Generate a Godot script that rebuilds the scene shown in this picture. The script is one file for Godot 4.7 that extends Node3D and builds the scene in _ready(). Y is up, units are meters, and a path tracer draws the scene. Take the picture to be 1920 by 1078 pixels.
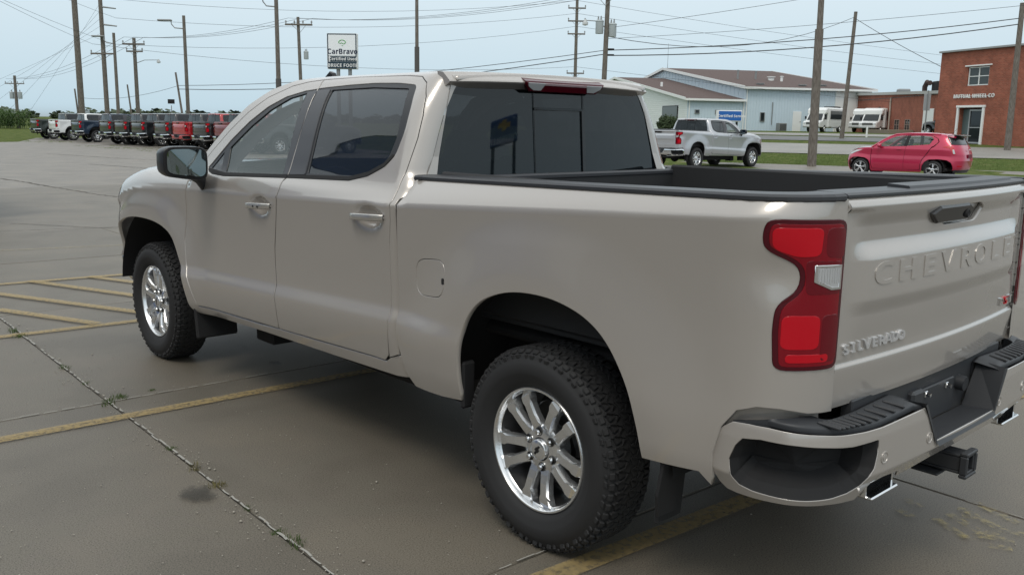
extends Node3D
# A beige pickup parked across the stalls of a dealer's concrete lot, trucks and buildings behind, under a pale hazy sky.
const CAM := Vector3(2.337, 1.629, 3.276)
var M := {}
var camera_basis: Basis

func _ready() -> void:
	var cam := Camera3D.new()
	cam.name = "camera"
	cam.fov = 35.517
	cam.near = 0.05
	cam.far = 9000.0
	cam.rotation_order = EULER_ORDER_YXZ
	cam.position = CAM
	cam.rotation = Vector3(deg_to_rad(-10.329), deg_to_rad(47.12), deg_to_rad(0.932))
	add_child(cam)
	cam.current = true
	var we := WorldEnvironment.new()
	we.name = "world_environment"
	var env := Environment.new()
	env.background_mode = Environment.BG_SKY
	var sky := Sky.new()
	var sm := ProceduralSkyMaterial.new()
	sm.sky_top_color = lin(1.02, 1.08, 1.12)
	sm.sky_horizon_color = lin(0.53, 0.69, 0.78)
	sm.sky_curve = 0.2
	sm.ground_horizon_color = lin(0.30, 0.32, 0.31)
	sm.ground_bottom_color = lin(0.12, 0.11, 0.10)
	sm.sun_angle_max = 60.0
	sm.sun_curve = 0.4
	sky.sky_material = sm
	env.sky = sky
	env.tonemap_mode = Environment.TONE_MAPPER_LINEAR
	env.tonemap_exposure = 1.0
	env.sdfgi_enabled = true
	env.ssao_enabled = true
	env.ssil_enabled = true
	we.environment = env
	add_child(we)
	var sun := DirectionalLight3D.new()
	sun.name = "sun"
	sun.light_energy = 0.35
	sun.light_color = Color(1.0, 0.97, 0.92)
	sun.light_angular_distance = 20.0
	sun.shadow_enabled = true
	sun.rotation = Vector3(deg_to_rad(-56), deg_to_rad(28), 0)
	sun.sky_mode = DirectionalLight3D.SKY_MODE_LIGHT_ONLY
	add_child(sun)
	materials()
	setting()
	buildings()
	poles_and_wires()
	vehicles()
	small_things()

func materials() -> void:
	M.paint = paint(0.405, 0.375, 0.345, 0.22, 0.27)
	M.paint.metallic_specular = 0.65
	M.alloy = mat(0.80, 0.81, 0.82, 0.24, 0.9)
	M.chrome = mat(0.75, 0.76, 0.77, 0.08, 1.0)
	M.dark_metal = mat(0.045, 0.045, 0.045, 0.5, 0.6)
	M.barrel = mat(0.22, 0.22, 0.225, 0.35, 0.9)
	M.badge = mat(0.72, 0.72, 0.73, 0.18, 0.55)
	M.rubber = mat(0.018, 0.018, 0.019, 0.75)
	M.black = mat(0.012, 0.012, 0.013, 0.8)
	M.black_gloss = mat(0.012, 0.012, 0.013, 0.08)
	M.plastic = mat(0.03, 0.032, 0.036, 0.5)
	M.pocket = mat(0.010, 0.010, 0.011, 0.8)
	M.cap = mat(0.035, 0.037, 0.042, 0.42)
	M.trim = mat(0.014, 0.014, 0.016, 0.35)
	M.pillar = mat(0.045, 0.046, 0.052, 0.30)
	M.liner = mat(0.022, 0.023, 0.025, 0.75)
	M.interior = mat(0.03, 0.03, 0.031, 0.8)
	M.handle = mat(0.55, 0.53, 0.50, 0.22, 0.7)
	M.mirror_shell = mat(0.02, 0.021, 0.023, 0.3)
	M.mirror = mat(0.20, 0.24, 0.25, 0.02, 1.0)
	M.lamp_dark = paint(0.065, 0.0015, 0.007, 0.0, 0.15)
	M.lamp_mid = paint(0.20, 0.0015, 0.009, 0.0, 0.2)
	M.lamp_deep = paint(0.13, 0.0015, 0.008, 0.0, 0.2)
	M.lamp_red = paint(0.50, 0.002, 0.012, 0.0, 0.2)
	for m in [M.lamp_dark, M.lamp_mid, M.lamp_deep, M.lamp_red]:
		m.metallic_specular = 0.2
		m.clearcoat = 0.7
	M.lamp_pink = paint(0.42, 0.30, 0.32, 0.0, 0.2)
	M.lamp_clear = paint(0.55, 0.56, 0.57, 0.3, 0.15)
	M.privacy = glass(0.007, 0.011, 0.016, 0.90)
	M.rear_glass = glass(0.004, 0.007, 0.009, 0.955)
	M.clear_glass = glass(0.05, 0.085, 0.078, 0.33)
# ---------------------------------------------------------------- mesh helpers
class MB:
	var v := PackedVector3Array()
	var n := PackedVector3Array()
	var ix := PackedInt32Array()
	var uv := PackedVector2Array()
	func vert(p: Vector3, nn: Vector3) -> int:
		v.append(p); n.append(nn); return v.size() - 1
	func face(a: int, b: int, c: int) -> void:
		ix.append(a); ix.append(c); ix.append(b)
	func tri(a: Vector3, b: Vector3, c: Vector3) -> void:
		var nn := (b - a).cross(c - a)
		if nn.length_squared() < 1e-18: return
		nn = nn.normalized()
		var i := v.size()
		v.append(a); v.append(b); v.append(c)
		n.append(nn); n.append(nn); n.append(nn)
		ix.append(i); ix.append(i + 2); ix.append(i + 1)
	func quad(a: Vector3, b: Vector3, c: Vector3, d: Vector3) -> void:
		tri(a, b, c); tri(a, c, d)
	func box(c: Vector3, s: Vector3, bev := 0.0, basis := Basis.IDENTITY) -> void:
		# chamfered box
		var h := s * 0.5
		var b: float = min(bev, min(h.x, min(h.y, h.z)) * 0.9)
		var ax := [Vector3(1, 0, 0), Vector3(0, 1, 0), Vector3(0, 0, 1)]
		for k in 3:
			var u: int = (k + 1) % 3
			var w: int = (k + 2) % 3
			for sg: float in [-1.0, 1.0]:
				var pts := []
				for q: Vector2 in [Vector2(-1, -1), Vector2(1, -1), Vector2(1, 1), Vector2(-1, 1)]:
					pts.append(c + basis * (ax[k] * (sg * h[k]) + ax[u] * (q.x * (h[u] - b)) + ax[w] * (q.y * (h[w] - b))))
				if sg > 0: quad(pts[0], pts[1], pts[2], pts[3])
				else: quad(pts[3], pts[2], pts[1], pts[0])
		if b > 0.0:
			for k in 3:
				var u: int = (k + 1) % 3
				var w: int = (k + 2) % 3
				for su: float in [-1.0, 1.0]:
					for sw: float in [-1.0, 1.0]:
						var pa: Vector3 = ax[u] * (su * h[u]) + ax[w] * (sw * (h[w] - b))
						var pb: Vector3 = ax[u] * (su * (h[u] - b)) + ax[w] * (sw * h[w])
						var e: Vector3 = ax[k] * (h[k] - b)
						_q(c, basis, pa, pb, e, su * sw)
			for sx: float in [-1.0, 1.0]:
				for sy: float in [-1.0, 1.0]:
					for sz: float in [-1.0, 1.0]:
						var a := c + basis * Vector3(sx * h.x, sy * (h.y - b), sz * (h.z - b))
						var d := c + basis * Vector3(sx * (h.x - b), sy * h.y, sz * (h.z - b))
						var f := c + basis * Vector3(sx * (h.x - b), sy * (h.y - b), sz * h.z)
						if sx * sy * sz > 0: tri(a, d, f)
						else: tri(a, f, d)
	func _q(c: Vector3, basis: Basis, pa: Vector3, pb: Vector3, e: Vector3, s: float) -> void:
		if s > 0: quad(c + basis * (pa - e), c + basis * (pb - e), c + basis * (pb + e), c + basis * (pa + e))
		else: quad(c + basis * (pa + e), c + basis * (pb + e), c + basis * (pb - e), c + basis * (pa - e))
	func lathe(prof: Array, xf: Transform3D, segs := 32, crease := 0.6, a0 := 0.0, a1 := TAU) -> void:
		# prof: Vector2(r, y) going up along y; outward normals to the right of the direction
		for i in prof.size() - 1:
			var p: Vector2 = prof[i]
			var q: Vector2 = prof[i + 1]
			if p.distance_to(q) < 1e-6: continue
			var d := (q - p).normalized()
			var nn := Vector2(d.y, -d.x)
			var n0 := nn
			var n1 := nn
			if i > 0:
				var pd: Vector2 = (p - prof[i - 1]).normalized()
				var pn := Vector2(pd.y, -pd.x)
				if pn.dot(nn) > crease: n0 = (pn + nn).normalized()
			if i < prof.size() - 2:
				var qd: Vector2 = (prof[i + 2] - q).normalized()
				var qn := Vector2(qd.y, -qd.x)
				if qn.dot(nn) > crease: n1 = (qn + nn).normalized()
			var base := v.size()
			for k in segs + 1:
				var a := a0 + (a1 - a0) * k / segs
				var ca := cos(a)
				var sa := sin(a)
				v.append(xf * Vector3(p.x * ca, p.y, p.x * sa)); n.append(xf.basis * Vector3(n0.x * ca, n0.y, n0.x * sa))
				v.append(xf * Vector3(q.x * ca, q.y, q.x * sa)); n.append(xf.basis * Vector3(n1.x * ca, n1.y, n1.x * sa))
			for k in segs:
				var o := base + 2 * k
				face(o, o + 1, o + 3); face(o, o + 3, o + 2)
	func tube(path: Array, r0: float, r1: float, segs := 8, caps := true) -> void:
		var base := v.size()
		var m := path.size()
		var up := Vector3.UP
		for i in m:
			var t: Vector3 = (path[min(i + 1, m - 1)] - path[max(i - 1, 0)]).normalized()
			if absf(t.dot(up)) > 0.95: up = Vector3(1, 0, 0)
			var x := up.cross(t).normalized()
			var y := t.cross(x).normalized()
			var r := lerpf(r0, r1, float(i) / max(1, m - 1))
			for k in segs:
				var a := TAU * k / segs
				var d := x * cos(a) + y * sin(a)
				v.append(path[i] + d * r); n.append(d)
		for i in m - 1:
			for k in segs:
				var a := base + i * segs + k
				var b := base + i * segs + (k + 1) % segs
				face(a, b, b + segs); face(a, b + segs, a + segs)
		if caps:
			for e in [0, m - 1]:
				var t: Vector3 = (path[1] - path[0]) if e == 0 else (path[m - 1] - path[m - 2])
				for k in segs:
					var a: Vector3 = v[base + e * segs + k]
					var b: Vector3 = v[base + e * segs + (k + 1) % segs]
					if e == 0: tri(path[e], b, a)
					else: tri(path[e], a, b)
	func extrude(poly: PackedVector2Array, z0: float, z1: float, xf := Transform3D.IDENTITY, bev := 0.0) -> void:
		# poly in x,y ; from z0 (back) to z1 (front), chamfer at the front
		var P := poly
		if Geometry2D.is_polygon_clockwise(P):
			P.reverse()
		var m := P.size()
		var top := P
		if bev > 0.0:
			top = inset(P, bev)
		var tri_ := Geometry2D.triangulate_polygon(top)
		for i in range(0, tri_.size(), 3):
			var a := top[tri_[i]]
			var b := top[tri_[i + 1]]
			var c := top[tri_[i + 2]]
			if (b - a).cross(c - a) < 0:
				var t := b
				b = c
				c = t
			tri(xf * Vector3(a.x, a.y, z1), xf * Vector3(b.x, b.y, z1), xf * Vector3(c.x, c.y, z1))
			tri(xf * Vector3(a.x, a.y, z0), xf * Vector3(c.x, c.y, z0), xf * Vector3(b.x, b.y, z0))
		for i in m:
			var a := P[i]
			var b := P[(i + 1) % m]
			quad(xf * Vector3(a.x, a.y, z0), xf * Vector3(b.x, b.y, z0), xf * Vector3(b.x, b.y, z1 - bev), xf * Vector3(a.x, a.y, z1 - bev))
			if bev > 0.0:
				var c := top[i]
				var d := top[(i + 1) % m]
				quad(xf * Vector3(a.x, a.y, z1 - bev), xf * Vector3(b.x, b.y, z1 - bev), xf * Vector3(d.x, d.y, z1), xf * Vector3(c.x, c.y, z1))
	static func inset(P: PackedVector2Array, d: float) -> PackedVector2Array:
		var out := PackedVector2Array()
		var m := P.size()
		for i in m:
			var a := (P[i] - P[(i + m - 1) % m]).normalized()
			var b := (P[(i + 1) % m] - P[i]).normalized()
			var na := Vector2(-a.y, a.x)
			var nb := Vector2(-b.y, b.x)
			var s := na + nb
			var k: float = 2.0 / max(0.35, s.length_squared())
			out.append(P[i] + s * d * min(k, 1.6))
		return out
	func sweep(path: Array, sec: PackedVector2Array, side: Array, smooth := false) -> void:
		# sec (x along side[i], y along up); closed section, CCW seen from the path start looking forward
		var m := sec.size()
		for i in path.size() - 1:
			for k in m:
				var a := sec[k]
				var b := sec[(k + 1) % m]
				var s0: Vector3 = side[i]
				var s1: Vector3 = side[i + 1]
				quad(path[i] + s0 * a.x + Vector3.UP * a.y, path[i] + s0 * b.x + Vector3.UP * b.y, path[i + 1] + s1 * b.x + Vector3.UP * b.y, path[i + 1] + s1 * a.x + Vector3.UP * a.y)
		for e in [0, path.size() - 1]:
			var s0: Vector3 = side[e]
			for k in range(1, m - 1):
				tri(path[e] + s0 * sec[0].x + Vector3.UP * sec[0].y, path[e] + s0 * sec[k].x + Vector3.UP * sec[k].y, path[e] + s0 * sec[k + 1].x + Vector3.UP * sec[k + 1].y)
	func grid(P: Array, nu: int, nv: int, flip := false) -> void:
		# P[i * nv + j]; smooth normals
		var base := v.size()
		for i in nu:
			for j in nv:
				var du: Vector3 = P[min(i + 1, nu - 1) * nv + j] - P[max(i - 1, 0) * nv + j]
				var dv: Vector3 = P[i * nv + min(j + 1, nv - 1)] - P[i * nv + max(j - 1, 0)]
				var nn := du.cross(dv).normalized()
				v.append(P[i * nv + j]); n.append(-nn if flip else nn)
		for i in nu - 1:
			for j in nv - 1:
				var a := base + i * nv + j
				if flip:
					face(a, a + nv + 1, a + nv); face(a, a + 1, a + nv + 1)
				else:
					face(a, a + nv, a + nv + 1); face(a, a + nv + 1, a + 1)
	func blob(c: Vector3, r: Vector3, rings := 8, segs := 12, basis := Basis.IDENTITY, pw := 1.0) -> void:
		var P := []
		for i in rings + 1:
			var t := -PI / 2 + PI * i / rings
			for k in segs + 1:
				var a := TAU * k / segs
				var d := Vector3(cos(t) * cos(a), sin(t), cos(t) * sin(a))
				if pw != 1.0:
					d = Vector3(signf(d.x) * pow(absf(d.x), pw), signf(d.y) * pow(absf(d.y), pw), signf(d.z) * pow(absf(d.z), pw))
				P.append(c + basis * (d * r))
		grid(P, rings + 1, segs + 1, false)
	func add(o: MB, xf := Transform3D.IDENTITY) -> void:
		var base := v.size()
		var flip := xf.basis.determinant() < 0
		for i in o.v.size():
			v.append(xf * o.v[i]); n.append((xf.basis * o.n[i]).normalized())
		for i in range(0, o.ix.size(), 3):
			ix.append(base + o.ix[i])
			if flip:
				ix.append(base + o.ix[i + 2]); ix.append(base + o.ix[i + 1])
			else:
				ix.append(base + o.ix[i + 1]); ix.append(base + o.ix[i + 2])
	func mirrored() -> MB:
		var o := MB.new()
		o.add(self, Transform3D(Basis(Vector3(1, 0, 0), Vector3(0, 1, 0), Vector3(0, 0, -1)), Vector3.ZERO))
		return o
	func mesh() -> ArrayMesh:
		var m := ArrayMesh.new()
		if v.is_empty(): return m
		var a := []
		a.resize(Mesh.ARRAY_MAX)
		a[Mesh.ARRAY_VERTEX] = v
		a[Mesh.ARRAY_NORMAL] = n
		if uv.size() == v.size(): a[Mesh.ARRAY_TEX_UV] = uv
		a[Mesh.ARRAY_INDEX] = ix
		m.add_surface_from_arrays(Mesh.PRIMITIVE_TRIANGLES, a)
		return m

var taken := {}
func numbered(called: String) -> String:
	taken[called] = taken.get(called, -1) + 1
	return called if taken[called] == 0 else "%s_%03d" % [called, taken[called]]
func thing(called: String, label: String, category: String, at := Vector3.ZERO, turn := 0.0, group := "") -> Node3D:
	var o := Node3D.new()
	o.name = numbered(called)
	add_child(o)
	o.position = at
	o.rotation.y = turn
	tag(o, label, category, group)
	return o
func tag(o: Node3D, label: String, category: String, group := "") -> void:
	o.set_meta("label", label)
	o.set_meta("category", category)
	if group: o.set_meta("group", group)
func obj(called: String, m, material: Material, parent: Node = null) -> MeshInstance3D:
	var o := MeshInstance3D.new()
	o.mesh = m.mesh() if m is MB else m
	o.material_override = material
	if parent == null:
		o.name = numbered(called)
		add_child(o)
	else:
		var k := 0
		var nm := called
		while parent.has_node(NodePath(nm)):
			k += 1
			nm = "%s_%03d" % [called, k]
		o.name = nm
		parent.add_child(o)
	return o
func struct(called: String, m, material: Material, parent: Node = null) -> MeshInstance3D:
	var o := obj(called, m, material, parent)
	if parent == null: o.set_meta("kind", "structure")
	return o
func stuff(o: Node3D) -> Node3D:
	o.set_meta("kind", "stuff")
	return o
func dup(root: Node3D, called: String, at: Vector3, turn: float, label: String, category: String, group := "") -> Node3D:
	var r: Node3D = root.duplicate()
	r.name = numbered(called)
	add_child(r)
	r.position = at
	r.rotation = Vector3(0, turn, 0)
	tag(r, label, category, group)
	return r
func repaint(o: Node, from: Material, to: Material) -> void:
	if o is MeshInstance3D and o.material_override == from: o.material_override = to
	for c in o.get_children(): repaint(c, from, to)

# ---------------------------------------------------------------- materials
func lin(r: float, g: float, b: float, a := 1.0) -> Color:
	var c := Color(r, g, b).linear_to_srgb()
	c.a = a
	return c
func mat(r: float, g: float, b: float, rough := 0.7, metal := 0.0) -> StandardMaterial3D:
	var m := StandardMaterial3D.new()
	m.albedo_color = lin(r, g, b)
	m.roughness = rough
	m.metallic = metal
	return m
func paint(r: float, g: float, b: float, metal := 0.3, rough := 0.42) -> StandardMaterial3D:
	var m := mat(r, g, b, rough, metal)
	m.clearcoat_enabled = true
	m.clearcoat = 1.0
	m.clearcoat_roughness = 0.03
	return m
func glass(r: float, g: float, b: float, a: float) -> StandardMaterial3D:
	var m := StandardMaterial3D.new()
	m.transparency = BaseMaterial3D.TRANSPARENCY_ALPHA
	m.albedo_color = lin(r, g, b, a)
	m.roughness = 0.02
	return m
func noise_tex(freq: float, cols: Array, offs: Array, seed_ := 1, size := 1024, oct := 4, type := FastNoiseLite.TYPE_SIMPLEX_SMOOTH, normalmap := false) -> NoiseTexture2D:
	var t := NoiseTexture2D.new()
	var f := FastNoiseLite.new()
	f.noise_type = type
	f.frequency = freq
	f.seed = seed_
	f.fractal_octaves = oct
	if type == FastNoiseLite.TYPE_CELLULAR: f.fractal_type = FastNoiseLite.FRACTAL_NONE
	t.noise = f
	t.width = size
	t.height = size
	t.seamless = true
	t.generate_mipmaps = false
	if cols.size() > 0:
		var g := Gradient.new()
		g.offsets = PackedFloat32Array(offs)
		g.colors = PackedColorArray(cols)
		t.color_ramp = g
	t.as_normal_map = normalmap
	return t
func world_tri(m: StandardMaterial3D, s1: float, s2 := 0.0) -> StandardMaterial3D:
	m.uv1_triplanar = true
	m.uv1_world_triplanar = true
	m.uv1_scale = Vector3(s1, s1, s1)
	if s2 > 0.0:
		m.uv2_triplanar = true
		m.uv2_world_triplanar = true
		m.uv2_scale = Vector3(s2, s2, s2)
	return m
func obj_tri(m: StandardMaterial3D, s: Vector3) -> StandardMaterial3D:
	m.uv1_triplanar = true
	m.uv1_scale = s
	return m
func grey(g: float, a := 1.0) -> Color:
	return Color(g, g, g, a)
# ---------------------------------------------------------------- pickup body surfaces (f forward from the rear axle, l to the left, h up)
func V(f: float, l: float, h: float) -> Vector3:
	return Vector3(-f, h, l)
func pw(x: float, p: Array) -> float:
	if x <= p[0].x: return p[0].y
	for i in range(1, p.size()):
		if x <= p[i].x: return lerpf(p[i - 1].y, p[i].y, (x - p[i - 1].x) / (p[i].x - p[i - 1].x))
	return p[-1].y
func herm(x: float, P: PackedVector2Array, first: int, last: int) -> float:
	if x <= P[first].x: return P[first].y + (x - P[first].x) * (P[first + 1].y - P[first].y) / (P[first + 1].x - P[first].x)
	if x >= P[last].x: return P[last].y + (x - P[last].x) * (P[last].y - P[last - 1].y) / (P[last].x - P[last - 1].x)
	var i := first
	while x > P[i + 1].x: i += 1
	var s1 := (P[i + 1].y - P[i].y) / (P[i + 1].x - P[i].x)
	var t0 := s1
	var t1 := s1
	if i > first:
		var s0 := (P[i].y - P[i - 1].y) / (P[i].x - P[i - 1].x)
		t0 = 0.0 if s0 * s1 <= 0 else 2 * s0 * s1 / (s0 + s1)
	if i + 1 < last:
		var s2 := (P[i + 2].y - P[i + 1].y) / (P[i + 2].x - P[i + 1].x)
		t1 = 0.0 if s2 * s1 <= 0 else 2 * s2 * s1 / (s2 + s1)
	var h := P[i + 1].x - P[i].x
	var t := (x - P[i].x) / h
	return (2 * t * t * t - 3 * t * t + 1) * P[i].y + (t * t * t - 2 * t * t + t) * h * t0 + (3 * t * t - 2 * t * t * t) * P[i + 1].y + (t * t * t - t * t) * h * t1

const UC := [Vector2(-1.1, 1.375), Vector2(-0.918, 1.371), Vector2(0.806, 1.277), Vector2(2.0, 1.235), Vector2(3.0, 1.20), Vector2(4.7, 1.14)]
const LC := [Vector2(-1.1, 0.76), Vector2(0.9, 0.74), Vector2(3.0, 0.655), Vector2(4.7, 0.62)]
func droop(f: float) -> float:
	return 0.28 * max(0.0, f - 3.7) * max(0.0, f - 3.7)
func crease_h(f: float) -> float:
	return pw(f, UC) - droop(f)
func prof(f: float, h: float) -> float:
	var u := crease_h(f)
	var l := pw(f, LC)
	var P: PackedVector2Array
	var k := smoothstep(0.25, 0.75, f)   # the lower crease fades out towards the rear wheel
	var c0 := lerpf(0.994, 1.003, k)
	var c1 := lerpf(0.993, 0.984, k)
	if f < 0.8 or f > 3.02:
		P = PackedVector2Array([Vector2(0.40, 0.93), Vector2(l - 0.15, 0.985), Vector2(l, c0), Vector2(l + 0.08, c1), Vector2(1.0, 0.992), Vector2(u, 1.008)])
		if f < 0.8: P.append_array(PackedVector2Array([Vector2(u + 0.012, 1.003), Vector2(u + 0.10, 0.93), Vector2(u + 0.13, 0.895)]))
		else: P.append_array(PackedVector2Array([Vector2(u + 0.05, 0.995), Vector2(u + 0.10, 0.965), Vector2(u + 0.135, 0.91), Vector2(u + 0.15, 0.83)]))
	else:
		P = PackedVector2Array([Vector2(0.40, 0.93), Vector2(l - 0.15, 0.985), Vector2(l, c0), Vector2(l + 0.08, c1), Vector2(1.0, 0.992), Vector2(u, 1.008), Vector2(1.30, 0.985), Vector2(1.345, 0.955), Vector2(1.47, 0.905), Vector2(1.60, 0.855), Vector2(1.72, 0.80), Vector2(1.80, 0.745), Vector2(1.848, 0.70), Vector2(1.862, 0.66)])
	var y: float = herm(h, P, 0, 5) if h <= u else herm(h, P, 5, P.size() - 1)
	# wheel arch flares
	var m := smoothstep(u + 0.05, u - 0.14, h)
	if m > 0.0:
		var d := Vector2(f - 0.0, h - 0.40).length() - 0.62
		if d < 0.32: y += 0.032 * (1.0 - smoothstep(0.0, 0.32, max(d, 0.0))) * m
		d = Vector2((f - 3.73) * 0.96, h - 0.40).length() - 0.58
		if d < 0.34: y += 0.036 * (1.0 - smoothstep(0.03, 0.34, max(d, 0.0))) * m
	# recesses behind the door handles
	for c: Vector2 in [Vector2(1.075, 1.207), Vector2(2.115, 1.178)]:
		var e := Vector2((f - c.x) / 0.085, (h - c.y) / 0.048).length_squared()
		if e < 6.0: y -= 0.026 * exp(-e * e)
	# scoop at the waist of the tail lamp
	var e2 := Vector2((f + 0.93) / 0.07, (h - 1.205) / 0.075).length_squared()
	if e2 < 6.0: y -= 0.022 * exp(-e2)
	return y
func side_bed(s: float, h: float) -> Vector3:
	var f := s
	var L := 0.0
	if s < -0.80:
		var th: float = min((-0.80 - s) / 0.30, 1.0) * PI / 2
		f = -0.80 - 0.27 * sin(th)
		L = prof(s, h)
		L -= (L - 0.752) * (1.0 - cos(th))
	elif s > 4.15:
		var th: float = min((s - 4.15) / 0.55, 1.0) * PI / 2
		f = 4.15 + 0.50 * sin(th)
		L = prof(f, h) - 0.5 * (1.0 - cos(th))
	else:
		L = prof(f, h)
	return V(f, L, h)
func cab_r0(h: float) -> float:
	return 0.93 + 0.03 * smoothstep(1.34, 1.42, h) + clampf((h - 1.38) * 0.08, 0.0, 0.04)
func side_cab(s: float, h: float) -> Vector3:
	var f := s
	var dl := 0.0
	var r0 := cab_r0(h)
	if s < r0:
		var th: float = min((r0 - s) / 0.14, 1.0) * PI / 2
		f = r0 - 0.10 * sin(th)
		dl = 0.11 * (1.0 - cos(th))
	return V(f, prof(max(s, 0.81), h) - dl, h)
const TG := [Vector2(0.77, -1.070), Vector2(0.80, -1.076), Vector2(0.905, -1.086), Vector2(0.918, -1.074), Vector2(0.94, -1.074), Vector2(1.06, -1.083), Vector2(1.11, -1.097), Vector2(1.235, -1.095), Vector2(1.29, -1.068), Vector2(1.34, -1.070), Vector2(1.385, -1.090), Vector2(1.402, -1.094), Vector2(1.42, -1.084), Vector2(1.432, -1.066), Vector2(1.44, -1.03)]
func tail_f(l: float, h: float) -> float:
	var i := 0
	while i < TG.size() - 2 and h > TG[i + 1].x: i += 1
	var t: float = (h - TG[i].x) / (TG[i + 1].x - TG[i].x)
	t = clampf(t, -0.5, 1.0)
	t = lerpf(t, t * t * (3 - 2 * t), 0.5) if t > 0 else t
	var f := lerpf(TG[i].y, TG[i + 1].y, t)
	var flat := -1.088
	if h > 0.93 and h < 1.39: f = lerpf(f, flat + 0.008, smoothstep(0.60, 0.72, absf(l)))
	return f - 0.02 + 0.040 * l * l / 0.593
func cat(P: Array, t: float) -> Vector2:
	var m := P.size() - 1
	t = clampf(t, 0.0, m - 0.00001)
	var i := int(t)
	var u := t - i
	var a: Vector2 = P[max(i - 1, 0)]
	var b: Vector2 = P[i]
	var c: Vector2 = P[min(i + 1, m)]
	var d: Vector2 = P[min(i + 2, m)]
	return 0.5 * (2 * b + (c - a) * u + (2 * a - 5 * b + 4 * c - d) * u * u + (3 * b - a - 3 * c + d) * u * u * u)
const BUMP := [Vector2(-0.74, 0.965), Vector2(-0.80, 0.98), Vector2(-0.88, 0.99), Vector2(-0.97, 0.982), Vector2(-1.06, 0.945), Vector2(-1.125, 0.87), Vector2(-1.16, 0.77), Vector2(-1.185, 0.60), Vector2(-1.20, 0.30), Vector2(-1.205, 0.0), Vector2(-1.20, -0.30), Vector2(-1.185, -0.60), Vector2(-1.16, -0.77), Vector2(-1.125, -0.87), Vector2(-1.06, -0.945), Vector2(-0.97, -0.982), Vector2(-0.88, -0.99), Vector2(-0.80, -0.98), Vector2(-0.74, -0.965)]
func bump(t: float, h: float) -> Vector3:
	var q := cat(BUMP, t)
	var o := q + Vector2(1.0, 0.0)
	var k := 0.0
	if h < 0.58: k = -0.5 * (0.58 - h)   # lower part leans in
	if h > 0.70: k = -0.12 * (h - 0.70) - 6.0 * max(0.0, h - 0.728) * max(0.0, h - 0.728)
	var e := q - Vector2(-0.95, clampf(q.y, -0.75, 0.75))
	e = e.normalized() if e.length() > 0.01 else Vector2(-1, 0)
	q += e * k
	return V(q.x, q.y, h)
const ROOF := [Vector2(0.82, 1.862), Vector2(0.90, 1.872), Vector2(1.1, 1.884), Vector2(1.5, 1.89), Vector2(1.9, 1.879), Vector2(2.15, 1.862), Vector2(2.35, 1.838)]
func roof_h(f: float, l: float) -> float:
	return pw(f, ROOF) - 0.028 * l * l / 0.4356
const APIL := [Vector2(1.862, 1.95), Vector2(1.84, 2.2), Vector2(1.785, 2.40), Vector2(1.70, 2.56), Vector2(1.585, 2.72), Vector2(1.475, 2.85), Vector2(1.40, 2.93), Vector2(1.31, 3.02), Vector2(1.25, 3.10)]   # h falling, f
enum { BED, CAB, TAIL, BUMPER, TOP, HATCH }
func ch(s: float) -> float:
	return pw(s, UC)
func surf(mode: int, a: float, b: float) -> Vector3:
	# on the body sides b is measured from the shoulder crease, so that the mesh rows run along it
	match mode:
		BED: return side_bed(a, b + ch(a))
		CAB: return side_cab(a, b + ch(a))
		TAIL: return V(tail_f(a, b), a, b)
		BUMPER: return bump(a, b)
		HATCH: return hatch_side(a, b)
	return V(a, b, roof_h(a, b))
func normal_at(mode: int, a: float, b: float) -> Vector3:
	var ea := 0.01 if mode == BUMPER else 0.002
	var e := 0.002
	var nn := (surf(mode, a, b + e) - surf(mode, a, b - e)).cross(surf(mode, a + ea, b) - surf(mode, a - ea, b)).normalized()
	var o := Vector3(0, 0, 1)
	if mode == TAIL: o = Vector3(1, 0, 0)
	elif mode == TOP: o = Vector3.UP
	elif mode == HATCH:
		var p := surf(mode, a, b)
		o = Vector3(p.x + 1.3 if p.x < -2.0 or p.x > 0.2 else 0.0, 0, p.z + 0.05)
	elif mode == BUMPER or mode == BED:
		var p := surf(mode, a, b)
		o = Vector3(p.x - 0.9, 0, p.z * 0.5) if mode == BUMPER else Vector3(clampf(p.x - 0.8, 0, 1) * 2.0 if p.x > 0 else clampf(p.x + 4.1, -1, 0), 0, 1)
	return -nn if nn.dot(o) < 0 else nn
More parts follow.
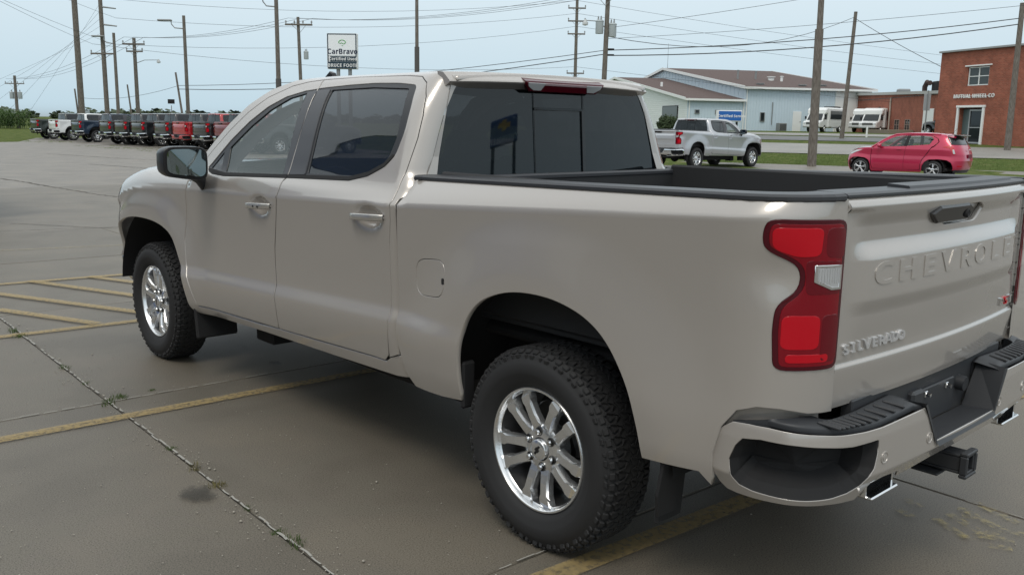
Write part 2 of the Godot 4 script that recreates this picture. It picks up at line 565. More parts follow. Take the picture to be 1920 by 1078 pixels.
# panel: the part of a surface inside a polygon of (a, b), less holes, with its edges turned in by lip
func panel(mode: int, poly: PackedVector2Array, holes: Array, da: float, db: float, off := 0.0, lip := 0.012) -> MB:
	var mb := MB.new()
	if mode == BED or mode == CAB:
		poly = to_crease(poly)
		var hh := []
		for q: PackedVector2Array in holes: hh.append(to_crease(q))
		holes = hh
	var P := poly
	if Geometry2D.is_polygon_clockwise(P): P.reverse()
	var lo := P[0]
	var hi := P[0]
	for q in P:
		lo = lo.min(q); hi = hi.max(q)
	if mode == BED or mode == CAB: lo.y = floor(lo.y / db) * db
	var na := int(ceil((hi.x - lo.x) / da))
	var nb := int(ceil((hi.y - lo.y) / db))
	da = (hi.x - lo.x) / na
	if mode != BED and mode != CAB: db = (hi.y - lo.y) / nb
	var marked := {}
	var loops := [P]
	for hq: PackedVector2Array in holes:
		var c := hq
		if Geometry2D.is_polygon_clockwise(c): c.reverse()
		loops.append(c)
	for L: PackedVector2Array in loops:
		for i in L.size():
			var a := L[i]
			var b := L[(i + 1) % L.size()]
			var m: int = int(ceil(max(absf(b.x - a.x) / da, absf(b.y - a.y) / db) * 4.0)) + 1
			for k in m + 1:
				var q := a.lerp(b, float(k) / m)
				for ox in [-0.02, 0.02]:
					for oy in [-0.02, 0.02]:
						marked[Vector2i(int(floor((q.x - lo.x) / da + ox)), int(floor((q.y - lo.y) / db + oy)))] = true
	var node := {}
	for i in na:
		for j in nb:
			var key := Vector2i(i, j)
			var c0 := lo + Vector2(i * da, j * db)
			var c1 := c0 + Vector2(da, db)
			if not marked.has(key):
				var mid := (c0 + c1) * 0.5
				if not Geometry2D.is_point_in_polygon(mid, P): continue
				var skip := false
				for k in range(1, loops.size()):
					if Geometry2D.is_point_in_polygon(mid, loops[k]): skip = true
				if skip: continue
				var id := []
				for q: Vector2i in [key, Vector2i(i + 1, j), Vector2i(i + 1, j + 1), Vector2i(i, j + 1)]:
					if not node.has(q):
						var x := lo.x + q.x * da
						var y := lo.y + q.y * db
						var nn := normal_at(mode, x, y)
						node[q] = mb.vert(surf(mode, x, y) + nn * off, nn)
					id.append(node[q])
				_out(mb, id[0], id[1], id[2]); _out(mb, id[0], id[2], id[3])
			else:
				var cell := PackedVector2Array([c0, Vector2(c1.x, c0.y), c1, Vector2(c0.x, c1.y)])
				var pieces := Geometry2D.intersect_polygons(cell, P)
				for k in range(1, loops.size()):
					var next := []
					for pc: PackedVector2Array in pieces:
						for r: PackedVector2Array in Geometry2D.clip_polygons(pc, loops[k]):
							if not Geometry2D.is_polygon_clockwise(r): next.append(r)
					pieces.assign(next)
				for pc: PackedVector2Array in pieces:
					var t := Geometry2D.triangulate_polygon(pc)
					var id := []
					for q in pc:
						var nn := normal_at(mode, q.x, q.y)
						id.append(mb.vert(surf(mode, q.x, q.y) + nn * off, nn))
					for k in range(0, t.size(), 3): _out(mb, id[t[k]], id[t[k + 1]], id[t[k + 2]])
	if lip > 0.0:
		for k in loops.size(): edge_lip(mb, mode, loops[k], k > 0, off, lip, P if k > 0 else PackedVector2Array())
	return mb
func to_crease(p: PackedVector2Array) -> PackedVector2Array:
	var o := PackedVector2Array()
	for i in p.size():
		var a := p[i]
		var b := p[(i + 1) % p.size()]
		var m: int = max(1, int(ceil(absf(b.x - a.x) / 0.15)))
		for k in m:
			var q := a.lerp(b, float(k) / m)
			o.append(Vector2(q.x, q.y - ch(q.x)))
	return o
func _out(mb: MB, a: int, b: int, c: int) -> void:
	var nn := (mb.v[b] - mb.v[a]).cross(mb.v[c] - mb.v[a])
	if nn.dot(mb.n[a]) < 0: mb.face(a, c, b)
	else: mb.face(a, b, c)
func edge_lip(mb: MB, mode: int, L: PackedVector2Array, hole: bool, off: float, lip: float, within: PackedVector2Array) -> void:
	var pts := PackedVector2Array()
	var dirs := PackedVector2Array()
	var sc := Vector2(0.15, 1.0) if mode == BUMPER else Vector2.ONE
	for i in L.size():
		var a := L[i]
		var b := L[(i + 1) % L.size()]
		var len_ := ((b - a) * sc).length()
		if len_ < 0.0005: continue
		var m: int = max(1, int(ceil(len_ / 0.025)))
		var t := (b - a) / len_
		var out := Vector2(t.y, -t.x)
		if hole: out = -out
		for k in m:
			pts.append(a.lerp(b, float(k) / m)); dirs.append(out)
	var m := pts.size()
	var row := []
	for i in m:
		var d := dirs[i] + dirs[(i + m - 1) % m] if pts[i].distance_to(L[0]) < 9e9 else dirs[i]
		var e := d.normalized() * 0.002
		var s := surf(mode, pts[i].x, pts[i].y)
		var nn := normal_at(mode, pts[i].x, pts[i].y)
		var D := surf(mode, pts[i].x + e.x, pts[i].y + e.y) - s
		D = (D - nn * D.dot(nn)).normalized()
		s += nn * off
		row.append([mb.vert(s, nn), mb.vert(s + D * 0.0016 - nn * 0.0016, (nn + D).normalized()), mb.vert(s + D * 0.0018 - nn * lip, D)])
	for i in m:
		var j := (i + 1) % m
		if within.size() > 0 and not Geometry2D.is_point_in_polygon((pts[i] + pts[j]) * 0.5, within): continue
		for q in 2:
			_out(mb, row[i][q], row[j][q], row[j][q + 1]); _out(mb, row[i][q], row[j][q + 1], row[i][q + 1])
func pv(a: Array) -> PackedVector2Array:
	var o := PackedVector2Array()
	for i in range(0, a.size(), 2): o.append(Vector2(a[i], a[i + 1]))
	return o
func shrink(p: PackedVector2Array, d: float) -> PackedVector2Array:
	var r := Geometry2D.offset_polygon(p, -d, Geometry2D.JOIN_ROUND)
	return r[0] if r.size() else p
func spline(p: PackedVector2Array, n := 4) -> PackedVector2Array:
	var o := PackedVector2Array()
	var a := []
	for q in p: a.append(q)
	for i in (p.size() - 1) * n + 1: o.append(cat(a, float(i) / n))
	return o
func round_poly(p: PackedVector2Array, r: float) -> PackedVector2Array:
	# cut every corner with a short arc
	var o := PackedVector2Array()
	var m := p.size()
	for i in m:
		var a := p[(i + m - 1) % m]
		var b := p[i]
		var c := p[(i + 1) % m]
		var ra: float = min(r, a.distance_to(b) * 0.45)
		var rc: float = min(r, c.distance_to(b) * 0.45)
		var q0 := b.move_toward(a, ra)
		var q1 := b.move_toward(c, rc)
		for k in 5:
			var t := k / 4.0
			o.append(q0.lerp(b, t).lerp(b.lerp(q1, t), t))
	return o
# ---------------------------------------------------------------- wheel (axis +z outwards, origin in the plane of the rim lip)
func wheel_meshes(fine: bool) -> Dictionary:
	var W := {}
	var segs := 72 if fine else 28
	var ax := Transform3D(Basis(Vector3(1, 0, 0), Vector3(0, 0, 1), Vector3(0, -1, 0)), Vector3.ZERO)   # y -> z
	var t := MB.new()
	t.lathe([Vector2(0.225, -0.19), Vector2(0.25, -0.205), Vector2(0.31, -0.222), Vector2(0.355, -0.219), Vector2(0.383, -0.204), Vector2(0.395, -0.182), Vector2(0.4005, -0.10), Vector2(0.394, -0.03), Vector2(0.384, 0.002), Vector2(0.365, 0.016), Vector2(0.358, 0.0175), Vector2(0.352, 0.0235), Vector2(0.335, 0.0295), Vector2(0.305, 0.031), Vector2(0.30, 0.0285), Vector2(0.275, 0.021), Vector2(0.252, 0.004), Vector2(0.246, -0.008)], ax, segs, 0.8)
	W.tyre = t
	var td := MB.new()
	var pitch := 60 if fine else 36
	var rng := RandomNumberGenerator.new()
	rng.seed = 5
	for k in pitch:
		for r in 5:
			var y: float = [-0.172, -0.137, -0.102, -0.067, -0.033][r]
			var a := TAU * (k + 0.45 * (r % 2) + 0.12 * r) / pitch
			var w: float = TAU * 0.404 / pitch
			var sk: float = [0.3, -0.5, 0.45, -0.5, 0.3][r]
			var b := Basis(Vector3(0, 0, 1), a)
			var loc := Basis(Vector3(1, 0, 0), sk)
			td.box(b * Vector3(0.3955, 0, y), Vector3(0.016, w * (0.78 if r % 2 else 0.7), 0.029), 0.0, b * loc)
			if fine:   # sipes: a thin second block stands beside
				td.box(b * Vector3(0.3955, w * 0.12, y + 0.004), Vector3(0.016, w * 0.2, 0.036), 0.0, b * Basis(Vector3(1, 0, 0), -sk))
		var a2 := TAU * (k + 0.3) / pitch
		var b2 := Basis(Vector3(0, 0, 1), a2)
		for sd: float in [1.0, -1.0]:
			var zc := -0.10 + sd * 0.0975
			td.box(b2 * Vector3(0.3825, 0, zc), Vector3(0.021, TAU * 0.4 / pitch * 0.66, 0.022), 0.004 if fine else 0.0, b2 * Basis(Vector3(0, 1, 0), -0.55 * sd))
			if fine and sd > 0: td.box(b2 * Vector3(0.362, 0.008 * (k % 2), 0.014), Vector3(0.034, 0.014 + 0.010 * (k % 2), 0.008), 0.003, b2 * Basis(Vector3(0, 1, 0), -0.25))
	W.tread = td
	var rm := MB.new()
	rm.lathe([Vector2(0.247, -0.006), Vector2(0.2475, 0.0), Vector2(0.244, 0.0045), Vector2(0.238, 0.0045), Vector2(0.2335, 0.0), Vector2(0.2315, -0.012), Vector2(0.226, -0.02)], ax, segs, 0.75)
	var ba := MB.new()
	ba.lathe([Vector2(0.226, -0.02), Vector2(0.222, -0.055), Vector2(0.212, -0.075), Vector2(0.207, -0.15), Vector2(0.214, -0.17), Vector2(0.222, -0.215)], ax, segs, 0.75)
	W.barrel = ba
	# spokes
	for k in 5:
		var tilt := TAU * k / 5.0 + 0.907
		for sd: float in [-1.0, 1.0]:
			var st := []
			# r, lateral, half width base, half width top, z top
			for q in [[0.066, 0.024, 0.027, 0.024, -0.030], [0.096, 0.031, 0.025, 0.018, -0.018], [0.128, 0.0365, 0.0235, 0.0155, -0.010], [0.172, 0.0445, 0.0235, 0.0155, -0.0045], [0.187, 0.047, 0.029, 0.0235, -0.0045], [0.207, 0.0495, 0.031, 0.024, -0.006], [0.2335, 0.053, 0.027, 0.010, -0.020]]:
				st.append(q)
			var pts := []
			for q: Array in st:
				var b := Basis(Vector3(0, 0, 1), tilt)
				var o := []
				for e in [[-1.0, 2], [-0.86, 5], [-1.0, 3], [1.0, 3], [0.86, 5], [1.0, 2]]:
					if e[1] == 2: o.append(b * Vector3(q[0], sd * q[1] + e[0] * q[2], q[4] - 0.032))
					elif e[1] == 5: o.append(b * Vector3(q[0], sd * q[1] + e[0] * q[2], q[4] - 0.010))
					else: o.append(b * Vector3(q[0], sd * q[1] + e[0] * q[3], q[4]))
				pts.append(o)
			for i in pts.size() - 1:
				for e in 5:
					rm.quad(pts[i][e], pts[i + 1][e], pts[i + 1][e + 1], pts[i][e + 1])
	# hub
	rm.lathe([Vector2(0.10, -0.09), Vector2(0.098, -0.034), Vector2(0.088, -0.027), Vector2(0.062, -0.022), Vector2(0.047, -0.021), Vector2(0.044, -0.03)], ax, 36, 0.8)
	W.rim = rm
	var pk := MB.new()
	if true:
		pk.lathe([Vector2(0.0175, -0.034), Vector2(0.0175, -0.0205), Vector2(0.0155, -0.0195), Vector2(0.0145, -0.0225), Vector2(0.0, -0.0235)], ax, 18, 0.8)
	W.pocket = pk
	var nut := MB.new()
	nut.lathe([Vector2(0.0115, -0.024), Vector2(0.0115, -0.012), Vector2(0.0085, -0.006), Vector2(0.0, -0.005)], ax, 6, 0.99)
	W.nut = nut
	var cap := MB.new()
	cap.lathe([Vector2(0.041, -0.03), Vector2(0.041, -0.008), Vector2(0.038, -0.0045), Vector2(0.02, -0.003), Vector2(0.0, -0.0025)], ax, 36, 0.7)
	W.cap = cap
	var em := MB.new()
	em.extrude(pv([-0.021, -0.0065, -0.0085, -0.0065, -0.0065, -0.0105, 0.0095, -0.0105, 0.0075, -0.0035, 0.0225, -0.0035, 0.0195, 0.0065, 0.0085, 0.0065, 0.0065, 0.0105, -0.0095, 0.0105, -0.0075, 0.0035, -0.0225, 0.0035]), -0.004, -0.0018, Transform3D(Basis(Vector3(0, 0, 1), 0.9), Vector3.ZERO))
	W.emblem = em
	var dc := MB.new()
	dc.lathe([Vector2(0.175, -0.155), Vector2(0.175, -0.13), Vector2(0.09, -0.128), Vector2(0.085, -0.09)], ax, 32, 0.5)
	dc.box(Vector3(0.13, 0.06, -0.13), Vector3(0.09, 0.16, 0.07), 0.012, Basis(Vector3(0, 0, 1), 0.4))
	W.disc = dc
	return W
func add_wheel(t: Node3D, W: Dictionary, f: float, side: float, M: Dictionary, fine: bool) -> void:
	var w := obj("wheel", W.rim_mesh, M.alloy, t)
	w.position = V(f, side * 0.964, 0.395)
	if side < 0: w.rotation = Vector3(0, PI, 0)
	elif f > 2: w.rotation = Vector3(0, 0, 0.5)
	obj("tyre", W.tyre_mesh, M.rubber, w)
	obj("rim_barrel", W.barrel_mesh, M.barrel, w)
	obj("tread", W.tread_mesh, M.rubber, w)
	if fine:
		for k in 6:
			var a := TAU * (k + 0.63) / 6.0
			var nt := obj("lug_nut", W.nut_mesh, M.chrome, w)
			nt.position = Vector3(cos(a), sin(a), 0) * 0.0695
			var lp := obj("lug_pocket", W.pocket_mesh, M.dark_metal, w)
			lp.position = nt.position
		obj("emblem", W.emblem_mesh, M.black_gloss, w)
	obj("centre_cap", W.cap_mesh, M.alloy, w)
	obj("brake_disc", W.disc_mesh, M.dark_metal, w)
# ---------------------------------------------------------------- pickup
func both(called: String, mb: MB, m: Material, t: Node) -> void:
	obj(called, mb, m, t)
	obj(called, mb.mirrored(), m, t)
func rail_top(s: float) -> float:
	return lerpf(1.385, 1.425, clampf((0.8 - s) / 1.9, 0.0, 1.0))
func mir(p: PackedVector2Array) -> PackedVector2Array:
	var o := PackedVector2Array()
	for q in p: o.append(Vector2(18.0 - q.x, q.y))
	o.reverse()
	return o
func letters(text: String, at_l: float, pitch: float, h: float, size: float, depth: float, m: Material, t: Node, called: String, out: float, width := 1.0, slant := 0.0) -> void:
	var font := SystemFont.new()
	font.font_names = PackedStringArray(["Droid Sans"])
	font.font_weight = 700
	for i in text.length():
		var tm := TextMesh.new()
		tm.font = font
		tm.text = text[i]
		tm.font_size = 64
		tm.pixel_size = size / 46.0
		tm.depth = depth
		tm.curve_step = 1.5
		var l := at_l - pitch * i
		var o := obj(called, tm, m, t)
		var f := tail_f(l, h)
		var dl := (tail_f(l + 0.02, h) - tail_f(l - 0.02, h)) / 0.04
		var dh := (tail_f(l, h + 0.02) - tail_f(l, h - 0.02)) / 0.04
		var x := Vector3(dl, 0, -1).normalized()
		var y := Vector3(-dh + slant * x.x, 1, slant * x.z).normalized()
		var z := x.cross(Vector3(-dh, 1, 0)).normalized()
		o.transform = Transform3D(Basis(x * width, y, z), V(f, l, h) + z * out)
func make_truck(called: String, label: String, M: Dictionary, fine: bool) -> Node3D:
	var t := thing(called, label, "pickup truck")
	var da := 0.045 if fine else 0.12
	var db := 0.014 if fine else 0.045
	# ---- bed side
	var arch := spline(pv([0.418, 0.50, 0.418, 0.632, 0.410, 0.715, 0.388, 0.80, 0.345, 0.878, 0.277, 0.942, 0.181, 0.986, 0.074, 1.011, -0.041, 1.018, -0.149, 1.010, -0.255, 0.984, -0.335, 0.945, -0.395, 0.895, -0.445, 0.832, -0.488, 0.76, -0.515, 0.687, -0.535, 0.61, -0.545, 0.535]))
	var bedp := pv([0.80, 1.385, 0.3, 1.396, -0.4, 1.411, -1.10, 1.425, -1.10, 0.778, -1.02, 0.785, -0.955, 0.80, -0.902, 0.802, -0.858, 0.782, -0.825, 0.72, -0.806, 0.625, -0.803, 0.515, -0.765, 0.552, -0.601, 0.54])
	var rev := arch.duplicate()
	rev.reverse()
	bedp.append_array(rev)
	bedp.append_array(pv([0.55, 0.485, 0.76, 0.478, 0.825, 0.528, 0.862, 0.67, 0.868, 0.761, 0.861, 1.06, 0.856, 1.15, 0.845, 1.29]))
	var lamp := round_poly(pv([-0.892, 1.325, -0.903, 1.372, -1.101, 1.370, -1.10, 0.917, -0.928, 0.917, -0.921, 1.04, -0.925, 1.118, -0.972, 1.165, -0.971, 1.232, -0.896, 1.278]), 0.03)
	var fuel := round_poly(pv([0.735, 0.895, 0.515, 0.912, 0.515, 1.078, 0.735, 1.058]), 0.07)
	both("bed_side", panel(BED, bedp, [lamp, fuel], da, db, 0.0, 0.022), M.paint, t)
	# fuel door on the driver's side, plain skin on the other
	obj("fuel_door", panel(BED, shrink(fuel, 0.006), [], da, db, 0.0, 0.004), M.paint, t)
	obj("bed_side_skin", panel(BED, fuel, [], da, db, -0.001, 0.0).mirrored(), M.paint, t)
	if fine:
		var nk := MB.new()
		nk.box(side_bed(0.528, 0.985) + Vector3(0, 0, 0.0), Vector3(0.016, 0.026, 0.008), 0.003)
		obj("fuel_door_latch", nk, M.black, t)
		var cup := MB.new()
		both("fuel_recess", panel(BED, fuel, [], 0.1, 0.1, -0.012, 0.0), M.black, t)
	# ---- tail lamp
	both("tail_lamp", panel(BED, shrink(lamp, 0.003), [], da * 0.6, db, 0.004, 0.02), M.lamp_dark, t)
	both("tail_lamp_panel", panel(BED, shrink(lamp, 0.015), [], da * 0.6, db, 0.0052, 0.001), M.lamp_mid, t)
	both("tail_lamp_panel", panel(BED, round_poly(pv([-0.915, 1.345, -1.025, 1.345, -1.02, 1.265, -0.965, 1.262, -0.915, 1.285]), 0.018), [], da * 0.6, db, 0.0066, 0.0015), M.lamp_red, t)
	both("tail_lamp_panel", panel(BED, round_poly(pv([-1.035, 1.345, -1.092, 1.345, -1.092, 1.255, -1.035, 1.262]), 0.018), [], da * 0.6, db, 0.0062, 0.002), M.lamp_deep, t)
	both("tail_lamp_panel", panel(BED, round_poly(pv([-0.985, 1.25, -1.088, 1.245, -1.088, 1.150, -0.99, 1.150]), 0.016), [], da * 0.6, db, 0.0060, 0.002), M.lamp_deep, t)
	both("tail_lamp_panel", panel(BED, round_poly(pv([-0.942, 1.085, -1.03, 1.085, -1.03, 0.985, -0.942, 0.985]), 0.02), [], da * 0.6, db, 0.0066, 0.0015), M.lamp_red, t)
	both("tail_lamp_panel", panel(BED, round_poly(pv([-1.037, 1.085, -1.088, 1.085, -1.088, 0.945, -1.037, 0.945]), 0.016), [], da * 0.6, db, 0.0064, 0.002), M.lamp_deep, t)
	both("tail_lamp_panel", panel(BED, round_poly(pv([-0.955, 0.967, -1.06, 0.967, -1.06, 0.944, -0.955, 0.944]), 0.01), [], da * 0.6, db, 0.0066, 0.003), M.lamp_red, t)
	var revp := pv([-1.008, 1.236, -1.085, 1.234, -1.085, 1.162, -1.055, 1.163, -1.008, 1.188])
	both("reversing_lamp", panel(BED, revp, [shrink(revp, 0.006)], da, db, 0.0085, 0.006), M.chrome, t)
	both("reversing_lamp", panel(BED, shrink(revp, 0.006), [], da * 0.3, db, 0.0072, 0.0), M.lamp_clear, t)
	if fine:
		var rb := MB.new()
		for k in 9:
			var s := -1.018 - k * 0.0075
			var a := side_bed(s, 1.182) + normal_at(BED, s, 1.19 - ch(s)) * 0.008
			var b := side_bed(s, 1.226) + normal_at(BED, s, 1.22 - ch(s)) * 0.008
			rb.tube([a, b], 0.0016, 0.0016, 6)
		both("lamp_rib", rb, M.lamp_clear, t)
	# ---- cab side, doors, fender, sill
	var gap_r := pv([1.915, 1.846, 1.89, 1.60, 1.886, 1.341, 1.907, 1.32, 1.913, 1.263, 1.934, 1.164, 1.985, 0.96, 1.993, 0.86, 1.988, 0.75, 1.978, 0.64, 1.985, 0.517])
	var rear_edge := pv([1.075, 0.548, 0.987, 0.547, 0.95, 0.58, 0.928, 0.735, 0.925, 0.85, 0.919, 1.10, 0.908, 1.20, 0.905, 1.295, 0.912, 1.384, 0.911, 1.465, 0.910, 1.56, 0.922, 1.66, 0.945, 1.745, 0.985, 1.81, 1.05, 1.84, 1.171, 1.848, 1.578, 1.852])
	var front_edge := pv([2.971, 0.489, 3.021, 0.606, 3.09, 0.741, 3.115, 0.889, 3.085, 1.053, 3.045, 1.246, 2.99, 1.315, 2.93, 1.375, 2.85, 1.45, 2.72, 1.56, 2.56, 1.672, 2.40, 1.757, 2.2, 1.818, 2.05, 1.838])
	var rear_door := gap_r.duplicate()
	rear_door.append_array(rear_edge)
	var front_door := gap_r.duplicate()
	front_door.append_array(front_edge)
	var dlo_r := round_poly(pv([1.82, 1.336, 1.314, 1.352, 1.173, 1.380, 1.06, 1.428, 1.005, 1.478, 0.988, 1.587, 1.006, 1.704, 1.045, 1.80, 1.20, 1.812, 1.40, 1.816, 1.604, 1.812, 1.82, 1.803]), 0.03)
	var dlo_rx := pv([1.92, 1.332, 1.82, 1.336, 1.70, 1.3405, 1.70, 1.808, 1.82, 1.803, 1.95, 1.796])
	var dlo_f := pv([2.842, 1.345, 2.80, 1.322, 2.74, 1.312, 2.586, 1.307, 1.87, 1.334, 1.90, 1.797, 2.029, 1.788, 2.195, 1.759, 2.351, 1.703, 2.507, 1.619, 2.664, 1.509, 2.769, 1.414])
	var dr := Geometry2D.merge_polygons(dlo_r, dlo_rx)[0]
	var lipd := 0.004
	both("rear_door", panel(CAB, shrink(rear_door, 0.006), [dr], da, db, 0.0, lipd), M.paint, t)
	both("front_door", panel(CAB, shrink(front_door, 0.006), [dlo_f], da, db, 0.0, lipd), M.paint, t)
	var glass_r := round_poly(pv([1.713, 1.366, 1.266, 1.378, 1.115, 1.414, 1.055, 1.475, 1.04, 1.56, 1.065, 1.69, 1.095, 1.786, 1.4, 1.797, 1.772, 1.790]), 0.015)
	var glass_f := round_poly(pv([2.60, 1.332, 1.945, 1.352, 2.0, 1.778, 2.15, 1.752, 2.308, 1.688, 2.47, 1.595, 2.645, 1.47]), 0.012)
	var quarter := round_poly(pv([2.80, 1.345, 2.665, 1.334, 2.70, 1.445]), 0.01)
	var tr := Geometry2D.intersect_polygons(dr, shrink(rear_door, 0.006))[0]
	var tf := Geometry2D.intersect_polygons(dlo_f, shrink(front_door, 0.006))[0]
	both("window_trim", panel(CAB, shrink(tr, 0.001), [glass_r], da * 2, 0.04, -0.004, 0.01), M.trim, t)
	both("window_trim", panel(CAB, shrink(tf, 0.001), [glass_f, quarter], da * 2, 0.04, -0.004, 0.01), M.trim, t)
	both("pillar_applique", panel(CAB, round_poly(pv([1.728, 1.362, 1.882, 1.355, 1.905, 1.787, 1.785, 1.790]), 0.006), [], 0.3, 0.06, 0.0, 0.004), M.pillar, t)
	both("pillar_applique", panel(CAB, round_poly(pv([1.892, 1.355, 1.942, 1.352, 1.996, 1.778, 1.914, 1.787]), 0.006), [], 0.3, 0.06, 0.0, 0.004), M.pillar, t)
	both("window_seal", panel(CAB, round_poly(pv([2.82, 1.335, 2.74, 1.315, 2.586, 1.310, 1.89, 1.336, 1.89, 1.350, 2.58, 1.326, 2.80, 1.341]), 0.004), [], 0.3, 0.06, 0.004, 0.006), M.black, t)
	both("window_seal", panel(CAB, round_poly(pv([1.88, 1.337, 1.314, 1.354, 1.173, 1.382, 1.062, 1.430, 1.012, 1.480, 1.025, 1.486, 1.075, 1.442, 1.18, 1.398, 1.32, 1.370, 1.88, 1.351]), 0.004), [], 0.2, 0.05, 0.004, 0.006), M.black, t)
	both("rear_side_window", panel(CAB, glass_r, [], 0.12, 0.03, -0.010, 0.0), M.privacy, t)
	both("front_side_window", panel(CAB, glass_f, [], 0.12, 0.03, -0.010, 0.0), M.clear_glass, t)
	both("quarter_window", panel(CAB, quarter, [], 0.12, 0.03, -0.008, 0.0), M.privacy, t)
	both("inner_pillar_trim", panel(CAB, pv([2.83, 1.33, 2.76, 1.42, 2.66, 1.51, 2.50, 1.62, 2.35, 1.705, 2.19, 1.76, 1.93, 1.80, 1.92, 1.70, 2.03, 1.70, 2.16, 1.675, 2.30, 1.605, 2.43, 1.52, 2.54, 1.43, 2.62, 1.33]), [], 0.1, 0.04, -0.055, 0.0), M.interior, t)
	# cab side frame round the doors
	var cs := PackedVector2Array()
	for k in range(rear_edge.size() - 1, 1, -1): cs.append(rear_edge[k])
	cs.reverse()
	cs = pv([0.945, 0.575])
	for k in range(3, rear_edge.size()): cs.append(rear_edge[k])
	cs.append(Vector2(1.915, 1.846))
	for k in range(front_edge.size() - 1, 5, -1): cs.append(front_edge[k])
	cs.append_array(pv([3.02, 1.33, 2.955, 1.408, 2.875, 1.49, 2.745, 1.603, 2.585, 1.714, 2.42, 1.797, 2.21, 1.846, 2.05, 1.858, 1.9, 1.862, 1.2, 1.862, 0.95, 1.862, 0.92, 1.852, 0.862, 1.85, 0.857, 1.80, 0.849, 1.70, 0.841, 1.60, 0.825, 1.42, 0.797, 1.345, 0.885, 1.30, 0.885, 0.60]))
	both("cab_pillar", panel(CAB, cs, [], da, db, 0.0, 0.015), M.paint, t)
	var sill := pv([3.03, 0.47, 2.975, 0.483, 2.2, 0.497, 1.985, 0.511, 1.6, 0.522, 1.075, 0.542, 0.985, 0.541, 0.945, 0.568, 0.875, 0.59, 0.80, 0.512, 0.70, 0.492, 1.4, 0.475, 2.2, 0.462, 2.985, 0.437])
	both("rocker_panel", panel(CAB, sill, [], da, db, -0.002, 0.06), M.paint, t)
	var fen := pv([2.977, 0.492, 3.027, 0.606, 3.096, 0.741, 3.121, 0.889, 3.091, 1.053, 3.055, 1.246, 3.05, 1.33])
	for k in 12:
		var s := 3.05 + 1.65 * k / 11.0
		fen.append(Vector2(s, crease_h(s) + 0.158))
	fen.append_array(pv([4.70, 0.63]))
	fen.append_array(spline(pv([4.375, 0.63, 4.36, 0.70, 4.315, 0.79, 4.23, 0.88, 4.11, 0.935, 3.92, 0.966, 3.72, 0.974, 3.53, 0.966, 3.376, 0.938, 3.27, 0.885, 3.19, 0.776, 3.12, 0.66, 3.085, 0.55, 3.06, 0.46, 2.99, 0.44])))
	both("front_fender", panel(BED, fen, [], da, db, 0.0, 0.022), M.paint, t)
	both("front_bumper_end", panel(BED, pv([4.385, 0.62, 4.70, 0.62, 4.70, 0.42, 4.42, 0.42]), [], 0.05, 0.04, 0.004, 0.02), M.chrome, t)
	both("headlamp", panel(BED, round_poly(pv([4.36, 1.115, 4.70, 1.10, 4.70, 0.98, 4.50, 0.975]), 0.015), [], 0.05, 0.03, 0.004, 0.01), M.lamp_clear, t)
	# dark structure behind the skins
	both("inner_panel", panel(CAB, pv([0.90, 0.50, 3.04, 0.47, 3.04, 1.28, 2.80, 1.30, 0.96, 1.335]), [], 0.08, 0.05, -0.018, 0.0), M.black, t)
	both("inner_panel", panel(CAB, pv([0.94, 1.43, 1.0, 1.78, 1.10, 1.835, 1.92, 1.83, 2.2, 1.80, 2.42, 1.73, 2.60, 1.63, 2.80, 1.47, 2.93, 1.34, 2.99, 1.34, 2.6, 1.69, 2.4, 1.785, 2.1, 1.85, 1.2, 1.855, 0.95, 1.85, 0.86, 1.6, 0.86, 1.43]), [], 0.08, 0.04, -0.016, 0.0), M.black, t)
	both("wheel_liner", _liner(0.0, 0.655, 0.40), M.black, t)
	both("wheel_liner", _liner(3.73, 0.63, 0.40), M.black, t)
	# ---- roof, spoiler, screens
	var roofp := pv([0.86, 0.663, 1.0, 0.663, 1.5, 0.663, 1.9, 0.663, 2.10, 0.64, 2.16, 0.45, 2.20, 0.2, 2.20, -0.2, 2.16, -0.45, 2.10, -0.64, 1.9, -0.663, 1.5, -0.663, 1.0, -0.663, 0.86, -0.663])
	obj("roof", panel(TOP, roofp, [], 0.08 if fine else 0.25, 0.06 if fine else 0.2, 0.0, 0.02), M.paint, t)
	var hl := MB.new()
	var HP := []
	for i in 8:
		for j in 8: HP.append(V(0.92 + 1.2 * i / 7.0, lerpf(-0.66, 0.66, j / 7.0), roof_h(0.92 + 1.2 * i / 7.0, lerpf(-0.66, 0.66, j / 7.0)) - 0.05))
	hl.grid(HP, 8, 8, true)
	obj("headliner", hl, M.interior, t)
	var ws := MB.new()
	var wsf := MB.new()
	var WP := []
	for i in 13:
		var h := lerpf(1.845, 1.23, i / 12.0)
		var f := pw(-h, [Vector2(-1.862, 2.02), Vector2(-1.846, 2.21), Vector2(-1.797, 2.42), Vector2(-1.714, 2.585), Vector2(-1.603, 2.745), Vector2(-1.49, 2.875), Vector2(-1.408, 2.955), Vector2(-1.33, 3.02), Vector2(-1.22, 3.12)])
		var le := prof(min(f, 3.0), h) - 0.005
		for j in 13:
			var u := lerpf(-1, 1, j / 12.0)
			WP.append(V(f + 0.11 * (1 - u * u) * lerpf(0.2, 1.0, i / 12.0), le * u, h + 0.025 * (1 - u * u) * (1.0 - i / 12.0)))
	ws.grid(WP, 13, 13, true)
	obj("windshield", ws, M.clear_glass, t)
	# rear wall of the cab with its window
	var rw := MB.new()
	var hs := [0.95, 1.30, 1.385, 1.48, 1.58, 1.68, 1.775, 1.80]
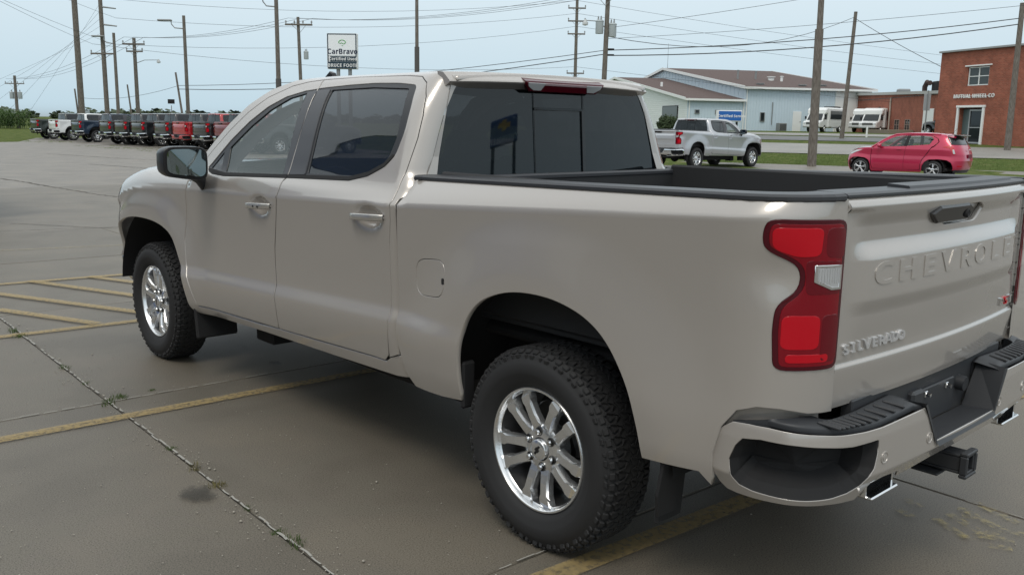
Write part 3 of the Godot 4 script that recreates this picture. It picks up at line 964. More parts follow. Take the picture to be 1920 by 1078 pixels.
	for sd: float in [1.0, -1.0]:
		for i in hs.size() - 1:
			var a: float = hs[i]
			var b: float = hs[i + 1]
			var pa := side_cab(cab_r0(max(a, 1.42)) - 0.139, max(a, 1.25))
			var pb := side_cab(cab_r0(max(b, 1.42)) - 0.139, max(b, 1.25))
			var ga := lerpf(0.787, 0.676, (a - 1.385) / 0.40) if a >= 1.385 else 0.0
			var gb := lerpf(0.787, 0.676, (b - 1.385) / 0.40) if b > 1.385 else (0.0 if b < 1.385 else 0.0)
			if b <= 1.386: gb = 0.0
			var A := Vector3(pa.x, a, sd * pa.z)
			var B := Vector3(pb.x, b, sd * pb.z)
			var GA := Vector3(pa.x, a, sd * ga)
			var GB := Vector3(pb.x, b, sd * gb)
			if sd > 0: rw.quad(A, GA, GB, B)
			else: rw.quad(GA, A, B, GB)
	obj("cab_rear_panel", rw, M.paint, t)
	var rg := MB.new()
	var RP := []
	for i in 9:
		var h := lerpf(1.380, 1.80, i / 8.0)
		var f := 0.866 + (h - 1.38) * 0.075
		var hw := lerpf(0.79, 0.672, i / 8.0)
		for j in 13:
			var u := lerpf(-1, 1, j / 12.0)
			RP.append(V(f - 0.022 * (1 - u * u), hw * u, h))
	rg.grid(RP, 9, 13, true)
	var rwin := obj("rear_window", rg, M.rear_glass, t)
	var fr := MB.new()
	fr.box(V(0.8515, -0.172, 1.545), Vector3(0.006, 0.32, 0.022), 0.001, Basis(Vector3(0, 0, 1), 0.075))
	fr.box(V(0.8525, 0.176, 1.545), Vector3(0.003, 0.32, 0.003), 0.0, Basis(Vector3(0, 0, 1), 0.075))
	for sd: float in [-1.0, 1.0]: fr.box(V(0.8685, sd * 0.176, 1.75), Vector3(0.003, 0.09, 0.003), 0.0, Basis(Vector3(0, 0, 1), 0.075))
	fr.box(V(0.8645, 0.0, 1.703), Vector3(0.006, 0.012, 0.355), 0.001)
	obj("sliding_pane_frame", fr, M.black_gloss, rwin)
	var lowtrim := MB.new()
	lowtrim.box(V(0.846, 0, 1.372), Vector3(0.03, 0.02, 1.62), 0.006)
	obj("window_sill_strip", lowtrim, M.paint, t)
	# spoiler lip at the rear of the roof
	var sp := MB.new()
	var path := []
	var side_ := []
	for k in 15:
		var u := lerpf(1, -1, k / 14.0)
		path.append(V(0.840 - 0.016 * (1 - u * u) + 0.035 * pow(absf(u), 9), 0.694 * u, 0.012 * (1 - u * u)))
		side_.append(Vector3(1, 0, 0))
	sp.sweep(path, pv([-0.09, 1.860, -0.072, 1.784, -0.055, 1.780, -0.004, 1.808, 0.0, 1.813, -0.005, 1.820, -0.050, 1.856]), side_)
	obj("roof_spoiler", sp, M.paint, t)
	var ch := MB.new()
	ch.extrude(pv([-0.278, 1.850, -0.274, 1.83, -0.235, 1.796, 0.235, 1.796, 0.274, 1.83, 0.278, 1.850]), 0, 0.06, Transform3D(Basis(Vector3(0, 0, -1), Vector3(0.42, 0.9, 0).normalized(), Vector3(0.9, -0.42, 0).normalized()), Vector3(-0.852 + 0.057 - 0.856, 0.178, 0)), 0.006)
	var cl := obj("high_brake_lamp", ch, M.lamp_dark, t)
	for sd: float in [-1.0, 1.0]:
		var lc := MB.new()
		lc.extrude(pv([sd * 0.262, 1.844, sd * 0.255, 1.826, sd * 0.215, 1.806, sd * 0.165, 1.806, sd * 0.150, 1.833, sd * 0.145, 1.844]), 0.059, 0.0625, Transform3D(Basis(Vector3(0, 0, -1), Vector3(0.42, 0.9, 0).normalized(), Vector3(0.9, -0.42, 0).normalized()), Vector3(-0.852 + 0.057 - 0.856, 0.178, 0)), 0.001)
		obj("cargo_lamp", lc, M.lamp_clear, cl)
	var strip := MB.new()
	strip.extrude(pv([-0.15, 1.844, -0.15, 1.833, 0.15, 1.833, 0.15, 1.844]), 0.059, 0.062, Transform3D(Basis(Vector3(0, 0, -1), Vector3(0.42, 0.9, 0).normalized(), Vector3(0.9, -0.42, 0).normalized()), Vector3(-0.852 + 0.057 - 0.856, 0.178, 0)), 0.001)
	obj("lamp_strip", strip, M.lamp_pink, cl)
	var fin := MB.new()
	fin.extrude(pv([-0.09, 0, 0.09, 0, 0.065, 0.05, 0.03, 0.06, -0.02, 0.03]), -0.012, 0.012, Transform3D(Basis.IDENTITY, V(2.22, 0.50, 1.845)), 0.006)
	obj("antenna_fin", fin, M.black_gloss, t)
	# ---- hood, cowl, grille
	var hd := MB.new()
	var GP := []
	for i in 14:
		var f := lerpf(3.10, 4.62, i / 13.0)
		for j in 15:
			var u := lerpf(1, -1, j / 14.0)
			var le := side_bed(min(4.15 + max(0.0, f - 4.15) * 1.15, 4.6) if f > 4.15 else f, crease_h(f) + 0.145)
			GP.append(V(f + 0.10 * (1 - u * u) * (i / 13.0), le.z * u * 0.985, crease_h(f) + 0.145 + 0.035 * (1 - pow(absf(u), 3.0)) - 0.05 * smoothstep(0.88, 1.0, absf(u))))
	hd.grid(GP, 14, 15, true)
	obj("hood", hd, M.paint, t)
	var gr := MB.new()
	var FP := []
	for i in 8:
		var h := lerpf(0.44, 1.12, i / 7.0)
		for j in 15:
			var u := lerpf(1, -1, j / 14.0)
			FP.append(V(4.66 + 0.13 * (1 - u * u) - 0.03 * (h - 0.7), 0.60 * u, h))
	gr.grid(FP, 8, 15)
	obj("front_grille", gr, M.black, t)
	for k in 4:
		var gb := MB.new()
		gb.tube([V(4.67, 0.58, 0.70 + k * 0.1), V(4.77, 0.3, 0.70 + k * 0.1), V(4.80, 0, 0.70 + k * 0.1), V(4.77, -0.3, 0.70 + k * 0.1), V(4.67, -0.58, 0.70 + k * 0.1)], 0.02, 0.02, 8)
		obj("grille_bar", gb, M.chrome if k < 2 else M.paint, t)
	# ---- tailgate
	var tgp := pv([0.744, 1.438, 0.740, 1.40, 0.747, 1.36, 0.747, 1.10, 0.747, 0.94, 0.747, 0.776, -0.747, 0.776, -0.747, 0.94, -0.747, 1.10, -0.747, 1.36, -0.740, 1.40, -0.744, 1.438])
	var hnd := round_poly(pv([0.095, 1.310, 0.150, 1.355, 0.075, 1.380, -0.19, 1.380, -0.255, 1.355, -0.19, 1.310]), 0.02)
	obj("tailgate", panel(TAIL, tgp, [hnd], 0.03 if fine else 0.12, 0.008 if fine else 0.03, 0.0, 0.02), M.paint, t)
	var tgn := t.get_node("tailgate")
	var hm := panel(TAIL, hnd, [], 0.05, 0.02, -0.022, 0.0)
	obj("handle_recess", hm, M.paint, tgn)
	var hb := MB.new()
	hb.extrude(pv([0.075, 1.315, 0.120, 1.353, 0.06, 1.376, -0.18, 1.376, -0.235, 1.353, -0.175, 1.315]), -0.02, 0.012, Transform3D(Basis(Vector3(0, 0, -1), Vector3(0.25, 0.97, 0), Vector3(0.97, -0.25, 0)), V(tail_f(0, 1.347) - 0.004, 0.0, 1.347) - Vector3(1.34 * 0.25, 1.34 * 0.97, 0)), 0.006)
	obj("tailgate_handle", hb, M.black_gloss, tgn)
	if fine:
		var cam := MB.new()
		cam.lathe([Vector2(0.016, -0.02), Vector2(0.016, 0.008), Vector2(0.012, 0.012), Vector2(0.006, 0.009), Vector2(0, 0.008)], Transform3D(Basis(Vector3(0, 1, 0), Vector3(1, 0, 0), Vector3(0, 0, -1)), V(tail_f(-0.02, 1.347) - 0.012, -0.05, 1.346)), 16)
		obj("rear_camera", cam, M.black, tgn)
		letters("CHEVROLET", 0.535, 0.150, 1.187, 0.070, 0.007, M.paint, tgn, "letter", -0.0008, 2.05)
		letters("SILVERADO", 0.692, 0.0425, 0.962, 0.033, 0.008, M.badge, tgn, "letter", 0.003, 1.55, -0.25)
		letters("RST", -0.595, 0.056, 0.954, 0.032, 0.008, M.chrome, tgn, "letter", 0.003, 1.8, -0.25)
		(tgn.get_child(tgn.get_child_count() - 2) as MeshInstance3D).material_override = M.lamp_red
	var tcap := MB.new()
	var cp := []
	var cside := []
	for k in 13:
		var l := lerpf(0.742, -0.742, k / 12.0)
		cp.append(V(tail_f(l, 1.425), l, 0.0))
		cside.append(Vector3(1, 0, 0))
	tcap.sweep(cp, pv([-0.10, 1.40, 0.004, 1.430, 0.004, 1.437, -0.008, 1.443, -0.10, 1.446]), cside)
	obj("tailgate_cap", tcap, M.cap, t)
	var tmid := MB.new()
	var mp := []
	var ms := []
	for k in 9:
		var l := lerpf(0.34, -0.62, k / 8.0)
		mp.append(V(tail_f(l, 1.425) + 0.016, l, 0.0))
		ms.append(Vector3(1, 0, 0))
	tmid.sweep(mp, pv([-0.08, 1.444, 0.000, 1.438, -0.008, 1.452, -0.08, 1.456]), ms)
	obj("tailgate_cap_step", tmid, M.cap, t)
	# ---- bed rails, liner
	var rc := MB.new()
	var rp := []
	var rs := []
	for k in 50:
		var s := lerpf(0.81, -1.085, k / 49.0)
		var q := side_bed(s, rail_top(s))
		var nn := normal_at(BED, s, rail_top(s) - 0.02 - ch(s))
		rp.append(Vector3(q.x, rail_top(s), q.z))
		rs.append(Vector3(0, 0, 1) if s > -0.8 else Vector3(nn.x, 0, nn.z).normalized())
	rc.sweep(rp, pv([-0.001, -0.004, 0.006, 0.002, 0.006, 0.012, -0.002, 0.019, -0.02, 0.021, -0.095, 0.021, -0.11, 0.014, -0.11, -0.06, -0.02, -0.03]), rs)
	both("bed_rail_cap", rc, M.cap, t)
	var bl := MB.new()
	for sd: float in [1.0, -1.0]:
		bl.box(V(-0.13, sd * 0.815, 1.13), Vector3(1.80, 0.58, 0.03), 0.01)
		bl.box(V(0.0, sd * 0.70, 0.98), Vector3(0.95, 0.30, 0.22), 0.05)
	bl.box(V(0.765, 0, 1.10), Vector3(0.03, 0.56, 1.62), 0.005)
	bl.box(V(-0.13, 0, 0.84), Vector3(1.80, 0.05, 1.62), 0.005)
	bl.box(V(-1.0, 0, 1.12), Vector3(0.04, 0.62, 1.46), 0.005)
	obj("bed_liner", bl, M.liner, t)
	var bf := MB.new()
	bf.box(V(0.77, 0, 1.382), Vector3(0.05, 0.03, 1.72), 0.008)
	obj("bed_front_cap", bf, M.cap, t)
	# ---- rear bumper
	var top := [0.86, 0.632, 1.0, 0.657, 1.16, 0.688, 1.5, 0.718, 1.9, 0.742, 2.5, 0.747, 3.2, 0.748, 4.1, 0.742, 4.9, 0.737, 5.7, 0.730, 6.4, 0.725, 6.9, 0.724, 7.83, 0.733, 8.13, 0.60]
	var bot := [0.90, 0.60, 1.0, 0.565, 1.18, 0.53, 1.47, 0.512, 2.0, 0.509, 2.7, 0.508, 3.5, 0.508, 4.3, 0.506, 5.5, 0.500, 6.2, 0.492, 6.64, 0.486, 6.86, 0.553, 7.44, 0.545, 7.50, 0.520, 8.2, 0.535, 9.0, 0.536]
	var bp := pv(top)
	bp.append_array(mir(pv(top)))
	var bb := mir(pv(bot))
	bb.reverse()
	var lower := pv(bot)
	var low_r := PackedVector2Array()
	for q in lower: low_r.append(Vector2(18.0 - q.x, q.y))
	bp.append_array(low_r)
	lower.reverse()
	bp.append_array(lower.slice(1))
	var pocket := round_poly(pv([1.89, 0.625, 2.12, 0.675, 2.38, 0.703, 3.0, 0.712, 4.1, 0.709, 5.1, 0.702, 6.0, 0.692, 6.79, 0.692, 6.80, 0.648, 6.74, 0.60, 6.5, 0.543, 6.2, 0.526, 5.7, 0.520, 4.6, 0.521, 3.7, 0.525, 2.7, 0.532, 2.2, 0.542, 1.98, 0.565]), 0.02)
	obj("rear_bumper", panel(BUMPER, bp, [pocket, mir(pocket)], 0.25 if fine else 0.6, 0.014 if fine else 0.04, 0.0, 0.006), M.paint, t)
	var bn := t.get_node("rear_bumper")
	both("corner_step", _pocket(pocket), M.pocket, bn)
	both("bumper_filler", panel(BED, pv([-0.79, 0.84, -1.09, 0.84, -1.09, 0.735, -0.90, 0.735, -0.80, 0.64]), [], 0.05, 0.04, -0.035, 0.0), M.paint, bn)
	var pad := MB.new()
	var PP := []
	var tn := 41
	for i in tn:
		var tt := lerpf(1.85, 7.86, i / (tn - 1.0))
		var q := cat(BUMP, tt)
		var hh := pw(tt, _pairs(top))
		var e := (q - Vector2(-0.95, clampf(q.y, -0.75, 0.75)))
		e = e.normalized()
		var inner: Vector2
		if tt < 5.2: inner = q - e * lerpf(0.012, 0.115, smoothstep(1.8, 5.2, tt))
		else: inner = Vector2(-1.078, q.y) if tt > 6.0 else (q - e * 0.115).lerp(Vector2(-1.078, q.y), (tt - 5.2) / 0.8)
		var oh: float = -0.9 * max(0.0, hh - 0.70)
		var o2 := q + e * (oh + 0.001)
		var ht := lerpf(0.25, 1.0, smoothstep(1.8, 4.5, tt))
		for w in [[0.0, -0.004], [0.0, 0.010], [0.06, 0.017], [0.2, 0.020], [0.9, 0.030], [1.0, 0.028], [1.0, -0.03]]:
			var pt := o2.lerp(inner, w[0])
			PP.append(V(pt.x, pt.y, hh + w[1] * (ht if w[1] > 0.0 else 1.0)))
	pad.grid(PP, tn, 7, false)
	_fix(pad)
	both("step_pad", pad, M.plastic, bn)
	if fine:
		for k in 11:
			var tt := 5.45 + k * 0.205
			var q := cat(BUMP, tt)
			var hh := pw(tt, _pairs(top))
			var rb := MB.new()
			rb.box(V((q.x - 1.08) * 0.5 + 0.004, q.y, hh + 0.0245), Vector3(0.070, 0.010, 0.014), 0.003, Basis(Vector3(0, 1, 0), 0.15) * Basis(Vector3(0, 0, 1), -0.09))
			both("tread_rib", rb, M.plastic, bn)
	# middle step and the wall behind it
	var nt := MB.new()
	var nA := bump(8.13, 0.60)
	var nB := bump(7.83, 0.735)
	var iA := V(-1.085, nA.z, 0.592)
	var iB := V(-1.085, nB.z + 0.03, 0.752)
	nB.y = 0.748
	nA.z -= 0.005
	nB.z -= 0.005
	nA.x += 0.004
	nB.x += 0.004
	for sd: float in [1.0, -1.0]:
		var m := Vector3(1, 1, sd)
		nt.quad(nA * m, iA * m, iB * m, nB * m)
		nt.quad(nA * m + Vector3(0.001, -0.02, 0), nA * m, nB * m, nB * m + Vector3(0.003, 0, 0.02 * sd))
	nt.quad(V(-1.198, -nA.z, 0.603), V(-1.198, nA.z, 0.603), V(-1.085, nA.z, 0.594), V(-1.085, -nA.z, 0.594))
	nt.quad(V(-1.213, -nA.z, 0.585), V(-1.213, nA.z, 0.585), V(-1.198, nA.z, 0.603), V(-1.198, -nA.z, 0.603))
	obj("middle_step", nt, M.plastic, bn)
	var bw := MB.new()
	bw.box(V(-1.055, 0, 0.665), Vector3(0.04, 0.24, 1.25), 0.004)
	bw.box(V(-1.072, 0.17, 0.70), Vector3(0.05, 0.07, 0.09), 0.01)
	bw.box(V(-1.078, 0.0, 0.66), Vector3(0.012, 0.13, 0.33), 0.004)
	obj("plate_bracket", bw, M.plastic, bn)
	for sd: float in [-0.09, 0.09]:
		var bo := MB.new()
		bo.tube([V(-1.08, sd, 0.705), V(-1.104, sd, 0.703)], 0.008, 0.008, 8)
		bo.box(V(-1.086, sd, 0.705), Vector3(0.008, 0.022, 0.022), 0.002)
		obj("plate_bolt", bo, M.chrome, bn)
	var con := MB.new()
	con.tube([V(-1.07, -0.225, 0.69), V(-1.105, -0.225, 0.688)], 0.03, 0.028, 14)
	obj("trailer_socket", con, M.plastic, bn)
	for tt: float in [6.97, 7.96, 10.04, 11.03]:
		var se := MB.new()
		var q := bump(tt, 0.625)
		var nn := normal_at(BUMPER, tt, 0.625)
		var zz := nn
		var xx := Vector3.UP.cross(zz).normalized()
		var B := Transform3D(Basis(xx, zz, xx.cross(zz)), q)
		se.lathe([Vector2(0.020, -0.002), Vector2(0.0195, 0.0025), Vector2(0.0165, 0.0025), Vector2(0.0155, 0.0005), Vector2(0.0105, 0.0005), Vector2(0.0100, 0.0025), Vector2(0.0, 0.003)], B, 20, 0.7)
		obj("parking_sensor", se, M.paint, bn)
	for sd: float in [1.0, -1.0]:
		var ex := MB.new()
		var c := V(-1.115, sd * 0.555, 0.518)
		ex.box(c + Vector3(0, 0.027, 0), Vector3(0.10, 0.010, 0.185), 0.004)
		ex.box(c + Vector3(0, -0.027, 0), Vector3(0.12, 0.010, 0.185), 0.004)
		ex.box(c + Vector3(0, 0, 0.092), Vector3(0.08, 0.055, 0.008), 0.003)
		ex.box(c + Vector3(0, 0, -0.092), Vector3(0.08, 0.055, 0.008), 0.003)
		var tip := obj("exhaust_tip", ex, M.chrome, t)
		var ei := MB.new()
		ei.box(c + Vector3(-0.03, 0, 0), Vector3(0.03, 0.048, 0.178), 0.0)
		obj("exhaust_bore", ei, M.black, tip)
	var hi := MB.new()
	hi.extrude(pv([-0.038, -0.038, 0.038, -0.038, 0.038, 0.038, -0.038, 0.038]), 0, 0.001)
	var hr := MB.new()
	for q in [[0.0, 0.031], [0.0, -0.031]]:
		hr.box(V(-1.10, 0, 0.462 + q[1]), Vector3(0.26, 0.010, 0.076), 0.003)
		hr.box(V(-1.10, q[1], 0.462), Vector3(0.26, 0.052, 0.010), 0.003)
		hr.box(V(-1.222, 0, 0.462 + q[1] * 1.32), Vector3(0.028, 0.014, 0.094), 0.004)
		hr.box(V(-1.222, q[1] * 1.32, 0.462), Vector3(0.028, 0.068, 0.014), 0.004)
	hr.box(V(-0.97, 0, 0.462), Vector3(0.05, 0.06, 0.06), 0.0)
	hr.box(V(-1.10, 0, 0.415), Vector3(0.10, 0.010, 0.15), 0.004)
	hr.tube([V(-0.99, 0.46, 0.46), V(-0.99, -0.46, 0.46)], 0.04, 0.04, 12)
	obj("hitch_receiver", hr, M.plastic, t)
	# ---- under the body
	var un := MB.new()
	for sd: float in [-1.0, 1.0]:
		un.box(V(1.6, sd * 0.46, 0.56), Vector3(5.2, 0.14, 0.08), 0.01)
	un.box(V(2.0, 0, 0.62), Vector3(2.3, 0.06, 1.86), 0.02)
	un.box(V(-0.1, 0, 0.76), Vector3(1.75, 0.06, 1.5), 0.02)
	un.box(V(4.0, 0, 0.60), Vector3(0.9, 0.3, 0.9), 0.05)
	un.box(V(1.5, 0.35, 0.47), Vector3(1.2, 0.22, 0.45), 0.08)
	un.box(V(1.75, 0, 0.44), Vector3(2.3, 0.28, 1.3), 0.04)
	un.box(V(-0.75, 0, 0.56), Vector3(0.5, 0.3, 1.2), 0.04)
	obj("chassis_frame", un, M.black, t)
	var axl := MB.new()
	axl.tube([V(0, 0.8, 0.39), V(0, -0.8, 0.39)], 0.045, 0.045, 12)
	axl.blob(V(0, 0.05, 0.39), Vector3(0.17, 0.16, 0.15))
	obj("rear_axle", axl, M.black, t)
	for sd: float in [1.0, -1.0]:
		var fl := MB.new()
		fl.extrude(pv([0.0, 0.60, 0.035, 0.645, 0.09, 0.60, 0.11, 0.42, 0.09, 0.34, 0.0, 0.34]), -0.006, 0.006, Transform3D(Basis(Vector3(0, 0, sd), Vector3(0.09, 1, 0), Vector3(sd, 0, 0)), V(-0.575, sd * 0.895, 0.0)), 0.002)
		obj("mud_flap_edge", fl, M.black, t)
		for q in [[-0.60, 0.905, 0.47, 0.02, 0.34, 0.14, -0.08], [0.425, 0.955, 0.56, 0.025, 0.20, 0.07, 0.0], [3.03, 0.865, 0.44, 0.03, 0.34, 0.27, 0.12], [2.75, 0.55, 0.33, 0.22, 0.16, 0.25, 0.0]]:
			var f2 := MB.new()
			f2.box(V(q[0], sd * q[1], q[2]), Vector3(q[3], q[4], q[5]), 0.01, Basis(Vector3(0, 0, 1), q[6]))
			obj("mud_flap" if q[0] != 2.75 else "frame_bracket", f2, M.black, t)
	# ---- mirrors, handles
	for sd: float in [1.0, -1.0]:
		var mh := MB.new()
		var MP := []
		for i in 7:
			var q: Array = [[2.76, 0.35], [2.755, 0.80], [2.73, 0.94], [2.69, 1.0], [2.655, 1.0], [2.625, 0.985], [2.622, 0.955]][i]
			for k in 25:
				var a := TAU * k / 24.0
				var cx := signf(cos(a)) * pow(absf(cos(a)), 0.45) * 0.122
				var cy := signf(sin(a)) * pow(absf(sin(a)), 0.45) * 0.092
				var slope := 0.018 * (cx / 0.13) * clampf(-cy / 0.092, 0.0, 1.0)
				MP.append(V(q[0] + 0.02 * (cx / 0.13), sd * (1.18 + cx * q[1]), 1.385 + cy * q[1] + slope))
		mh.grid(MP, 7, 25, sd > 0)
		for k in 24: mh.tri(V(2.76, sd * 1.18, 1.385), MP[k + 1] if sd < 0 else MP[k], MP[k] if sd < 0 else MP[k + 1])
		var mo := obj("door_mirror", mh, M.mirror_shell, t)
		var mg := MB.new()
		var ring := []
		for k in 25:
			var a := TAU * k / 24.0
			var cx := signf(cos(a)) * pow(absf(cos(a)), 0.42) * 0.104
			var cy := signf(sin(a)) * pow(absf(sin(a)), 0.42) * 0.074
			var slope := 0.014 * (cx / 0.113) * clampf(-cy / 0.074, 0.0, 1.0)
			ring.append(V(2.612 + 0.02 * (cx / 0.13), sd * (1.18 + cx), 1.388 + cy + slope))
		for k in 24: mg.tri(V(2.612, sd * 1.18, 1.388), ring[k], ring[k + 1])
		obj("mirror_glass", mg, M.mirror, mo)
		var mb2 := MB.new()
		for k in 24: mb2.tri(V(2.622, sd * 1.18, 1.388), MP[6 * 25 + k], MP[6 * 25 + k + 1])
		obj("mirror_bezel", mb2, M.black, mo)
		var arm := MB.new()
		var AP := []
		for q in [[2.87, 0.93, 1.255, 0.045, 0.075], [2.845, 0.985, 1.262, 0.042, 0.068], [2.76, 1.06, 1.292, 0.045, 0.035], [2.70, 1.12, 1.312, 0.045, 0.030]]:
			for k in 13:
				var a := TAU * k / 12.0
				AP.append(V(q[0] + cos(a) * q[3], sd * (q[1] + 0.0), q[2] + sin(a) * q[4]))
		arm.grid(AP, 4, 13, sd < 0)
		obj("mirror_arm", arm, M.plastic, mo)
		for q in [[1.078, 1.206], [2.115, 1.177]]:
			var hnl := MB.new()
			var zc: float = side_cab(q[0] - 0.11, q[1]).z
			var zd: float = side_cab(q[0] + 0.11, q[1]).z
			var HPt := []
			for i in 13:
				var u := lerpf(-1, 1, i / 12.0)
				var hz := lerpf(zc, zd, (u + 1) * 0.5) + 0.012 + 0.022 * (1 - pow(absf(u), 4.0)) - 0.012 * pow(absf(u), 8.0)
				var sx := 0.0165 * (1.0 - 0.25 * pow(absf(u), 6.0))
				for k in 13:
					var a := TAU * k / 12.0
					var cy := signf(sin(a)) * pow(absf(sin(a)), 0.5) * sx
					var cz := signf(cos(a)) * pow(absf(cos(a)), 0.6) * 0.011
					HPt.append(V(q[0] + u * 0.128, sd * (hz + cz), q[1] + cy - 0.006 * u))
			hnl.grid(HPt, 13, 13, sd < 0)
			hnl.tri(HPt[0], HPt[4], HPt[8]); hnl.tri(HPt[12 * 13], HPt[12 * 13 + 4], HPt[12 * 13 + 8])
			var hn := obj("door_handle", hnl, M.handle, t)
			if fine and q[0] > 2.0:
				for du in [-0.012, -0.06]:
					var kh := MB.new()
					kh.tube([V(q[0] + du, sd * (lerpf(zc, zd, 0.5) + 0.040), q[1]), V(q[0] + du, sd * (lerpf(zc, zd, 0.5) + 0.0465), q[1])], 0.006, 0.006, 10)
					obj("key_button", kh, M.black, hn)
	# ---- inside the cab
	var db_ := MB.new()
	db_.box(V(2.72, 0, 1.13), Vector3(0.42, 0.26, 1.70), 0.07)
	db_.box(V(2.95, 0, 1.20), Vector3(0.24, 0.12, 1.60), 0.04)
	db_.box(V(2.0, 0, 0.86), Vector3(0.9, 0.30, 0.26), 0.04)
	obj("dashboard", db_, M.interior, t)
	for q in [[1.62, 0.40], [1.62, -0.40], [1.17, 0.46], [1.17, -0.46]]:
		var s := MB.new()
		var wd: float = 0.52 if q[0] > 1.3 else 0.66
		s.box(V(q[0] + 0.22, q[1], 0.90), Vector3(0.52, 0.16, wd), 0.05)
		s.box(V(q[0] - 0.06, q[1], 1.17), Vector3(0.14, 0.56, wd * 0.95), 0.06, Basis(Vector3(0, 0, 1), -0.16))
		s.box(V(q[0] - 0.14, q[1], 1.50), Vector3(0.10, 0.19, 0.27), 0.045, Basis(Vector3(0, 0, 1), -0.1))
		obj("seat", s, M.interior, t)
	var sw := MB.new()
	var tor := []
	for i in 25:
		var a := TAU * i / 24.0
		tor.append(V(2.38, 0.40, 1.17) + Vector3(sin(a) * 0.06, sin(a) * 0.18, cos(a) * 0.19))
	sw.tube(tor, 0.016, 0.016, 8, false)
	sw.box(V(2.40, 0.40, 1.16), Vector3(0.04, 0.10, 0.34), 0.02)
	sw.tube([V(2.40, 0.40, 1.16), V(2.62, 0.40, 1.06)], 0.03, 0.03, 8)
	obj("steering_wheel", sw, M.interior, t)
	return t
func _pairs(a: Array) -> Array:
	var o := []
	for i in range(0, a.size(), 2): o.append(Vector2(a[i], a[i + 1]))
	return o
func _fix(mb: MB) -> void:
	# make smooth strip normals point up or outwards
	for i in mb.n.size():
		if mb.n[i].y < -0.2: mb.n[i] = -mb.n[i]
func _liner(f: float, r: float, h: float) -> MB:
	var mb := MB.new()
	var P := []
	for i in 25:
		var a := lerpf(0.13, PI - 0.13, i / 24.0)
		for l in [0.55, 0.75, 0.965]:
			P.append(V(f + cos(a) * r, l, h + sin(a) * r))
	mb.grid(P, 25, 3, true)
	var Q := []
	for i in 25:
		var a := lerpf(0.13, PI - 0.13, i / 24.0)
		Q.append(V(f + cos(a) * r, 0.55, h + sin(a) * r)); Q.append(V(f + cos(a) * 0.1, 0.55, h + sin(a) * 0.1))
	mb.grid(Q, 25, 2)
	return mb
func _pocket(pk: PackedVector2Array) -> MB:
	var mb := MB.new()
	var c := Vector2(4.4, 0.615)
	var P := []
	pk = dense(pk, 0.12)
	var m := pk.size()
	for q in [[1.0, 1.0, -0.003], [0.985, 0.97, -0.004], [0.93, 0.80, -0.035], [0.90, 0.76, -0.10]]:
		for k in m + 1:
			var p: Vector2 = pk[k % m]
			var e := c + (p - c) * Vector2(q[0], q[1])
			if q[1] < 0.9 and e.y > c.y: e.y = c.y + (p.y - c.y) * 0.93
			P.append(bump(e.x, e.y) + normal_at(BUMPER, e.x, e.y) * q[2])
	for i in 3:
		for k in m:
			var a: int = i * (m + 1) + k
			mb.quad(P[a], P[a + m + 1], P[a + m + 2], P[a + 1])
	var mid := bump(c.x, c.y) + normal_at(BUMPER, c.x, c.y) * -0.10
	for k in m: mb.tri(mid, P[3 * (m + 1) + k + 1], P[3 * (m + 1) + k])
	return mb
func dense(p: PackedVector2Array, d: float) -> PackedVector2Array:
	var o := PackedVector2Array()
	for i in p.size():
		var a := p[i]
		var b := p[(i + 1) % p.size()]
		var m: int = max(1, int(ceil(absf(b.x - a.x) / d)))
		for k in m: o.append(a.lerp(b, float(k) / m))
	return o
# ---------------------------------------------------------------- ground, lot, roads
func elev(x: float, z: float) -> float:
	var dx := x - CAM.x
	var dz := z - CAM.z
	var q := -0.415 * dx - 0.91 * dz
	var r := 0.91 * dx - 0.415 * dz
	var e := 0.08 * smoothstep(10.0, 28.0, q)
	if q > 38.0: e += 1.35 * (1.0 - exp(-(q - 38.0) / 32.0))
	return e * smoothstep(-47.0, -22.0, r) - 0.027
func along(q: float, r: float) -> Vector2:
	return Vector2(CAM.x - 0.415 * q + 0.91 * r, CAM.z - 0.91 * q - 0.415 * r)
func drape(poly: PackedVector2Array, hole: PackedVector2Array, up: float, cell: float) -> MB:
	# a sheet over a polygon of (x, z) that follows the ground
	var mb := MB.new()
	var lo := poly[0]
	var hi := poly[0]
	for q in poly:
		lo = lo.min(q); hi = hi.max(q)
	var nx := int(ceil((hi.x - lo.x) / cell))
	var nz := int(ceil((hi.y - lo.y) / cell))
	for i in nx:
		for j in nz:
			var a := lo + Vector2(i, j) * cell
			var sq := PackedVector2Array([a, a + Vector2(cell, 0), a + Vector2(cell, cell), a + Vector2(0, cell)])
			for pc: PackedVector2Array in Geometry2D.intersect_polygons(sq, poly):
				var rest := [pc]
				if hole.size():
					rest = []
					for r: PackedVector2Array in Geometry2D.clip_polygons(pc, hole):
						if not Geometry2D.is_polygon_clockwise(r): rest.append(r)
				for r: PackedVector2Array in rest:
					var t := Geometry2D.triangulate_polygon(r)
					var id := []
					for q in r: id.append(mb.vert(Vector3(q.x, elev(q.x, q.y) + up, q.y), Vector3.UP))
					for k in range(0, t.size(), 3): _out(mb, id[t[k]], id[t[k + 1]], id[t[k + 2]])
	return mb
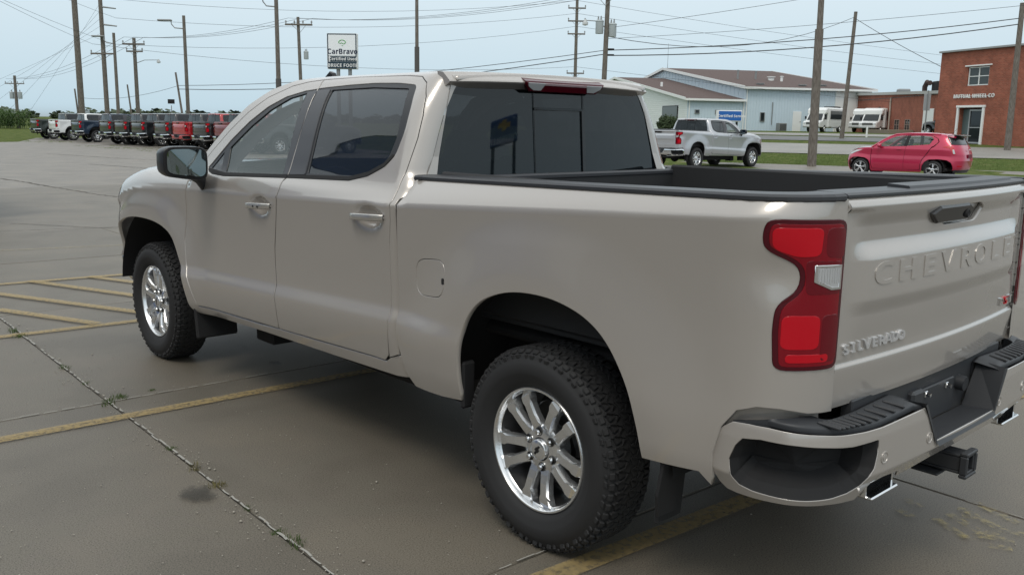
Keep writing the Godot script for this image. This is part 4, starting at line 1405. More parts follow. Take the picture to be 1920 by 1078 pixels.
func strip(p: Array, width: float, y: float, jag := 0.0, seed_ := 1, mb: MB = null) -> MB:
	# flat ribbon along points (x, z)
	if mb == null: mb = MB.new()
	var rng := RandomNumberGenerator.new()
	rng.seed = seed_
	var L := []
	var R := []
	var pts := []
	for i in p.size() - 1:
		var n: int = max(1, int(p[i].distance_to(p[i + 1]) / max(0.05, width * 2.0))) if jag > 0.0 else 1
		for k in n: pts.append(p[i].lerp(p[i + 1], float(k) / n))
	pts.append(p[-1])
	for i in pts.size():
		var t: Vector2 = (pts[min(i + 1, pts.size() - 1)] - pts[max(i - 1, 0)]).normalized()
		var s := Vector2(-t.y, t.x)
		var o: float = rng.randf_range(-jag, jag)
		var w: float = width * 0.5 * (1.0 + (rng.randf_range(-0.6, 0.5) if jag > 0.0 else 0.0))
		var a: Vector2 = pts[i] + s * (o + w)
		var b: Vector2 = pts[i] + s * (o - w)
		L.append(Vector3(a.x, y + elev(a.x, a.y), a.y)); R.append(Vector3(b.x, y + elev(b.x, b.y), b.y))
	for i in pts.size() - 1:
		var i0 := [mb.vert(L[i], Vector3.UP), mb.vert(R[i], Vector3.UP), mb.vert(R[i + 1], Vector3.UP), mb.vert(L[i + 1], Vector3.UP)]
		_out(mb, i0[0], i0[1], i0[2]); _out(mb, i0[0], i0[2], i0[3])
	return mb
func concrete(r: float, g: float, b: float, seed_: int) -> StandardMaterial3D:
	var m := StandardMaterial3D.new()
	var c0 := lin(r * 0.88, g * 0.88, b * 0.87)
	var c1 := lin(r, g, b)
	var c2 := lin(r * 1.10, g * 1.09, b * 1.07)
	m.albedo_texture = noise_tex(0.004, [c0, c1, c1, c2], [0.25, 0.45, 0.55, 0.8], seed_, 1024, 6)
	m.roughness = 0.58
	m.metallic_specular = 0.5
	world_tri(m, 0.19, 1.1)
	m.detail_enabled = true
	m.detail_blend_mode = BaseMaterial3D.BLEND_MODE_MUL
	m.detail_uv_layer = BaseMaterial3D.DETAIL_UV_2
	m.detail_albedo = noise_tex(0.11, [grey(0.42), grey(0.80), grey(0.88), grey(1.0)], [0.08, 0.36, 0.64, 0.9], seed_ + 7, 1024, 3)
	return m
const SLAB_O := Vector2(-2.92, 1.58)
func slab_pt(i: float, j: float) -> Vector2:
	# corners of the slab pattern, which lies about two degrees off the pickup
	return SLAB_O + Vector2(0.99928, 0.038) * (2.95 * i) + Vector2(-0.044, 0.999) * (2.53 * j)
func setting() -> void:
	M.concrete = concrete(0.208, 0.182, 0.143, 3)
	M.concrete_b = concrete(0.200, 0.175, 0.138, 11)
	M.concrete_mid = concrete(0.228, 0.202, 0.164, 17)
	M.concrete_far = concrete(0.29, 0.262, 0.225, 5)
	M.asphalt = world_tri(concrete(0.15, 0.148, 0.142, 9), 0.05, 0.4)
	M.road = world_tri(concrete(0.36, 0.345, 0.31, 13), 0.05, 0.4)
	M.grass = StandardMaterial3D.new()
	M.grass.albedo_texture = noise_tex(0.012, [lin(0.08, 0.118, 0.03), lin(0.115, 0.155, 0.042), lin(0.15, 0.18, 0.06), lin(0.20, 0.20, 0.085)], [0.25, 0.45, 0.62, 0.85], 21, 1024, 6)
	M.grass.roughness = 0.95
	M.grass.metallic_specular = 0.1
	world_tri(M.grass, 0.11, 0.9)
	M.grass.detail_enabled = true
	M.grass.detail_blend_mode = BaseMaterial3D.BLEND_MODE_MUL
	M.grass.detail_uv_layer = BaseMaterial3D.DETAIL_UV_2
	M.grass.detail_albedo = noise_tex(0.06, [grey(0.55), grey(0.9), grey(1.0)], [0.2, 0.5, 0.9], 4, 512, 4)
	# terrain
	var xs := [-5000.0, -1500.0, -600.0, -300.0]
	var zs := [-5000.0, -1500.0, -600.0, -300.0]
	for k in 57: xs.append(-200.0 + 5.0 * k)
	for k in 54: zs.append(-220.0 + 5.0 * k)
	xs.append_array([200.0, 600.0, 5000.0]); zs.append_array([200.0, 600.0, 5000.0])
	var g := MB.new()
	for x: float in xs:
		for z: float in zs:
			g.vert(Vector3(x, elev(x, z), z), Vector3.UP)
	var nz := zs.size()
	for i in xs.size() - 1:
		for j in nz - 1:
			var a := i * nz + j
			g.face(a, a + 1, a + nz + 1); g.face(a, a + nz + 1, a + nz)
	var ground := struct("ground", g, M.grass)
	# the lot: slabs near the pickup, one sheet beyond
	var hole := PackedVector2Array([slab_pt(-3, -3), slab_pt(3, -3), slab_pt(3, 2), slab_pt(-3, 2)])
	var e0 := along(39.6, -12)
	var e1 := along(39.6, 45)
	var lotp := PackedVector2Array([Vector2(40, 40), Vector2(-56, 40), Vector2(-57.5, -6), Vector2(-62, -13), Vector2(-73, -17), Vector2(-73, -23.5), Vector2(-36, -23.5), e0, e1])
	var lot := struct("parking_lot", drape(lotp, hole, 0.02, 4.0), M.concrete_far)
	var nearp := PackedVector2Array([slab_pt(-3, -3), slab_pt(3, -3), slab_pt(3, 2), slab_pt(-3, 2)])
	var wide := PackedVector2Array([slab_pt(-6, -4.2), slab_pt(5, -4.2), slab_pt(5, 5), slab_pt(-6, 5)])
	struct("lot_sheet", drape(wide, hole, 0.024, 3.0), M.concrete_mid, lot)
	for i in range(-3, 3):
		for j in range(-3, 2):
			var c: Array = [slab_pt(i, j), slab_pt(i + 1, j), slab_pt(i + 1, j + 1), slab_pt(i, j + 1)]
			var mid: Vector2 = (c[0] + c[2]) * 0.5
			var mb := MB.new()
			var pp := PackedVector2Array()
			for q: Vector2 in c:
				var d: Vector2 = (mid - q)
				pp.append(q + Vector2(signf(d.x), signf(d.y)) * 0.004)
			var y := -0.001 + 0.0015 * ((i * 7 + j * 3) % 3)
			mb.extrude(pp, -0.02, 0.0, Transform3D(Basis(Vector3(1, 0, 0), Vector3(0, 0, 1), Vector3(0, 1, 0)), Vector3(0, y, 0)), 0.006)
			struct("slab", mb, M.concrete if (i + 2 * j) % 3 else M.concrete_b, lot)
	# sealed joints
	var seal := mat(0.34, 0.33, 0.30, 0.9)
	var dark := mat(0.045, 0.04, 0.032, 0.95)
	var jd := MB.new()
	for i in range(-3, 4): strip([slab_pt(i, -3), slab_pt(i, 2)], 0.014, 0.018, 0.0, 1, jd)
	for j in range(-3, 3): strip([slab_pt(-3, j), slab_pt(3, j)], 0.014, 0.018, 0.0, 1, jd)
	stuff(struct("joint_bed", jd, dark, lot))
	var rng := RandomNumberGenerator.new()
	rng.seed = 77
	var sl := MB.new()
	for line in [[Vector2(-3, 0), Vector2(3, 0), 0.010, 0.92], [Vector2(0, 0), Vector2(0, 1.6), 0.006, 0.95], [Vector2(0, 0), Vector2(0, -1.1), 0.006, 0.9], [Vector2(1, 0.2), Vector2(1, -0.7), 0.005, 0.5], [Vector2(1.0, -1), Vector2(3, -1), 0.004, 0.35], [Vector2(-1, -1), Vector2(-1, 1), 0.005, 0.4]]:
		var a: Vector2 = slab_pt(line[0].x, line[0].y)
		var b: Vector2 = slab_pt(line[1].x, line[1].y)
		var n := int(a.distance_to(b) / 0.09)
		for k in n:
			if rng.randf() > line[3]: continue
			var p0 := a.lerp(b, float(k) / n)
			var p1 := a.lerp(b, float(k + rng.randf_range(0.6, 1.05)) / n)
			var s := (b - a).normalized().orthogonal() * rng.randf_range(-0.006, 0.006)
			strip([p0 + s, (p0 + p1) * 0.5 + s + (b - a).normalized().orthogonal() * rng.randf_range(-0.004, 0.004), p1 + s], line[2] * rng.randf_range(0.6, 1.3), 0.0325, 0.0, 1, sl)
	stuff(struct("joint_sealant", sl, seal, lot))
	# cracks and old patched seams further out
	var crack := mat(0.085, 0.075, 0.062, 0.95)
	for c in [[[Vector2(-29.5, -2.2), Vector2(-22.5, -3.0), Vector2(-18.2, -3.2), Vector2(-14.2, -3.7), Vector2(-9, -4.2)], 0.06], [[Vector2(-13.0, -0.4), Vector2(-11.8, -1.2), Vector2(-10.9, -1.9), Vector2(-10.3, -2.0)], 0.018], [[Vector2(-20.5, -5.6), Vector2(-17.0, -5.9), Vector2(-15.0, -6.6)], 0.04], [[Vector2(-30, -7), Vector2(-24, -8.2), Vector2(-20, -8.2)], 0.05], [[Vector2(-12.1, 0.6), Vector2(-11.9, -0.6), Vector2(-11.4, -2.4)], 0.014], [[Vector2(-40, -8.5), Vector2(-33, -9.6), Vector2(-27, -12)], 0.06]]:
		struct("crack", strip(c[0], c[1], 0.027 if c[0][0].x < -19.0 or true else 0.027, c[1] * 0.6, 3), crack, lot)
	var faint := mat(0.36, 0.33, 0.285, 0.9)
	for k in 4:
		struct("slab_joint", strip([slab_pt(-3.4 - 1.0 * k, 2.2), slab_pt(-3.4 - 1.0 * k, -4.0)], 0.02, 0.0275, 0.006, 5 + k), faint, lot)
	# yellow paint
	M.yellow = StandardMaterial3D.new()
	M.yellow.transparency = BaseMaterial3D.TRANSPARENCY_ALPHA
	M.yellow.albedo_texture = noise_tex(0.035, [Color(lin(0.33, 0.25, 0.12), 0.25), Color(lin(0.35, 0.262, 0.12), 0.60), Color(lin(0.38, 0.28, 0.12), 0.75)], [0.12, 0.38, 0.8], 31, 512, 5)
	M.yellow.roughness = 0.8
	world_tri(M.yellow, 1.3)
	M.yellow_faint = M.yellow.duplicate()
	M.yellow_faint.albedo_texture = noise_tex(0.03, [Color(lin(0.40, 0.33, 0.15), 0.0), Color(lin(0.42, 0.35, 0.16), 0.22), Color(lin(0.46, 0.37, 0.15), 0.5)], [0.3, 0.55, 0.9], 33, 512, 4)
	for ln in [[-2.70, 4.0, -2.40, -2.4, 0.095], [0.10, 2.6, 0.62, -4.0, 0.105], [-5.10, 2.6, -4.80, -1.5, 0.10], [-7.5, 1.9, -7.12, -1.3, 0.10]]:
		struct("stall_line", strip([Vector2(ln[0], ln[1]), Vector2(ln[2], ln[3])], ln[4], 0.034), M.yellow, lot)
	for ln in [[-6.1, 1.41, -5.03, 0.95], [-6.9, 1.24, -5.0, 0.42], [-7.42, 0.82, -4.95, -0.12], [-7.33, 0.27, -4.9, -0.65], [-7.25, -0.28, -4.85, -1.2]]:
		struct("hatch_line", strip([Vector2(ln[0], ln[1]), Vector2(ln[2], ln[3])], 0.10, 0.0385), M.yellow, lot)
	struct("faded_line", strip([Vector2(-10.0, 0.9), Vector2(-9.4, -1.4)], 0.07, 0.034), M.yellow_faint, lot)
	# worn stencilled letters at the lower right, too faded to read
	for ln in [[0.985, -0.70, 1.045, -0.60], [1.0, -0.80, 1.20, -0.72], [0.98, -0.68, 1.16, -0.60], [0.96, -0.59, 1.13, -0.50], [0.945, -0.50, 1.11, -0.40], [1.11, -0.40, 1.17, -0.55], [1.16, -0.58, 1.28, -0.62], [1.13, -0.46, 1.25, -0.52], [1.19, -0.40, 1.27, -0.44], [0.77, -0.60, 0.86, -0.56], [0.80, -0.46, 0.88, -0.43]]:
		struct("stencil_stroke", strip([Vector2(ln[0], ln[1]), Vector2(ln[2], ln[3])], 0.045, 0.0345 + 0.0004 * (int(ln[0] * 1000.0) % 9)), M.yellow_faint, lot)
	# stains
	var im := Image.create(64, 64, false, Image.FORMAT_RGBA8)
	var fn := FastNoiseLite.new()
	fn.seed = 5
	fn.frequency = 0.06
	for x in 64:
		for y in 64:
			var d := Vector2(x - 31.5, y - 31.5).length() / 31.5
			var a := clampf((1.0 - d) * 2.2 + fn.get_noise_2d(x, y) * 0.9 - 0.35, 0.0, 1.0) * smoothstep(1.0, 0.8, d)
			im.set_pixel(x, y, Color(0.16, 0.15, 0.13, a * 0.5))
	var st := StandardMaterial3D.new()
	st.transparency = BaseMaterial3D.TRANSPARENCY_ALPHA
	st.albedo_texture = ImageTexture.create_from_image(im)
	st.roughness = 0.6
	for s in [[-1.31, 1.754, 0.13, 0.10], [-3.05, 0.45, 0.07, 0.06]]:
		var mb := MB.new()
		mb.quad(Vector3(s[0] - s[2], 0.0135, s[1] + s[3]), Vector3(s[0] + s[2], 0.0135, s[1] + s[3]), Vector3(s[0] + s[2], 0.0135, s[1] - s[3]), Vector3(s[0] - s[2], 0.0135, s[1] - s[3]))
		mb.uv = PackedVector2Array([Vector2(0, 1), Vector2(1, 1), Vector2(1, 0), Vector2(0, 1), Vector2(1, 0), Vector2(0, 0)])
		struct("stain", mb, st, lot)
	# roads across the right of the picture
	var bands := [["road", 47.3, 59.0, M.road, -24.0, 60.0], ["side_street", 65.0, 76.5, M.asphalt, -20.0, 60.0], ["driveway", 80.5, 95.0, M.road, -26.0, 8.0]]
	for b in bands:
		struct(b[0], drape(PackedVector2Array([along(b[1], b[4]), along(b[1], b[5]), along(b[2], b[5]), along(b[2], b[4])]), PackedVector2Array(), 0.03, 5.0), b[3])
	struct("forecourt", drape(PackedVector2Array([along(63.0, 22.0), along(63.0, 50.0), along(70.0, 50.0), along(74.0, 22.0)]), PackedVector2Array(), 0.045, 5.0), M.asphalt)
func scatter(called: String, mesh: Mesh, m: Material, list: Array, parent: Node = null) -> MultiMeshInstance3D:
	var mm := MultiMesh.new()
	mm.transform_format = MultiMesh.TRANSFORM_3D
	mm.mesh = mesh
	mm.instance_count = list.size()
	for i in list.size(): mm.set_instance_transform(i, list[i])
	var o := MultiMeshInstance3D.new()
	o.multimesh = mm
	o.material_override = m
	o.name = called if parent else numbered(called)
	if parent: parent.add_child(o, true)
	else: add_child(o)
	o.set_meta("kind", "stuff")
	return o
func blades(n: int, h: float, spread: float, w: float, seed_: int) -> MB:
	var mb := MB.new()
	var rng := RandomNumberGenerator.new()
	rng.seed = seed_
	for i in n:
		var a := rng.randf() * TAU
		var p := Vector3(cos(a), 0, sin(a)) * spread * sqrt(rng.randf())
		var d := Vector3(rng.randf_range(-1, 1), 0, rng.randf_range(-1, 1)) * 0.6
		var hh := h * rng.randf_range(0.45, 1.1)
		var s := Vector3(-sin(a), 0, cos(a)) * w
		var t1 := p + Vector3(d.x * hh * 0.3, hh * 0.6, d.z * hh * 0.3)
		var t2 := p + Vector3(d.x * hh, hh, d.z * hh)
		mb.quad(p - s, p + s, t1 + s * 0.8, t1 - s * 0.8)
		mb.tri(t1 - s * 0.8, t1 + s * 0.8, t2)
	return mb
func small_things() -> void:
	var rng := RandomNumberGenerator.new()
	rng.seed = 12
	# weeds in the joints
	var gm := mat(0.055, 0.085, 0.022, 0.8)
	gm.backlight_enabled = true
	gm.backlight = lin(0.05, 0.09, 0.02)
	var dry := mat(0.16, 0.14, 0.06, 0.9)
	var w0 := blades(60, 0.035, 0.055, 0.0022, 3).mesh()
	var k := 0
	# x, z, size, dry
	for t in [[-5.18, 1.52, 1.3, 0], [-4.97, 1.525, 1.1, 0], [-3.86, 1.545, 1.0, 0], [-3.4, 1.56, 0.6, 0], [-2.97, 1.50, 1.1, 0], [-2.90, 1.585, 1.3, 0], [-1.95, 1.61, 0.7, 0], [-1.63, 1.63, 1.0, 1], [-1.36, 1.645, 1.0, 1], [-1.05, 1.65, 0.6, 0], [-0.76, 1.665, 0.7, 0], [-0.63, 1.66, 1.2, 0], [-3.0, 1.30, 0.5, 0]]:
		var o := obj("weed_tuft", w0, dry if t[3] else gm)
		tag(o, ["green weed tuft farthest left along the slab joint", "second green weed from the far end of the slab joint", "green weed between the first two weed pairs of the joint", "tiny weed sprig just before the joint crossing", "green weed tuft at the crossing of the two slab joints", "larger weed clump beside the yellow line where it meets the joint", "tiny sprig left of the dry yellowed weeds", "dry yellowed weed farther from the oil stain", "dry yellowed weed right beside the oil stain", "tiny sprig just right of the oil stain", "small green weed left of the nearest clump", "nearest green weed clump at the bottom of the slab joint", "lone weed sprig on the thin joint under the pickup's side"][k], "weed", "weeds along the slab joint")
		o.position = Vector3(t[0], -0.003, t[1])
		o.rotation.y = k * 1.7
		o.scale = Vector3(t[2], t[2] * 0.7, t[2] * 0.6)
		k += 1
	# grit
	var gb := MB.new()
	gb.blob(Vector3.ZERO, Vector3(1, 0.6, 0.8), 3, 5)
	var list := []
	for i in 1700:
		var p := Vector2(rng.randf_range(-6.5, 1.6), rng.randf_range(-1.2, 2.6))
		if rng.randf() < 0.35: p = slab_pt(rng.randf_range(-1.4, 1.0), rng.randfn(0.0, 0.02))
		if p.x > -3.6 and p.x < 1.1 and p.y < 0.95 and p.y > -1.0 and rng.randf() < 0.8: continue
		var s := rng.randf_range(0.0015, 0.0045) * (2.0 if rng.randf() < 0.06 else 1.0)
		list.append(Transform3D(Basis(Vector3.UP, rng.randf() * TAU).scaled(Vector3(s, s, s)), Vector3(p.x, 0.005, p.y)))
	scatter("grit", gb.mesh(), mat(0.36, 0.33, 0.28, 0.9), list)
	# lawn fringe and grass verge
	var tuft := blades(26, 0.12, 0.28, 0.006, 8).mesh()
	var gl := []
	for i in 5200:
		var q := 39.7 + pow(rng.randf(), 1.6) * 7.4
		var r := rng.randf_range(-14, 30)
		var p := along(q, r)
		var s := rng.randf_range(0.5, 1.1)
		gl.append(Transform3D(Basis(Vector3.UP, rng.randf() * TAU).scaled(Vector3(s, s * rng.randf_range(0.5, 1.0), s)), Vector3(p.x, elev(p.x, p.y), p.y)))
	var gmat := mat(0.125, 0.17, 0.05, 0.9)
	gmat.backlight_enabled = true
	gmat.backlight = lin(0.05, 0.07, 0.02)
	scatter("verge_grass", tuft, gmat, gl)
	gl = []
	for i in 900:
		var t := rng.randf()
		var q := 39.2 - pow(rng.randf(), 3.0) * 5.0
		var p := along(q, rng.randf_range(-14, 24))
		if sin(p.x * 0.9) + sin(p.y * 1.7 + 1.0) < 0.55: continue
		var s := rng.randf_range(0.2, 0.5)
		gl.append(Transform3D(Basis(Vector3.UP, t * TAU).scaled(Vector3(s, s * 0.5, s)), Vector3(p.x, elev(p.x, p.y) + 0.02, p.y)))
	for i in 700:
		var p := Vector2(rng.randf_range(-66, -33), -14.6 + rng.randf_range(-1.5, 1.2))
		if sin(p.x * 1.3) + sin(p.x * 0.37) < 0.2: continue
		var s := rng.randf_range(0.25, 0.7)
		gl.append(Transform3D(Basis(Vector3.UP, i).scaled(Vector3(s, s * 0.5, s)), Vector3(p.x, elev(p.x, p.y) + 0.02, p.y)))
	scatter("lot_weeds", tuft, gmat, gl)
	# corn at the left edge of the view
	var corn := MB.new()
	for i in 14:
		var a := i * 2.4
		var y := 0.25 + i * 0.14
		var d := Vector3(cos(a), 0, sin(a))
		var s := Vector3(-d.z, 0, d.x) * 0.045
		corn.quad(Vector3(0, y, 0) - s, Vector3(0, y, 0) + s, d * 0.35 + Vector3(0, y + 0.32, 0) + s, d * 0.35 + Vector3(0, y + 0.32, 0) - s)
		corn.tri(d * 0.35 + Vector3(0, y + 0.32, 0) - s, d * 0.35 + Vector3(0, y + 0.32, 0) + s, d * 0.72 + Vector3(0, y + 0.12, 0))
	corn.tube([Vector3.ZERO, Vector3(0, 2.5, 0)], 0.02, 0.008, 4)
	var cm := mat(0.05, 0.088, 0.024, 0.8)
	cm.backlight_enabled = true
	cm.backlight = lin(0.03, 0.06, 0.01)
	gl = []
	for i in 5200:
		var p := Vector2(rng.randf_range(-240, -128), rng.randf_range(-33, -8))
		p.y = -33.0 - (p.x + 128) * 0.26 + rng.randf_range(0, 26.0)
		gl.append(Transform3D(Basis(Vector3.UP, rng.randf() * TAU).scaled(Vector3(1.1, rng.randf_range(0.85, 1.08), 1.1)), Vector3(p.x, 0, p.y)))
	scatter("corn_field", corn.mesh(), cm, gl)
	# far tree line
	var leaf := MB.new()
	for i in 60:
		var a := rng.randf() * TAU
		var u := rng.randf_range(-1, 1)
		var rr := sqrt(1 - u * u)
		var c := Vector3(cos(a) * rr, u * 0.9 + 0.9, sin(a) * rr) * rng.randf_range(0.6, 1.0) * 3.0
		var x := Vector3(rng.randf_range(-1, 1), rng.randf_range(-1, 1), rng.randf_range(-1, 1)).normalized() * 0.8
		var y := x.cross(Vector3(rng.randf_range(-1, 1), rng.randf_range(-1, 1), rng.randf_range(-1, 1))).normalized() * 0.7
		leaf.quad(c - x - y, c + x - y, c + x + y, c - x + y)
	gl = []
	for i in 1500:
		var az := lerpf(0.25, 1.45, rng.randf())
		var d := rng.randf_range(700, 1300)
		if sin(az * 23.0) + sin(az * 61.0 + 2.0) < -0.35 and rng.randf() < 0.75: continue
		var s := rng.randf_range(0.6, 1.6)
		gl.append(Transform3D(Basis(Vector3.UP, rng.randf() * TAU).scaled(Vector3(s * 1.6, s, s * 1.6)), Vector3(CAM.x - sin(az) * d, 0.0, CAM.z - cos(az) * d)))
	scatter("far_trees", leaf.mesh(), mat(0.055, 0.075, 0.04, 0.9), gl)
	# round bush by the white gable wall
	var bp := Vector3(-46.4, elev(-46.4, -60.1), -60.1)
	var bush := thing("bush", "rounded green bush before the white gable wall, behind the silver pickup", "bush", bp)
	var bl := []
	for i in 2600:
		var a := rng.randf() * TAU
		var u := rng.randf_range(-0.35, 1)
		var rr := sqrt(max(0.0, 1 - u * u))
		var lump := 0.86 + 0.14 * sin(a * 5.0 + u * 6.0) * sin(a * 3.0 - u * 4.0)
		var c := Vector3(cos(a) * rr * 1.12, 0.85 + u * 0.85, sin(a) * rr * 1.0) * lump * lerpf(0.8, 1.0, rng.randf())
		bl.append(Transform3D(Basis(Vector3(rng.randf_range(-1, 1), rng.randf_range(-1, 1), rng.randf_range(-1, 1)).normalized(), rng.randf() * TAU), c))
	var lf := MB.new()
	lf.quad(Vector3(-0.07, -0.04, 0), Vector3(0.07, -0.04, 0), Vector3(0.07, 0.04, 0.01), Vector3(-0.07, 0.04, 0.01))
	scatter("foliage", lf.mesh(), mat(0.05, 0.075, 0.03, 0.8), bl, bush)
	var stem := MB.new()
	stem.tube([Vector3.ZERO, Vector3(0.1, 0.5, 0), Vector3(0.3, 1.1, 0.1)], 0.06, 0.02, 6)
	stem.tube([Vector3.ZERO, Vector3(-0.2, 0.6, 0.1), Vector3(-0.4, 1.2, -0.1)], 0.05, 0.02, 6)
	obj("stem", stem, mat(0.10, 0.075, 0.05, 0.9), bush)
# ---------------------------------------------------------------- buildings and signs
func ribbed(w: float, h: float, pitch: float) -> MB:
	# vertical ribs of a metal wall: x 0..w, y 0..h, standing out along +z
	var mb := MB.new()
	var n := int(w / pitch)
	for i in n + 1:
		var x: float = min(i * pitch + 0.02, w - 0.03)
		mb.quad(Vector3(x - 0.035, 0, 0), Vector3(x - 0.018, 0, 0.03), Vector3(x - 0.018, h, 0.03), Vector3(x - 0.035, h, 0))
		mb.quad(Vector3(x - 0.018, 0, 0.03), Vector3(x + 0.018, 0, 0.03), Vector3(x + 0.018, h, 0.03), Vector3(x - 0.018, h, 0.03))
		mb.quad(Vector3(x + 0.018, 0, 0.03), Vector3(x + 0.035, 0, 0), Vector3(x + 0.035, h, 0), Vector3(x + 0.018, h, 0.03))
	return mb
func boxed(c: Vector3, s: Vector3, bev := 0.0) -> MB:
	var mb := MB.new()
	mb.box(c, s, bev)
	return mb
func window_part(t: Node, x: float, y: float, z: float, w: float, h: float, fm: Material, gm: Material, bars := 0, called := "window") -> void:
	var f := MB.new()
	var b := 0.06
	f.box(Vector3(x, y + h * 0.5, z), Vector3(w + b, b, 0.08), 0.0); f.box(Vector3(x, y - h * 0.5, z), Vector3(w + b, b, 0.10), 0.0)
	f.box(Vector3(x - w * 0.5, y, z), Vector3(b, h - b, 0.08), 0.0); f.box(Vector3(x + w * 0.5, y, z), Vector3(b, h - b, 0.08), 0.0)
	if bars > 0: f.box(Vector3(x, y, z + 0.002), Vector3(b, h - b, 0.07), 0.0)
	if bars > 1: f.box(Vector3(x, y, z - 0.003), Vector3(w - b, b * 0.8, 0.06), 0.0)
	var fo := obj(called, f, fm, t)
	obj("pane", boxed(Vector3(x, y, z - 0.02), Vector3(w - 0.02, h - 0.02, 0.02)), gm, fo)
func text_part(t: Node, text: String, size: float, depth: float, m: Material, xf: Transform3D, called := "lettering", weight := 700) -> MeshInstance3D:
	var font := SystemFont.new()
	font.font_names = PackedStringArray(["Droid Sans"])
	font.font_weight = weight
	var tm := TextMesh.new()
	tm.font = font
	tm.text = text
	tm.font_size = 48
	tm.pixel_size = size / 34.0
	tm.depth = depth
	tm.curve_step = 2.0
	var o := obj(called, tm, m, t)
	o.transform = xf
	return o
func buildings() -> void:
	M.blue_metal = mat(0.54, 0.64, 0.71, 0.55, 0.0)
	M.white_metal = mat(0.78, 0.81, 0.80, 0.6)
	M.trim_white = mat(0.78, 0.79, 0.78, 0.6)
	M.roof_brown = obj_tri(mat(1, 1, 1, 0.9), Vector3(0.3, 0.3, 0.3))
	M.roof_brown.albedo_color = Color.WHITE
	M.roof_brown.albedo_texture = noise_tex(0.03, [lin(0.075, 0.050, 0.044), lin(0.10, 0.066, 0.058), lin(0.12, 0.082, 0.074)], [0.3, 0.5, 0.75], 41, 512, 5)
	M.dark_glass = mat(0.02, 0.025, 0.028, 0.05)
	M.grey_metal = mat(0.26, 0.27, 0.27, 0.5, 0.3)
	# brick: courses and joints as colour, laid in the wall's own axes
	var im := Image.create(128, 128, false, Image.FORMAT_RGB8)
	var rng := RandomNumberGenerator.new()
	rng.seed = 9
	im.fill(lin(0.32, 0.18, 0.13))
	for row in 12:
		for c in 6:
			var t := rng.randf_range(0.82, 1.14)
			var col := lin(0.33 * t, 0.105 * t, 0.064 * t)
			var x0 := int(c * 128 / 5.0 + (64.0 / 5.0 if row % 2 else 0.0)) - 13
			im.fill_rect(Rect2i(x0 + 1, int(row * 128 / 12.0) + 1, 24, 10), col)
	M.brick = StandardMaterial3D.new()
	M.brick.albedo_texture = ImageTexture.create_from_image(im)
	M.brick.roughness = 0.9
	M.brick.uv1_triplanar = true
	M.brick.uv1_scale = Vector3(0.9, 1.1, 0.9)
	M.brick.uv1_triplanar_sharpness = 8.0
	M.brick.uv2_triplanar = true
	M.brick.uv2_scale = Vector3(0.16, 0.16, 0.16)
	M.brick.detail_enabled = true
	M.brick.detail_blend_mode = BaseMaterial3D.BLEND_MODE_MUL
	M.brick.detail_uv_layer = BaseMaterial3D.DETAIL_UV_2
	M.brick.detail_albedo = noise_tex(0.01, [grey(0.90), grey(0.96), grey(1.0)], [0.2, 0.5, 0.8], 51, 512, 5)
	# --- blue metal building with the lower white-gabled front part
	var C0 := Vector3(-65.2, 0, -88.2)
	C0.y = elev(C0.x, C0.z)
	var A := thing("metal_building", "pale blue ribbed metal building with brown gabled roof and a lower wing with white siding", "building", C0, 1.024)
	A.scale = Vector3(1.27, 1.27, 1.27)
	var lw := 5.9
	var tw := 13.6
	var dp := 22.0
	var e1 := 3.0
	var r1 := 5.95
	var e2 := 4.2
	var r2 := 7.15
	# low wing
	var w1 := MB.new()
	w1.quad(Vector3(0, -0.6, 0), Vector3(lw, -0.6, 0), Vector3(lw, e1, 0), Vector3(0, e1, 0))
	var o1 := obj("front_wall", w1, M.blue_metal, A)
	var rb := ribbed(lw, e1, 0.3)
	stuff(obj("wall_ribs", rb, M.blue_metal, o1))
	var w2 := MB.new()
	w2.quad(Vector3(0, -0.6, -2 * dp), Vector3(0, -0.6, 0), Vector3(0, e1, 0), Vector3(0, e1, -2 * dp))
	w2.tri(Vector3(0, e1, -2 * dp), Vector3(0, e1, 0), Vector3(0, r1, -dp))
	var o2 := obj("gable_wall", w2, M.white_metal, A)
	var laps := MB.new()
	for i in 26:
		var y := 0.1 + i * 0.2
		var back := -2 * dp if y < e1 else -2 * dp + dp * (y - e1) / (r1 - e1)
		var front := 0.0 if y < e1 else -dp * (y - e1) / (r1 - e1)
		laps.quad(Vector3(-0.004, y - 0.18, back), Vector3(-0.004, y - 0.18, front), Vector3(-0.03, y, front), Vector3(-0.03, y, back))
		laps.quad(Vector3(-0.03, y, back), Vector3(-0.03, y, front), Vector3(-0.004, y + 0.01, front), Vector3(-0.004, y + 0.01, back))
	stuff(obj("siding_boards", laps, M.white_metal, o2))
	var rf := MB.new()
	for sgn: float in [1.0, -1.0]:
		var z0 := -dp + sgn * (dp + 0.4)
		var a := Vector3(-0.4, e1 - 0.05, z0)
		var b := Vector3(lw, e1 - 0.05, z0)
		var c := Vector3(lw, r1 + 0.02, -dp)
		var d := Vector3(-0.4, r1 + 0.02, -dp)
		if sgn > 0:
			rf.quad(a, b, c, d)
		else:
			rf.quad(b, a, d, c)
	obj("low_roof", rf, M.roof_brown, A)
	var fs := MB.new()
	fs.box(Vector3(lw * 0.5 - 0.2, e1 - 0.12, 0.42), Vector3(lw + 0.4, 0.20, 0.06), 0.0)
	for sgn: float in [1.0, -1.0]:
		var mid := Vector3(-0.41, (e1 + r1) * 0.5 - 0.06, -dp + sgn * (dp + 0.4) * 0.5)
		var ang := atan2(r1 - e1, dp + 0.4) * sgn
		fs.box(mid, Vector3(0.06, 0.26, (dp + 0.4) / cos(ang)), 0.0, Basis(Vector3(1, 0, 0), ang))
	obj("fascia", fs, M.trim_white, A)
	window_part(A, 1.0, 1.75, 0.05, 0.42, 0.34, M.grey_metal, M.dark_glass)
